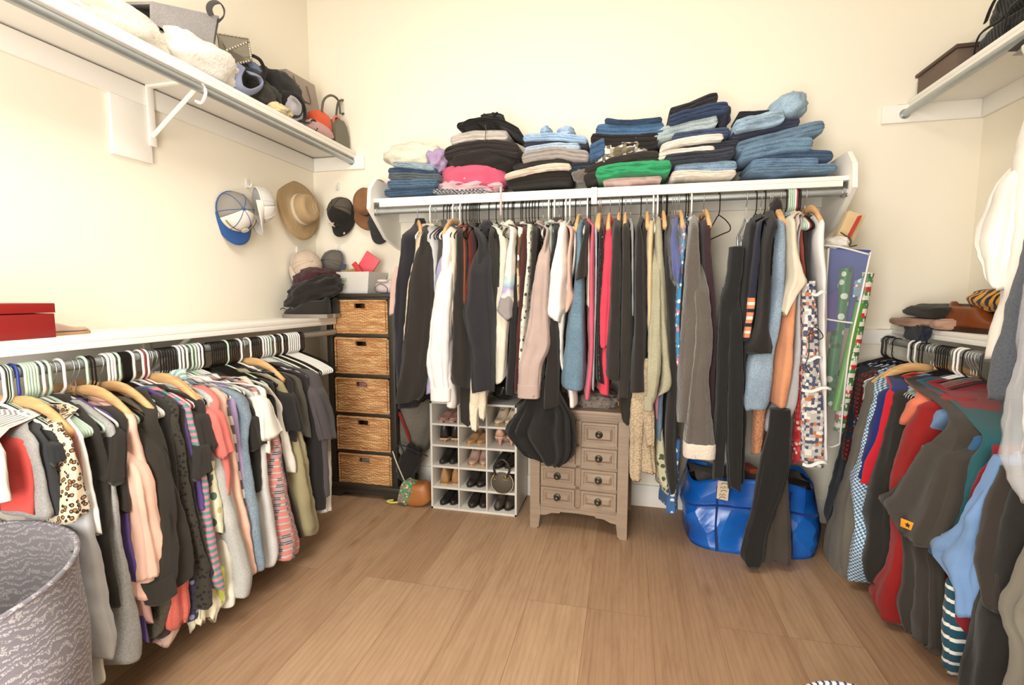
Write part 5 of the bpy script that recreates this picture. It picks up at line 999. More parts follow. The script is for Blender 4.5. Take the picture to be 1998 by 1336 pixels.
# ------------------------------------------------------------------ shoes
def shoe(M, L, Wd, m, ms, lab, grp=None, kind='sneaker', heel=0., cat='shoe', name='shoe', inner=None):
    """local: toe towards +x, sole on z=0"""
    t = thing(name, lab, cat, M @ Vector((0, 0, 0)), grp); NR = 17; KN = 18
    hh = {'sneaker': .10, 'pump': .06, 'flat': .045, 'boot': .13}[kind] * L / .26
    def sec(f):
        w = Wd / 2 * (.62 + .38 * math.sin(PI * min(1, f * 1.02 + .02)) ** .6) * (1 if f < .75 else math.sqrt(max(.02, 1 - ((f - .75) / .27) ** 2)))
        if f < .06: w *= .75 + 4 * f
        h = hh * ((1 - .05 * f) if f < .38 else (1 - .62 * sm(.38, .8, f)) ) * (1 if f < .88 else math.sqrt(max(.05, 1 - ((f - .88) / .125) ** 2)))
        z0 = heel * (1 - sm(.12, .62, f))
        return w, h, z0
    rings = []
    for i in range(NR):
        f = i / (NR - 1); w, h, z0 = sec(f); ring = []
        for k in range(KN):
            a = PI * k / (KN - 1); top = math.sin(a); y = w * math.cos(a) * (1 - .25 * top * (1 if f < .5 else .3))
            z = z0 + .012 + h * (top ** .8)
            if .06 < f < .46 and top > .8 and kind != 'boot': z -= h * .5 * (top - .8) / .2 * sm(.06, .12, f) * (1 - sm(.38, .46, f))
            ring.append(M @ Vector(((f - .5) * L, y, z)))
        rings.append(ring)
    b = B(); b.loft(rings, closed=True); put('upper', b, m, t)
    st = .022 if kind == 'sneaker' else .006; b = B(); rr = []
    for i in range(NR):
        f = i / (NR - 1); w, h, z0 = sec(f); w = w * 1.06 + .002; x = (f - .5) * L * 1.02
        rr.append([M @ Vector(p) for p in ((x, -w, z0), (x, w, z0), (x, w, z0 + .006 + st * .7), (x, -w, z0 + .006 + st * .7))])
    b.loft(rr); put('sole', b, ms, t, 'auto')
    if heel > .01:
        b = B(); b.loft([[M @ Vector((-L * .5 + .03 + q * math.cos(a), q * math.sin(a), z)) for a in [2 * PI * k / 10 for k in range(10)]] for q, z in ((.007, 0), (.008, heel * .4), (.018, heel), (.022, heel + .006))]); put('heel', b, ms, t)
    if kind == 'sneaker' and inner:
        for k in range(4):
            b = B(); x = (.0 + k * .045) * L / .26 * 1.0; zt = hh * (1 - .62 * sm(.38, .8, x / L + .5)) + .014
            b.tube([M @ Vector((x, -.022, zt - .006)), M @ Vector((x, 0, zt + .002)), M @ Vector((x, .022, zt - .006))], .0025, 6); put('lace', b, inner, t)
    return t
DS = fab((52, 48, 45)); SOLE = solid((148, 138, 130), .6); BLKS = solid((44, 40, 38), .35)
SH = 1.0722
def psh(px, py, y, z): q = at(px, py, 1, y); return T(q.x, y, z)
shoe(T(-1.74, 2.40, SH) @ Rz(PI + .1), .27, .095, DS, SOLE, 'dark sneaker with grey sole at the front of the low left shelf', inner=DS)
shoe(T(-1.76, 2.49, SH) @ Rz(PI + .05) @ T(-.02, 0, 0), .26, .09, DS, SOLE, 'second dark sneaker tucked behind the front sneaker')
lump(554, 655, 546, 592, fab((46, 40, 38)), 'crushed black slouchy boots', ' piled on the dark sneakers', 'boots', yf=2.35, dep=.2, seed=60, amp=.25, fr=2, tilt=-.35)
lump(574, 650, 522, 572, fab((92, 44, 52), 'knit'), 'maroon knit beanie', ' lying on the black boots', 'beanie', yf=2.45, dep=.2, seed=61, amp=.2)
# ------------------------------------------------------------------ black tower with five wicker baskets
TX0, TX1, TY0, TY1, TZ = -1.715, -1.285, 2.545, 2.79, 1.207
EB = solid((52, 47, 40), .45, bump=.15, bs=60); WK = wicker_mat()
t = thing('basket_tower', 'tall black cabinet with five woven basket drawers in the corner', 'cabinet', ((TX0 + TX1) / 2, 2.66, 0))
b = B(); b.box((TX0 - .012, TY0 - .015, TZ - .02), (TX1 + .012, TY1 + .005, TZ), .004)
for x in (TX0, TX1 - .035):
    for y in (TY0, TY1 - .035): b.box((x, y, .07), (x + .035, y + .035, TZ - .02), .002)
rz = [TZ - .02]; rows_py = [(649, 655), (727, 733), (801, 807), (873, 880), (942, 950)]
levels = [at(650, 0.5 * (a + c), 1, TY0).z for a, c in rows_py]
for z in levels: b.box((TX0 + .03, TY0 + .004, z - .014), (TX1 - .03, TY1 - .004, z + .006), .002)
for z in levels:
    for x in (TX0 + .006, TX1 - .018): b.box((x, TY0 + .02, z - .012), (x + .012, TY1 - .02, z + .01), .001)
b.box((TX0 + .03, TY0, TZ - .032), (TX1 - .03, TY0 + .018, TZ - .02), .001)
put('frame', b, EB, t, 'auto')
b = B(); b.box((TX0 - .02, TY0 - .022, .055), (TX1 + .02, TY1 + .006, .08), .004)
pf = [(0, .055), (0, 0), (.07, 0), (.1, .028), (.33, .028), (.36, 0), (.43, 0), (.43, .055)]
b.loft([[(TX0 - .015 + p[0] * 1.07, TY0 - .016, p[1]) for p in pf], [(TX0 - .015 + p[0] * 1.07, TY0 + .004, p[1]) for p in pf]])
for x in (TX0 - .016, TX1 + .0): b.box((x, TY0, .0), (x + .016, TY1, .056), .002)
put('plinth', b, EB, t, 'auto')
tops = [TZ - .034] + [z - .016 for z in levels[:-1]]
for i, (zt, z0) in enumerate(zip(tops, levels)):
    z0 += .008; zt -= .008; x0, x1 = TX0 + .045, TX1 - .042; hx = (x0 + x1) / 2 + .0; y = TY0 + .006 + .004 * math.sin(i * 2)
    b = B(); hz = zt - .028; hw = .036; hh_ = .017
    # front with a real handle opening
    for a, c in (((x0, z0), (hx - hw, zt)), ((hx + hw, z0), (x1, zt)), ((hx - hw, z0), (hx + hw, hz - hh_)), ((hx - hw, hz + hh_), (hx + hw, zt))):
        b.box((a[0], y, a[1]), (c[0], y + .014, c[1]), 0)
    b.box((x0, y, z0), (x0 + .012, TY1 - .03, zt - .004)); b.box((x1 - .012, y, z0), (x1, TY1 - .03, zt - .004)); b.box((x0, TY1 - .04, z0), (x1, TY1 - .03, zt - .004)); b.box((x0, y, z0), (x1, TY1 - .03, z0 + .01))
    b.tube([(x0 + .004, y - .001, zt), (x1 - .004, y - .001, zt)], .0075, 8); b.tube([(x0 + .004, y - .001, z0 + .003), (x1 - .004, y - .001, z0 + .003)], .006, 8)
    for xx in (x0 + .003, x1 - .003): b.tube([(xx, y, z0), (xx, y, zt)], .006, 8)
    bb = put('basket_drawer', b, WK, t, 'auto')
    b = B(); b.tube([(hx + sx * hw, y - .001, hz + sz * hh_) for sx, sz in ((-1, -1), (1, -1), (1, 1), (-1, 1))], .0045, 6, closed=True); put('handle_rim', b, WK, bb)
    if i in (2, 4):
        s_ = thing('folded_cloth', ['red and white printed cloth inside the middle basket', 'grey cloth inside the lowest basket'][i // 4], 'cloth', (hx, y + .06, z0 + .011))
        b = B(); b.blob((hx, y + .09, (hz + z0) / 2 + .01), (.12, .06, (hz - z0) / 2 + .02), i, .1); put('cloth', b, fab((220, 210, 205), 'vstripes', (160, 40, 50), sc=3) if i == 2 else fab((150, 148, 142)), s_)
# ---- on the tower: white bin and its contents
t = thing('storage_bin', 'white plastic bin with a green sticker on the basket cabinet', 'bin', (-1.58, 2.63, TZ + .001))
A = at(648, 526, 1, 2.57); zt = TZ + .125
def tray(b, x0, x1, y0, y1, z0, z1, fl, th=.003):
    o = [(x0 + fl, y0 + fl, z0), (x1 - fl, y0 + fl, z0), (x1 - fl, y1 - fl, z0), (x0 + fl, y1 - fl, z0)]; o2 = [(x0, y0, z1), (x1, y0, z1), (x1, y1, z1), (x0, y1, z1)]
    i2 = [(x0 + th, y0 + th, z1), (x1 - th, y0 + th, z1), (x1 - th, y1 - th, z1), (x0 + th, y1 - th, z1)]; i1 = [(x0 + fl + th, y0 + fl + th, z0 + th), (x1 - fl - th, y0 + fl + th, z0 + th), (x1 - fl - th, y1 - fl - th, z0 + th), (x0 + fl + th, y1 - fl - th, z0 + th)]
    b.loft([o, o2, i2, i1])
b = B(); tray(b, -1.70, -1.44, 2.56, 2.79, TZ + .001, zt, .028); put('bin_body', b, solid((232, 228, 222), .35), t, False)
b = B(); b.loft([[(-1.662, 2.5655, zt - .032), (-1.585, 2.5655, zt - .034), (-1.587, 2.568, zt - .052), (-1.66, 2.568, zt - .05)], [(-1.662, 2.5665 + .003, zt - .032), (-1.585, 2.5695, zt - .034), (-1.587, 2.572, zt - .052), (-1.66, 2.572, zt - .05)]]); put('sticker', b, solid((170, 200, 160), .5), t, False, 'pale green sticker')
def tilted_box(name, c, size, M, mat, lab, cat):
    b = B(); s_ = Vector(size) / 2; MM = T(*c) @ M; b.box(tuple(-s_), tuple(s_), .001, MM); o = put(name, b, mat, None, 'auto'); return tagp(o, lab, cat)
tilted_box('card', (-1.50, 2.66, zt + .045), (.1, .012, .13), Ry(.62), solid((238, 96, 112), .5), 'bright pink notebook sticking out of the white bin', 'notebook')
tilted_box('card', (-1.535, 2.62, zt + .005), (.03, .01, .12), Ry(-.62), solid((214, 60, 60), .5), 'red strip of card between pink notebook and gold packet', 'card')
tilted_box('packet', (-1.60, 2.67, zt - .012), (.15, .02, .07), Ry(-.12), fab((224, 200, 140), 'vstripes', (120, 90, 50), sc=5), 'gold striped packet lying in the white bin', 'packet')
t = thing('toiletry_case', 'pale pink zip case with black cord on the basket cabinet', 'case', (-1.36, 2.6, TZ + .001))
b = B(); b.blob((-1.36, 2.63, TZ + .035), (.07, .05, .035), 4, .08, pw=.7); put('case_body', b, fab((214, 200, 200)), t)
b = B(); b.tube(spl([(-1.40, 2.575, TZ + .004), (-1.412, 2.572, TZ + .03), (-1.39, 2.575, TZ + .052), (-1.36, 2.572, TZ + .05), (-1.335, 2.574, TZ + .03), (-1.34, 2.575, TZ + .004)], 4), .0018, 6); put('cord', b, BLKS, t)
b = B(); b.blob((-1.37, 2.60, TZ + .072), (.035, .03, .01), 4, .08, pw=.7); b.tube([(-1.345, 2.6, TZ + .07), (-1.30, 2.6, TZ + .064)], .006, 8); put('handle', b, solid((232, 216, 206), .5), t)
# ------------------------------------------------------------------ bags beside the tower
t = thing('backpack', 'grey backpack with an open red zip leaning beside the basket cabinet', 'bag', (-1.17, 2.66, .2))
pc = at(805, 850, 1, 2.64); b = B(); b.blob((pc.x, 2.68, .42), (.115, .085, .22), 3, .14, 2., .85, M=Ry(.22)); put('bag_body', b, fab((112, 106, 98), 'heather', (126, 120, 110)), t)
b = B(); b.tube(spl([at(772, 790, 1, 2.6), at(768, 820, 1, 2.58), at(778, 870, 1, 2.58), at(800, 915, 1, 2.585)], 5), .012, 8, flat=.4); put('strap', b, fab((122, 116, 108)), t)
b = B(); P = [at(778, 802, 1, 2.59), at(788, 828, 1, 2.575), at(797, 850, 1, 2.575), at(801, 866, 1, 2.58)]; b.tube(spl(P, 4), [.003] * 1 + [.009] * 9 + [.007, .005, .002], 8, flat=.5); put('zip_opening', b, fab((138, 34, 36)), t)
b = B(); b.blob(at(802, 866, 1, 2.57), (.006, .004, .01), 2, .05, nu=10, nv=8); put('zip_pull', b, solid((220, 180, 90), .3, .8), t)
t = thing('shoulder_bag', 'black fabric bag draped over the floral purse beside the cabinet', 'bag', (-1.15, 2.55, .1))
pc = at(797, 905, 1, 2.55); b = B(); b.blob((pc.x, 2.56, pc.z), (.055, .035, .115), 8, .25, 2.2, .75, M=Ry(.35)); put('bag_body', b, fab((44, 41, 40)), t)
b = B(); b.tube(spl([at(765, 885, 1, 2.53), at(780, 868, 1, 2.52), at(812, 880, 1, 2.52), at(835, 890, 1, 2.54)], 5), .007, 8, flat=.5); put('strap', b, fab((50, 47, 45)), t)
b = B(); b.tube(spl([at(766, 880, 1, 2.52), at(775, 905, 1, 2.515), at(790, 940, 1, 2.52)], 5), .004, 6); put('piping', b, fab((200, 190, 178)), t)
t = thing('purse', 'tan leather purse with green floral top lying by the shoe rack', 'purse', (-1.14, 2.5, .0))
pc = at(815, 965, 2, .06)
b = B(); b.blob((-1.148, 2.53, .068), (.08, .06, .064), 2, .06, 2, .5, M=Ry(-.12)); put('purse_body', b, solid((176, 112, 60), .45), t)
b = B(); b.blob((-1.205, 2.52, .075), (.042, .062, .072), 9, .12, 2, .6, M=Ry(.3)); put('floral_panel', b, fab((76, 150, 110), 'floral', (220, 110, 130), (235, 215, 120), 2), t, label='green floral fabric panel')
b = B(); b.tube(spl([(-1.26, 2.50, .012), (-1.30, 2.49, .01), (-1.33, 2.5, .012), (-1.30, 2.52, .012)], 4), .006, 8); put('tassel', b, fab((222, 206, 100)), t, label='yellow tassel')
# ------------------------------------------------------------------ white shoe rack, 3 x 5 cubbies
CX0, CX1, CY0, CY1, CH = -1.055, -.56, 2.495, 2.775, .615
WL = solid((226, 222, 214), .45)
t = thing('shoe_rack', 'white cubby shoe rack of three columns and five rows', 'shoe rack', ((CX0 + CX1) / 2, 2.63, 0))
th = .012; xs = [CX0 + (CX1 - CX0 - th) * i / 3 for i in range(4)]; zs = [CH * i / 5 * .98 for i in range(6)]
b = B(); b.box((CX0, CY0, 0), (CX0 + th, CY1, CH), .001); b.box((CX1 - th, CY0, 0), (CX1, CY1, CH), .001); b.box((CX0, CY1 - .004, 0), (CX1, CY1, CH), 0); b.box((CX0, CY0, 0), (CX1, CY1, th), .001); b.box((CX0, CY0, CH - th), (CX1, CY1, CH), .001); put('carcass', b, WL, t, 'auto')
for z in zs[1:-1]: put('shelf_board', B().box((CX0 + th, CY0 + .002, z - th / 2 + .004), (CX1 - th, CY1 - .005, z + th / 2 + .004), .001), WL, t, 'auto')
for x in xs[1:3]: put('divider', B().box((x, CY0 + .001, th), (x + .008, CY1 - .006, CH - th), .001), WL, t, 'auto')
NUDE = solid((214, 172, 148), .25); PINKS = solid((186, 142, 130), .5); TANS = solid((196, 154, 112), .6); DKS = solid((58, 52, 48), .4); CRS = solid((232, 214, 190), .35); SATIN = solid((205, 172, 158), .3)
def cell(c, r): return xs[c] + th, xs[c + 1], (zs[4 - r] + (th if r == 4 else th / 2 + .004)) + .001, zs[5 - r]
def pair(c, r, m, ms, lab, kind='pump', heel=.05, L=.2, Wd=.062, toe=True, sep=.058, yaw=.25, cat='shoe'):
    x0, x1, z0, z1 = cell(c, r); xm = (x0 + x1) / 2
    for i in (0, 1):
        M = T(xm + (i - .5) * sep + .003, CY0 + .02 + L / 2 + .012 * i, z0) @ Rz((-PI / 2 if toe else PI / 2) + yaw * (1 if i else .6))
        shoe(M, L * .95, min(Wd, .06), m, ms, ['left ', 'right '][i] + lab, lab.split(' in the ')[0] + ' pair', kind, heel, cat, 'shoe')
pos = ['top left', 'top middle', 'top right', 'second row left', 'second row middle', 'second row right', 'third row left', 'third row middle', 'third row right', 'fourth row left', 'fourth row middle', 'fourth row right', 'bottom left', 'bottom middle', 'bottom right']
spec = [(PINKS, PINKS, 'dusty pink suede flat', 'flat', 0, .2, .07, 1), None, (CRS, TANS, 'cream strappy heel', 'pump', .04, .2, .07, 1),
        (BLKS, TANS, 'black lace up heel', 'boot', .02, .2, .07, 0), (TANS, TANS, 'tan open flat sandal', 'flat', 0, .21, .08, 1), (NUDE, NUDE, 'glossy nude pump', 'pump', .05, .2, .066, 0),
        (BLKS, DKS, 'black patent pump', 'pump', .04, .2, .066, 1), (SATIN, TANS, 'blush strappy wedge', 'pump', .035, .2, .075, 1), (DKS, BLKS, 'black strappy sandal', 'flat', .01, .2, .07, 1),
        (solid((176, 136, 90), .8), TANS, 'tan suede bootie', 'boot', .0, .19, .08, 0), (DKS, BLKS, 'black almond toe pump', 'pump', .04, .2, .062, 1), None,
        (BLKS, BLKS, 'black rounded flat', 'flat', 0, .2, .07, 1), (DKS, BLKS, 'dark leather loafer', 'flat', 0, .2, .068, 1), (solid((74, 68, 62), .5), BLKS, 'dark pointed bootie', 'boot', 0, .2, .07, 1)]
for i, s_ in enumerate(spec):
    if s_: pair(i % 3, i // 3, s_[0], s_[1], '%s in the %s cubby of the shoe rack' % (s_[2], pos[i]), s_[3], s_[4], s_[5], s_[6], bool(s_[7]), yaw=.14 if i % 2 else -.1)
# small round handbag with ring handles in the right column
x0, x1, z0, z1 = cell(2, 3)
t = thing('handbag', 'small olive black handbag with gold rings hanging out of the right column', 'handbag', ((x0 + x1) / 2, CY0, z0))
M = T((x0 + x1) / 2 + .005, CY0 + .015, z0 + .052) @ Rx(PI / 2)
b = B(); b.lathe([(.001, -.02), (.05, -.02), (.06, -.012), (.062, 0), (.06, .012), (.05, .02), (.001, .02)], M, 28); put('bag_body', b, solid((84, 78, 66), .6), t)
b = B(); b.tube([M @ Vector((.062 * math.cos(a), .062 * math.sin(a), .014)) for a in [2 * PI * k / 30 for k in range(30)]], .003, 6, closed=True); put('trim_piping', b, solid((180, 168, 148), .5), t)
b = B(); b.tube(spl([((x0 + x1) / 2 - .03, CY0 - .008, z0 + .09), ((x0 + x1) / 2 - .035, CY0 - .014, z0 + .15), ((x0 + x1) / 2 + .01, CY0 - .016, z0 + .19), ((x0 + x1) / 2 + .05, CY0 - .014, z0 + .15), ((x0 + x1) / 2 + .035, CY0 - .01, z0 + .09)], 5), .006, 8); put('handle', b, BLKS, t)
for dx in (-.03, .022, .036): b = B(); b.tube([Vector(((x0 + x1) / 2 + dx + .007 * math.cos(a), CY0 - .012, z0 + .085 + .011 * math.sin(a))) for a in [2 * PI * k / 12 for k in range(12)]], .0018, 6, closed=True); put('ring', b, solid((225, 185, 100), .25, .9), t)
lump(960, 1000, 735, 782, solid((30, 27, 26), .25), 'glossy black bag', ' on top of the shoe rack right side', 'bag', yf=2.52, dep=.18, seed=71, amp=.1)
# ------------------------------------------------------------------ washed wood chest of eight drawer fronts
CW = wood_mat((160, 140, 121), 'washed_wood', .84); CWD = wood_mat((136, 117, 98), 'washed_wood', .84)
MD = T(-.2235, 2.385, 0) @ Rz(-.06)      # local x along the front, y into the chest
HWD = .245; DPT = .385; HT_ = .64
t = thing('drawer_chest', 'washed wood chest with raised panel drawers and dark round knobs', 'chest of drawers', (-.2235, 2.385, 0))
def lb(b, a, c, bev=.002): b.box(a, c, bev, MD)
b = B(); lb(b, (-HWD + .02, .02, .105), (HWD - .02, DPT, HT_ - .045)); put('carcass', b, CWD, t, 'auto')
for sx in (-1, 1):
    for y0, y1 in ((0, .035), (DPT - .03, DPT)):
        b = B(); xo = sx * HWD; q = []
        for z, w, o in ((0, .034, -.002), (.012, .046, 0), (.1, .056, .004), (.14, .05, 0), (HT_ - .05, .05, 0)):
            xa, xb = sorted((xo + sx * o * 0, xo - sx * w)); q.append([MD @ Vector(p) for p in ((xa, y0, z), (xb, y0, z), (xb, y1, z), (xa, y1, z))])
        b.loft(q); put('leg', b, CW, t, False)
b = B(); 
for k, (ov, z0, z1) in enumerate(((.0, HT_ - .05, HT_ - .036), (.012, HT_ - .036, HT_ - .02), (.024, HT_ - .02, HT_))): lb(b, (-HWD - ov + .0, -ov - .002, z0), (HWD + ov, DPT + .004, z1), .003)
put('top', b, CW, t, 'auto')
rowz = [.125, .235, .345, .455, .585]
xi0, xi1 = -HWD + .053, HWD - .053
b = B()
for z in rowz: lb(b, (xi0, .008, z - .009), (xi1, .03, z + .009), .001)
lb(b, (-.014, .008, .125), (.014, .03, .585), .001); put('face_frame', b, CW, t, 'auto')
ap = [(xi0, .118), (xi0, .072), (xi0 + .03, .076), (xi0 + .06, .09), (xi0 + .1, .092), (xi0 + .105, .1), (0, .103), (xi1 - .105, .1), (xi1 - .1, .092), (xi1 - .06, .09), (xi1 - .03, .076), (xi1, .072), (xi1, .118)]
b = B(); b.loft([[MD @ Vector((p[0], .004, p[1])) for p in ap], [MD @ Vector((p[0], .022, p[1])) for p in ap]]); put('apron', b, CW, t, False)
KNOB = solid((92, 86, 76), .35, .7, bump=.3, bs=150)
for r in range(4):
    for c in (0, 1):
        z0, z1 = rowz[r] + .010, rowz[r + 1] - .010; xa, xb = (xi0 + .003, -.016) if c == 0 else (.016, xi1 - .003)
        q = []
        for ins, y in ((0, .02), (0, .002), (.012, .002), (.017, .007), (.022, .007), (.034, -.004)): q.append([MD @ Vector(p) for p in ((xa + ins, y, z0 + ins), (xb - ins, y, z0 + ins), (xb - ins, y, z1 - ins), (xa + ins, y, z1 - ins))])
        b = B(); b.loft(q); d = put('drawer', b, CW, t, False)
        Mk = MD @ T((xa + xb) / 2, -.004, (z0 + z1) / 2) @ Rx(PI / 2)
        b = B(); b.lathe([(.018, 0), (.0185, .003), (.015, .005), (.007, .007), (.006, .015), (.011, .019), (.0125, .023), (.010, .028), (.004, .031), (.001, .031)], Mk, 20); put('knob', b, KNOB, d)
# grey lace cloth and amber thing on the chest
lump(1125, 1206, 764, 803, fab((142, 132, 124), 'lace', (110, 100, 94)), 'grey lacy top', ' lying on the wooden chest', 'top', yf=2.40, dep=.2, seed=72, amp=.22, fr=3.2)
tilted_box('box', at(1211, 782, 1, 2.5), (.06, .05, .045), Rz(.2), solid((190, 110, 40), .4), 'small amber box on the right of the wooden chest', 'box')
# ------------------------------------------------------------------ blue carrier bag
t = thing('carrier_bag', 'huge blue woven plastic bag on the floor under the clothes', 'bag', (.6, 2.55, 0))
s = N('blue_tarp'); v = s.n('ShaderNodeTexNoise'); v.inputs['Scale'].default_value = 5; v.inputs['Detail'].default_value = 2; s.l(s.co(), v.inputs[0])
s.col(s.ramp(v.outputs[0], [(.3, L3((14, 84, 176), .9)), (.7, L3((30, 112, 206), .95))])); s.b.inputs['Roughness'].default_value = .28; s.b.inputs['Specular IOR Level'].default_value = .6
vo = s.n('ShaderNodeTexVoronoi', feature='F1'); vo.inputs['Scale'].default_value = 7; vo.inputs['Randomness'].default_value = 1; s.l(s.co(scale=(1, 1, .8)), vo.inputs[0]); s.bump(vo.outputs['Distance'], .85, .05); BT = s.m
def bagpt(u, f):
    """u around (0..1), f height fraction"""
    a = 2 * PI * u; c, s_ = math.cos(a), math.sin(a); pw = .5
    x = math.copysign(abs(c) ** pw, c); y = math.copysign(abs(s_) ** pw, s_)
    X = .595 + x * (.285 + .012 * math.sin(f * 3)) * (1 - .06 * (f > .6) * (f - .6)); Y = 2.565 + y * (.205 - .06 * f)
    hgt = .32 - .05 * sm(.3, .9, 1 - abs(x)) * 0 + .02 * math.sin(a * 3)
    d = Vector((x, y, 0)).normalized(); nn = mn.noise(Vector((X * 5, Y * 5, f * 2.4))) + .5 * abs(mn.noise(Vector((X * 13, Y * 13, f * 6 + 3))))
    return Vector((X, Y, hgt * f)) + d * nn * .035 * math.sin(PI * min(1, f + .12))
b = B(); b.loft([[bagpt(k / 72, f / 18) for k in range(72)] for f in range(19)], cap1=False)
bmesh.ops.recalc_face_normals(b.bm, faces=b.bm.faces); bmesh.ops.solidify(b.bm, geom=b.bm.faces, thickness=.002); put('bag_body', b, BT, t)
b = B(); b.loft([[bagpt(k / 48, .93 - .1 * q).lerp(Vector((.595, 2.565, .28)), q * .35) + Vector((0, 0, .02 * q)) for k in range(48)] for q in (0.02, .6, 1.6, 2.6)]); put('contents', b, fab((96, 88, 80)), t)
b = B(); P = [bagpt(u, f) + Vector((0, -.004, 0)) for u, f in ((.80, .02), (.80, .3), (.795, .6), (.80, .9))]; b.tube(spl(P, 4), .012, 8, flat=.2)
P = [bagpt(u, f) + Vector((0, -.004, 0)) for u, f in ((.70, .02), (.70, .3), (.70, .6), (.70, .9))]; b.tube(spl(P, 4), .012, 8, flat=.2)
P = [bagpt(.55 + .4 * k / 16, .62) + Vector((0, -.003, 0)) for k in range(17)]; b.tube(P, .006, 6, flat=.3); put('webbing', b, fab((14, 60, 140)), t)
t = thing('paper_tag', 'cream paper tag with dark handwriting in front of the blue bag', 'tag', at(1408, 975, 1, 2.30))
P = [at(x, y, 1, 2.30) for x, y in ((1401, 937), (1424, 940), (1420, 977), (1398, 972))]
b = B(); b.loft([P, [p + Vector((0, .002, 0)) for p in P]]); put('paper', b, solid((222, 205, 178), .8), t, False)
b = B()
for k, (x, y) in enumerate(((1413, 944), (1411, 951), (1412, 958), (1409, 965), (1409, 971))):
    b.tube([at(x + a, y + c, 1, 2.298) for a, c in ((-6, 1), (-3, -2), (0, 2 if k % 2 else -1), (3, -2), (6, 1))], .0011, 5)
put('handwriting', b, solid((50, 44, 42), .8), t)
tilted_box('shoe_box', at(1462, 918, 1, 2.6), (.05, .1, .05), Rz(.3), solid((190, 90, 60), .6), 'orange brown box corner above the blue bag', 'box')
# ------------------------------------------------------------------ white hanging organiser and gift wrap bag at the right end of the back shelf
R = RK['B']
t = thing('hanging_organiser', 'tall white hanging organiser with clear pockets of printed rolls', 'organiser', at(1592, 700, 1, 2.30))
rr = [R.row(*q, .03) for q in [(418, 1592, 1600), (470, 1594, 1614), (540, 1603, 1616), (620, 1604, 1614), (700, 1602, 1616), (800, 1606, 1616), (905, 1608, 1616)]]
put('side_panel', strip(R, rr, R.s_at(1590), 'body', .03, random.Random(4), neck=False, fold=.5), fab((238, 236, 236)), t)
rr = [R.row(*q, .03) for q in [(548, 1566, 1594), (600, 1568, 1596), (700, 1568, 1600), (800, 1567, 1610), (908, 1566, 1612)]]
put('filled_pocket', strip(R, rr, R.s_at(1580), 'sleeve', .03, random.Random(5), neck=False, fold=.6), fab((205, 200, 195), 'print', (60, 70, 110), (205, 120, 70), 3.), t, label='pocket of patterned rolls')
rr = [R.row(*q, .045) for q in [(560, 1568, 1592), (700, 1568, 1600), (800, 1567, 1611), (912, 1566, 1614)]]
put('clear_front', strip(R, rr, R.s_at(1580), 'sleeve', .045, random.Random(6), neck=False, fold=.8), CLEAR, t)
for y, x0, x1 in ((572, 1584, 1612), (700, 1566, 1604), (760, 1564, 1622), (905, 1566, 1614)):
    b = B(); P = [at(x0 + (x1 - x0) * k / 6, y + 4 * math.sin(k), 1, 2.19) for k in range(7)]; b.tube(P, .008, 8, flat=.4); put('white_binding', b, fab((240, 238, 236)), t)
b = B(); b.tube(spl([at(x, y, 1, 2.185) for x, y in ((1576, 655), (1590, 638), (1606, 655), (1596, 662), (1580, 650), (1578, 690), (1572, 712), (1580, 728))], 4), .0022, 6); put('cord', b, BLKS, t, label='black tied cord')
t2 = thing('gift_wrap_packet', 'glittery red packet hanging left of the white organiser', 'packet', at(1560, 850, 1, 2.25))
rr = [R.row(*q, .0) for q in [(560, 1560, 1572), (700, 1560, 1572), (800, 1556, 1572), (880, 1550, 1575), (906, 1552, 1575)]]
put('packet_body', strip(R, rr, R.s_at(1575), 'sleeve', .0, random.Random(7), neck=False, fold=1), fab((176, 36, 44), 'floral', (225, 190, 185), (200, 60, 60), 1.5, rough=.4), t2)
YW = 2.36
t = thing('gift_wrap_bag', 'clear zip bag with white edging holding gift wrap rolls', 'gift wrap bag', at(1650, 860, 1, YW))
def quad(name, pts, y0, y1, mat, root, label=None):
    A_ = [at(x, y, 1, y0) for x, y in pts]; b = B(); b.loft([A_, [p + Vector((0, y1 - y0, 0)) for p in A_]]); return put(name, b, mat, root, False, label)
quad('blue_panel', [(1616, 482), (1699, 488), (1668, 640), (1612, 640)], YW + .055, YW + .058, fab((66, 84, 160)), t, 'blue back panel')
quad('clear_panel', [(1618, 484), (1697, 492), (1652, 700), (1636, 868), (1608, 866), (1612, 640)], YW - .012, YW - .010, CLEAR, t)
for pts in ([(1600, 478), (1640, 482), (1697, 497)], [(1617, 484), (1612, 560), (1611, 640), (1606, 740), (1605, 862)], [(1610, 622), (1640, 627), (1664, 630)], [(1699, 492), (1680, 580), (1655, 700), (1638, 866)], [(1605, 862), (1620, 872), (1638, 866)]):
    b = B(); b.tube(spl([at(x, y, 1, YW - .014) for x, y in pts], 4), .004, 6); put('white_binding', b, fab((240, 238, 234)), t)
def roll(a, c, r, y, mat, lab):
    A_ = at(a[0], a[1], 1, y); C_ = at(c[0], c[1], 1, y); b = B(); b.tube([A_, C_], r, 20); q = thing('gift_wrap_roll', lab, 'wrapping paper', C_)
    put('paper_roll', b, mat, q, 'auto'); d = (A_ - C_).normalized(); b = B(); b.tube([A_ - d * .001, A_ + d * .0015], r * .55, 16); put('cardboard_core', b, solid((190, 165, 130), .8), q, 'auto')
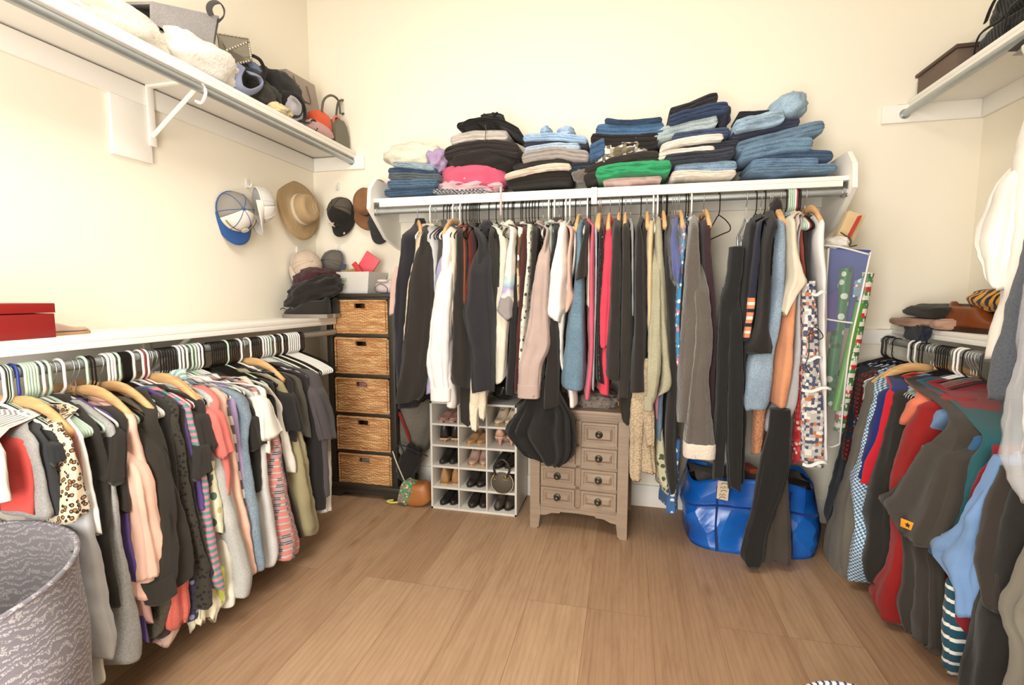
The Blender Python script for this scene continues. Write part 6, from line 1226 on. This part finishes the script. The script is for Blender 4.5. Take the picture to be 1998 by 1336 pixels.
def bands(cs, sc):
    s = N('banded_wrap'); tc = s.n('ShaderNodeTexCoord'); sp = s.n('ShaderNodeSeparateXYZ'); s.l(tc.outputs['Object'], sp.inputs[0])
    m_ = s.n('ShaderNodeMath', operation='MULTIPLY'); s.l(sp.outputs[2], m_.inputs[0]); m_.inputs[1].default_value = sc; fr = s.n('ShaderNodeMath', operation='FRACT'); s.l(m_.outputs[0], fr.inputs[0])
    col = s.ramp(fr.outputs[0], [(i / len(cs), L3(c, KA)) for i, c in enumerate(cs)], True)
    w = s.n('ShaderNodeTexVoronoi'); w.inputs['Scale'].default_value = 90; s.l(s.co(scale=(1, 1, .5)), w.inputs[0])
    s.col(s.mix(s.ramp(w.outputs['Distance'], [(0, (1, 1, 1, 1)), (.38, (0, 0, 0, 1))], True), col, (.7, .68, .62, 1))); s.b.inputs['Roughness'].default_value = .35; return s.m
roll((1652, 524), (1613, 790), .024, YW + .022, fab((46, 122, 74), 'floral', (214, 224, 214), (30, 84, 56), .9, rough=.35), 'green and white gift wrap roll in the clear bag')
roll((1694, 532), (1636, 840), .022, YW + .03, bands([(56, 110, 70), (226, 218, 205), (60, 130, 70), (196, 44, 48), (226, 218, 205), (90, 130, 80)], 9), 'red and green lettered gift wrap roll tilted in the clear bag')
roll((1678, 590), (1630, 800), .016, YW + .02, solid((96, 170, 60), .4), 'plain lime green gift wrap roll between two patterned rolls')
quad('gift_tag_sheet', [(1668, 548), (1688, 540), (1684, 575), (1664, 580)], YW + .0, YW + .003, fab((90, 160, 190), 'floral', (214, 90, 80), (235, 235, 230), 2), t)
quad('purple_tissue', [(1606, 585), (1636, 560), (1634, 640), (1612, 650)], YW + .002, YW + .006, fab((76, 62, 140)), t)
tilted_box('gift_bag', at(1655, 445, 1, 2.5), (.07, .05, .13), Ry(.35), fab((222, 196, 150)), 'tan gift bag with red edge poking above the gift wrap bag', 'gift bag')
tilted_box('card', at(1664, 447, 1, 2.46), (.006, .03, .12), Ry(.4), solid((200, 50, 50), .5), 'red card against the tan gift bag', 'card')
b = B(); b.tube(spl([at(x, y, 1, 2.42) for x, y in ((1640, 453), (1660, 468), (1658, 480), (1672, 478))], 4), .0025, 6); tagp(put('cord', b, BLKS), 'short black cord curling above the gift wrap bag', 'cord')
lump(1612, 1658, 462, 486, fab((236, 230, 222)), 'white tissue bundle', ' on top of the gift wrap bag', 'tissue paper', yf=2.4, dep=.07, seed=81, amp=.3)
# ------------------------------------------------------------------ high left shelf
ZU = 2.0702
def ub(px0, px1, x=-1.78): return at((px0 + px1) / 2, 100, 0, x)
def ups(px, py, x): return at(px, py, 0, x)
def ublob(l, r, t_, bt, mat, short, extra, cat, x=-1.78, hx=.12, seed=0, amp=.15, fr=2, pw=.8, name=None, part='cloth', tilt=0.):
    A_ = ups(l, (t_ + bt) / 2, x); C_ = ups(r, (t_ + bt) / 2, x); zt_ = ups((l + r) / 2, t_, x).z; yc = (A_.y + C_.y) / 2
    h = max(.02, (zt_ - ZU) / 2); q = thing(name or cat.replace(' ', '_'), short + extra, cat, (x, yc, ZU)); b = B(); b.blob((x, yc, ZU + h), (hx, abs(C_.y - A_.y) / 2, h), seed, amp, fr, pw, M=Rx(tilt), nu=40, nv=24); put(part, b, mat, q); return q, yc, h
ublob(-60, 300, -30, 80, fab((246, 238, 220), 'fur'), 'fluffy cream blanket', ' heaped on the high left shelf', 'blanket', x=-1.79, hx=.14, seed=90, amp=.22)
b = B(); P = [at(x, y, 0, -1.655) for x, y in ((108, 8), (116, 2), (126, 6), (124, 12), (134, 8), (140, 14), (134, 18))]; b.tube(spl(P, 4), .0022, 6); tagp(put('charm', b, CHROME), 'small metal trinket at the front of the cream blanket', 'trinket')
q, yc, h = ublob(292, 440, 78, 140, fab((240, 232, 222), 'fur'), 'white bathrobe bundle', ' under the grey felt basket', 'bathrobe', x=-1.76, hx=.13, seed=91, amp=.2)
t = thing('felt_basket', 'grey felt storage basket lying tilted with a dark loop handle', 'basket', (-1.79, ups(370, 60, -1.75).y, ZU + .1))
P = [at(x, y, 0, -1.72) for x, y in ((297, 8), (428, 36), (414, 118), (298, 50))]
b = B(); b.loft([[p for p in P], [p + Vector((-.012, 0, 0)) for p in P]]); P2 = [p + Vector((-.17, .02, .03)) for p in P]
b.loft([[P[i] + Vector((-.001, 0, 0)) for i in (0, 1)] + [P2[1], P2[0]], [P[i] + Vector((-.001, 0, .01)) for i in (0, 1)] + [P2[1] + Vector((0, 0, .01)), P2[0] + Vector((0, 0, .01))]])
b.loft([[P[1], P[2], P2[2], P2[1]], [p + Vector((0, -.01, 0)) for p in (P[1], P[2], P2[2], P2[1])]]); b.loft([[P[3], P[2], P2[2], P2[3]], [p + Vector((0, 0, .01)) for p in (P[3], P[2], P2[2], P2[3])]]); b.loft([P2, [p + Vector((.01, 0, 0)) for p in P2]])
put('basket_body', b, fab((158, 154, 156), 'heather', (176, 172, 172)), t, False)
b = B(); b.tube(spl([at(x, y, 0, -1.715) for x, y in ((412, 30), (408, 16), (414, 6), (428, 5), (437, 18), (436, 32), (426, 42))], 5), .012, 8, flat=.25); put('handle', b, fab((92, 86, 84)), t)
ublob(300, 420, 48, 100, fab((176, 172, 158)), 'olive grey cloth', ' squeezed below the felt basket', 'cloth', x=-1.84, hx=.08, seed=92)
# beaded wire basket
t = thing('wire_basket', 'beaded metal wire basket on the high left shelf', 'basket', (-1.8, ups(450, 100, -1.74).y, ZU + .06))
fr_ = [at(x, y, 0, -1.70) for x, y in ((443, 98), (485, 82), (490, 118), (448, 128))]; bk = [at(x, y, 0, -1.86) for x, y in ((424, 66), (484, 76), (492, 112), (430, 112))]
b = B(); b.tube(fr_, .0028, 6, closed=True); b.tube(bk, .0028, 6, closed=True)
for a, c in zip(fr_, bk): b.tube([a, c], .0025, 6)
put('frame', b, solid((140, 130, 112), .35, .8), t)
for side in ((fr_[0], fr_[1]), (fr_[2], fr_[3]), (fr_[1], fr_[2]), (bk[0], bk[1])):
    for k in range(9): b = B(); b.blob(side[0].lerp(side[1], k / 8), (.006, .006, .006), 1, 0, nu=8, nv=6); put('bead', b, solid((205, 196, 176), .25, .4), t)
b = B(); b.loft([fr_, bk]); put('mesh_panel', b, solid((158, 152, 140), .5, .6, alpha=.55), t, False)
BK = fab((42, 39, 36))
ublob(420, 500, 112, 190, BK, 'black nylon bag', ' beside the white bathrobe bundle', 'bag', x=-1.80, hx=.09, seed=93, amp=.22)
t, yc, h = ublob(470, 540, 160, 210, fab((62, 58, 50)), 'dark olive backpack', ' at the middle front of the high left shelf', 'bag', x=-1.76, hx=.075, seed=94, amp=.28)
b = B(); b.tube(spl([at(x, y, 0, -1.70) for x, y in ((492, 108), (508, 118), (516, 140), (510, 162))], 5), .008, 8, flat=.4); put('strap', b, BK, t)
t = thing('belt_bag', 'periwinkle blue webbing pouch curled in front of the black bags', 'pouch', at(478, 160, 0, -1.66))
b = B(); b.tube(spl([at(x, y, 0, -1.675) for x, y in ((470, 128), (462, 148), (468, 172), (488, 180), (510, 168), (505, 150), (486, 142))], 5), .02, 10, flat=.3); put('strap', b, fab((142, 148, 176)), t)
b = B(); b.blob(at(492, 132, 0, -1.75), (.03, .05, .025), 2, .2); put('pouch_body', b, fab((124, 140, 168)), t)
ublob(498, 572, 140, 215, BK, 'black tote bag', ' right of the periwinkle pouch', 'bag', x=-1.80, hx=.1, seed=95, amp=.2)
t = thing('shopping_bag', 'taupe paper shopping bag standing behind the strapped bags', 'shopping bag', (-1.84, ups(600, 180, -1.8).y, ZU))
P = [at(x, y, 0, -1.80) for x, y in ((558, 134), (614, 166), (636, 250), (582, 235))]; 
for i in (2, 3): P[i].z = ZU + .002
P2 = [p + Vector((-.09, 0, 0)) for p in P]; b = B(); b.loft([P, P2]); put('bag_body', b, solid((178, 164, 152), .75), t, False)
b = B(); b.tube(spl([at(x, y, 0, -1.795) for x, y in ((572, 147), (588, 190), (604, 202), (606, 196), (598, 168))], 5), .0025, 6); put('handle', b, solid((120, 106, 96), .7), t)
t = thing('shopping_bag', 'small taupe gift bag left of the larger taupe one', 'shopping bag', (-1.86, ups(545, 150, -1.84).y, ZU))
P = [at(x, y, 0, -1.84) for x, y in ((533, 143), (556, 136), (566, 200), (540, 200))]; P[2].z = P[3].z = ZU + .002
b = B(); b.loft([P, [p + Vector((-.06, 0, 0)) for p in P]]); put('bag_body', b, solid((170, 156, 146), .75), t, False)
t, yc, h = ublob(550, 588, 188, 230, fab((196, 190, 196)), 'silver grey evening bag', ' wrapped in black straps', 'bag', x=-1.72, hx=.045, seed=96)
for pts in ([(540, 190), (556, 218), (580, 228), (590, 216), (586, 190), (570, 178)], [(545, 178), (575, 185), (592, 205), (594, 232), (580, 238)]):
    b = B(); b.tube(spl([at(x, y, 0, -1.655) for x, y in pts], 5), .009, 8, flat=.4); put('strap', b, BK, t)
ublob(525, 560, 205, 232, fab((222, 206, 160), 'rib'), 'straw coloured clutch', ' at the shelf front under the black straps', 'clutch', x=-1.68, hx=.05, seed=97, amp=.3)
t, yc, h = ublob(594, 646, 240, 276, solid((206, 160, 158), .45), 'dusty pink handbag', ' lying at the front near the far end', 'handbag', x=-1.685, hx=.04, seed=98, amp=.12)
b = B(); b.tube(spl([at(x, y, 0, -1.655) for x, y in ((585, 235), (600, 240), (612, 234), (620, 246), (616, 254))], 4), .005, 8); put('strap', b, BK, t)
b = B()
for x, y in ((604, 236), (610, 240), (616, 250)): b.tube([at(x, y, 0, -1.648) + Vector((0, .006 * math.cos(a), .008 * math.sin(a))) for a in [2 * PI * k / 10 for k in range(10)]], .0015, 5, closed=True)
put('buckle', b, CHROME, t)
t, yc, h = ublob(606, 640, 217, 256, fab((226, 98, 60)), 'orange and navy rolled cap', ' beside the grey handbag', 'cap', x=-1.73, hx=.05, seed=99, amp=.12)
b = B(); b.tube([at(658, 240, 0, -1.69) + Vector((.004 * math.cos(a), .032 * math.cos(a), .036 * math.sin(a))) for a in [2 * PI * k / 20 for k in range(20)]], .007, 8, closed=True); put('rim', b, fab((222, 120, 96)), t)
b = B(); b.blob(at(656, 240, 0, -1.70), (.012, .028, .03), 1, .1); put('lining', b, fab((46, 50, 78)), t, label='navy lining')
t = thing('handbag', 'olive grey structured handbag with long looped straps at the shelf end', 'handbag', (-1.78, 2.70, ZU))
b = B(); pr = [(-.075, 0), (.075, 0), (.07, .08), (.05, .13), (.02, .155), (-.03, .15), (-.065, .11)]
b.loft([[(-1.86, 2.70 + a, ZU + .001 + c) for a, c in pr], [(-1.76, 2.70 + a * 1.08, ZU + .001 + c * 1.05) for a, c in pr], [(-1.665, 2.70 + a, ZU + .001 + c) for a, c in pr]]); put('bag_body', b, solid((112, 108, 94), .5, bump=.2), t, 'auto')
for off, pts in ((0, [(628, 218), (632, 195), (646, 186), (660, 196), (664, 222)]), (1, [(656, 226), (660, 200), (672, 196), (684, 208), (682, 218), (668, 222)])):
    b = B(); b.tube(spl([at(x, y, 0, -1.70 - .02 * off) for x, y in pts], 5), .0065, 8); put('strap', b, solid((96, 90, 80), .5), t)
lump(0, 1, 0, 1, BK, 'x', 'x', 'x') if False else None
# ------------------------------------------------------------------ low left shelf: red box and sandal
t = thing('box', 'dark red box with a white slit on the low left shelf', 'box', (-1.76, .98, SH))
put('box_body', B().box((-1.86, .82, SH), (-1.685, 1.128, SH + .072), .002), solid((150, 24, 20), .55, bump=.2, bs=12), t, 'auto')
put('box_lid', B().box((-1.862, .818, SH + .0745), (-1.683, 1.13, SH + .103), .002), solid((156, 24, 20), .55, bump=.2, bs=12), t, 'auto')
shoe(T(-1.77, 1.19, SH) @ Rz(1.5), .17, .07, SATIN, TANS, 'pale pink sandal beside the red box', kind='flat', cat='sandal', name='sandal')
# ------------------------------------------------------------------ high right shelf
ZR = 2.1182
t = thing('storage_box', 'flat brown lidded box on the high right shelf', 'box', (1.42, 2.6, ZR))
put('box_body', B().box((1.29, 2.475, ZR), (1.52, 2.755, ZR + .085), .002), solid((112, 94, 82), .7), t, 'auto'); put('box_lid', B().box((1.282, 2.465, ZR + .0855), (1.53, 2.765, ZR + .1), .002), solid((84, 64, 54), .6), t, 'auto')
b = B(); b.blob((1.45, 2.56, ZR + .13), (.07, .12, .028), 5, .3); tagp(put('plastic_wrap', b, solid((226, 224, 222), .3)), 'crumpled clear white plastic on the brown box', 'plastic wrap')
b = B(); b.box((1.30, 2.755 + .012, ZR + .001), (1.56, 2.79, ZR + .075), .002); tagp(put('envelope_stack', b, solid((226, 222, 214), .6), None, 'auto'), 'white boxed packet between brown box and back wall', 'packet')
def rblob(y0, y1, z0, z1, mat, lab, cat, x=1.43, hx=.12, seed=0, amp=.12, name=None, straps=(), pw=.8):
    t = thing(name or 'bag', lab, cat, (x, (y0 + y1) / 2, z0)); b = B(); b.blob((x, (y0 + y1) / 2, (z0 + z1) / 2), (hx, (y1 - y0) / 2, (z1 - z0) / 2), seed, amp, 2.2, pw, nu=44, nv=28); put('bag_body', b, mat, t)
    for k, s_ in enumerate(straps): b = B(); b.tube(spl(s_, 5), .012, 8, flat=.3); put('strap', b, BK, t)
    return t
RB = fab((40, 38, 36), 'rib', rough=.6)
rblob(2.10, 2.47, ZR, ZR + .11, RB, 'black duffel bag at the front of the high right shelf', 'bag', seed=101, straps=([(1.32, 2.42, ZR + .02), (1.30, 2.36, ZR + .08), (1.33, 2.3, ZR + .1)], [(1.31, 2.24, ZR + .03), (1.29, 2.18, ZR + .09), (1.33, 2.1, ZR + .11)]))
rblob(1.75, 2.45, ZR + .10, ZR + .2, RB, 'black slouchy bag stacked on the duffel bag', 'bag', seed=102, hx=.13, straps=([(1.31, 2.35, ZR + .12), (1.29, 2.25, ZR + .17), (1.32, 2.1, ZR + .2)],))
rblob(1.5, 2.08, ZR, ZR + .13, RB, 'black nylon bag nearest the right edge', 'bag', seed=103, hx=.13)
t = thing('garment_stack', 'thin dark folded garment lying above the black bags', 'folded clothes', (1.42, 2.0, ZR + .2))
b = B(); b.box((1.30, 1.7, ZR + .2), (1.54, 2.26, ZR + .30), .02); put('folded_cloth', b, fab((84, 76, 66), 'rib'), t)
# ------------------------------------------------------------------ low right shelf
ZL = 1.0502
def rfold(y0, y1, z0, z1, mat, lab, cat, seed, x0=1.27, x1=1.52, amp=.14, name=None):
    t = thing(name or 'folded_clothes', lab, cat, ((x0 + x1) / 2, (y0 + y1) / 2, z0)); b = B(); b.blob(((x0 + x1) / 2, (y0 + y1) / 2, (z0 + z1) / 2), ((x1 - x0) / 2, (y1 - y0) / 2, (z1 - z0) / 2), seed, amp, 2.4, .6, nu=44, nv=24); put('cloth', b, mat, t); return t
rfold(2.46, 2.78, ZL, ZL + .045, fab((176, 138, 116)), 'tan folded top under the dark green one', 'top', 111, x0=1.225, x1=1.56)
rfold(2.40, 2.76, ZL + .042, ZL + .11, fab((58, 56, 46)), 'dark olive folded trousers on the low right shelf', 'trousers', 112, x0=1.28, x1=1.57)
rfold(2.36, 2.46, ZL, ZL + .05, fab((190, 150, 128)), 'rolled tan sleeve beside the brown shoe', 'top', 113, x0=1.25, x1=1.5)
t = rfold(2.44, 2.60, ZL - .055, ZL + .02, fab((42, 50, 66)), 'navy sleeve drooping over the low right shelf edge', 'top', 114, x0=1.232, x1=1.268, amp=.3)
shoe(T(1.36, 2.32, ZL) @ Rz(-PI / 2 + .12), .29, .1, solid((128, 66, 32), .28), solid((62, 38, 28), .3), 'polished brown leather shoe on the low right shelf', kind='sneaker', name='dress_shoe')
shoe(T(1.48, 2.38, ZL) @ Rz(-PI / 2 + .05), .29, .1, solid((128, 66, 32), .28), solid((62, 38, 28), .3), 'second brown leather shoe nearer the right wall', kind='sneaker', name='dress_shoe')
t = thing('scarf', 'navy and gold scarf heaped over the brown shoes', 'scarf', (1.45, 2.08, ZL)); b = B(); b.blob((1.45, 2.26, ZL + .13), (.12, .18, .05), 6, .12, 2, .8, nu=44, nv=26); put('cloth', b, fab((234, 166, 48), 'swirl', (42, 46, 74), sc=1.1), t)
# ------------------------------------------------------------------ laundry basket at the near left, striped basket at the bottom
HP = fab((136, 132, 142), 'swirl', (192, 187, 192), sc=3.2, rough=.95); HPI = fab((138, 133, 138), 'swirl', (172, 166, 168), sc=2.6, rough=.95)
t = thing('laundry_basket', 'soft grey paisley laundry basket at the lower left edge', 'laundry basket', (-1.42, .69, 0))
def hp(a, f, r): 
    rr_ = r * (1 + .03 * math.sin(3 * a + 1)) * (1.0 - .05 * (f - .5)); z = .57 * f + .012 * f * math.sin(2 * a + .6) + .035 * f * (-.75 * math.cos(a) + .66 * math.sin(a))
    return Vector((-1.475 + rr_ * math.cos(a), .705 + rr_ * math.sin(a), z))
n = 64; b = B(); b.loft([[hp(2 * PI * k / n, f / 12, .253 + .004 * math.sin(f)) for k in range(n)] for f in range(13)], cap1=False)
put('basket_wall', b, HP, t)
b = B(); b.loft([[hp(2 * PI * k / n, f / 12, .246) for k in range(n)] for f in range(12, 0, -1)], cap0=False); put('lining', b, HPI, t)
b = B(); b.tube([hp(2 * PI * k / n, 1, .2495) for k in range(n)], .006, 8, closed=True); put('rim', b, HP, t)
b = B(); P = [hp(a, f, .240) for a, f in ((.95, .93), (1.12, .93), (1.12, .8), (.95, .8))]; b.tube([P[3], P[0], P[1], P[2]], .006, 6); put('loop_handle', b, fab((128, 134, 138)), t)
t = thing('striped_basket', 'round navy and cream striped basket at the bottom edge', 'basket', (.5, 1.08, 0))
pc = at(1645, 1326, 2, .3); b = B(); M = T(pc.x, pc.y - .15, 0); b.lathe([(.13, 0), (.15, .05), (.155, .2), (.15, .295), (.143, .295), (.145, .2), (.14, .05), (.001, .03)], M, 64)
s = N('radial_stripe'); tc = s.n('ShaderNodeTexCoord'); g_ = s.n('ShaderNodeTexGradient', gradient_type='RADIAL'); s.l(s.co(), g_.inputs[0])
m_ = s.n('ShaderNodeMath', operation='MULTIPLY'); s.l(g_.outputs[1], m_.inputs[0]); m_.inputs[1].default_value = 56; f_ = s.n('ShaderNodeMath', operation='FRACT'); s.l(m_.outputs[0], f_.inputs[0])
s.col(s.ramp(f_.outputs[0], [(0, L3((238, 232, 220), .9)), (.6, L3((60, 66, 110), .9))], True)); s.b.inputs['Roughness'].default_value = .8
t.location = (pc.x, pc.y - .15, 0); put('basket_wall', b, s.m, t)
for t_ in HT.values():
    if t_.get('used') == 0:
        for c in list(t_.children): bpy.data.objects.remove(c)
        bpy.data.objects.remove(t_)
    elif 'used' in t_: del t_['used']
for o in COL.objects:
    if 'used' in o: del o['used']

# ---- groups for repeats of one kind
GR = {}
for o in list(COL.objects):
    if o.parent is None and o.get('category') and not o.get('group'):
        w = o.get('rk')
        if not w and o.get('label', '').endswith(' pile') or 'pile' in o.get('label', ''): w = 'rod:back shelf'
        if w: GR.setdefault((o['category'], w[4:]), []).append(o)
PL = lambda c: c if c.endswith(('jeans', 'trousers', 'leggings', 'shorts', 'pants')) else (c + 'es' if c.endswith(('ss', 'x')) else c + 's')
for (c, w), l in GR.items():
    if len(l) > 1:
        for o in l: o['group'] = '%s %s the %s' % (PL(c), 'folded on' if 'shelf' in w else 'hanging on', w)
for o in COL.objects:
    if 'rk' in o: del o['rk']
for i, o in enumerate([o for o in COL.objects if o.get('category') == 'hook']): o['group'] = 'white adhesive hooks on the corner walls'
for o in [o for o in COL.objects if o.get('category') == 'cap' and o.get('label', '').find('hanging') > 0]: o['group'] = 'caps hanging in the corner'
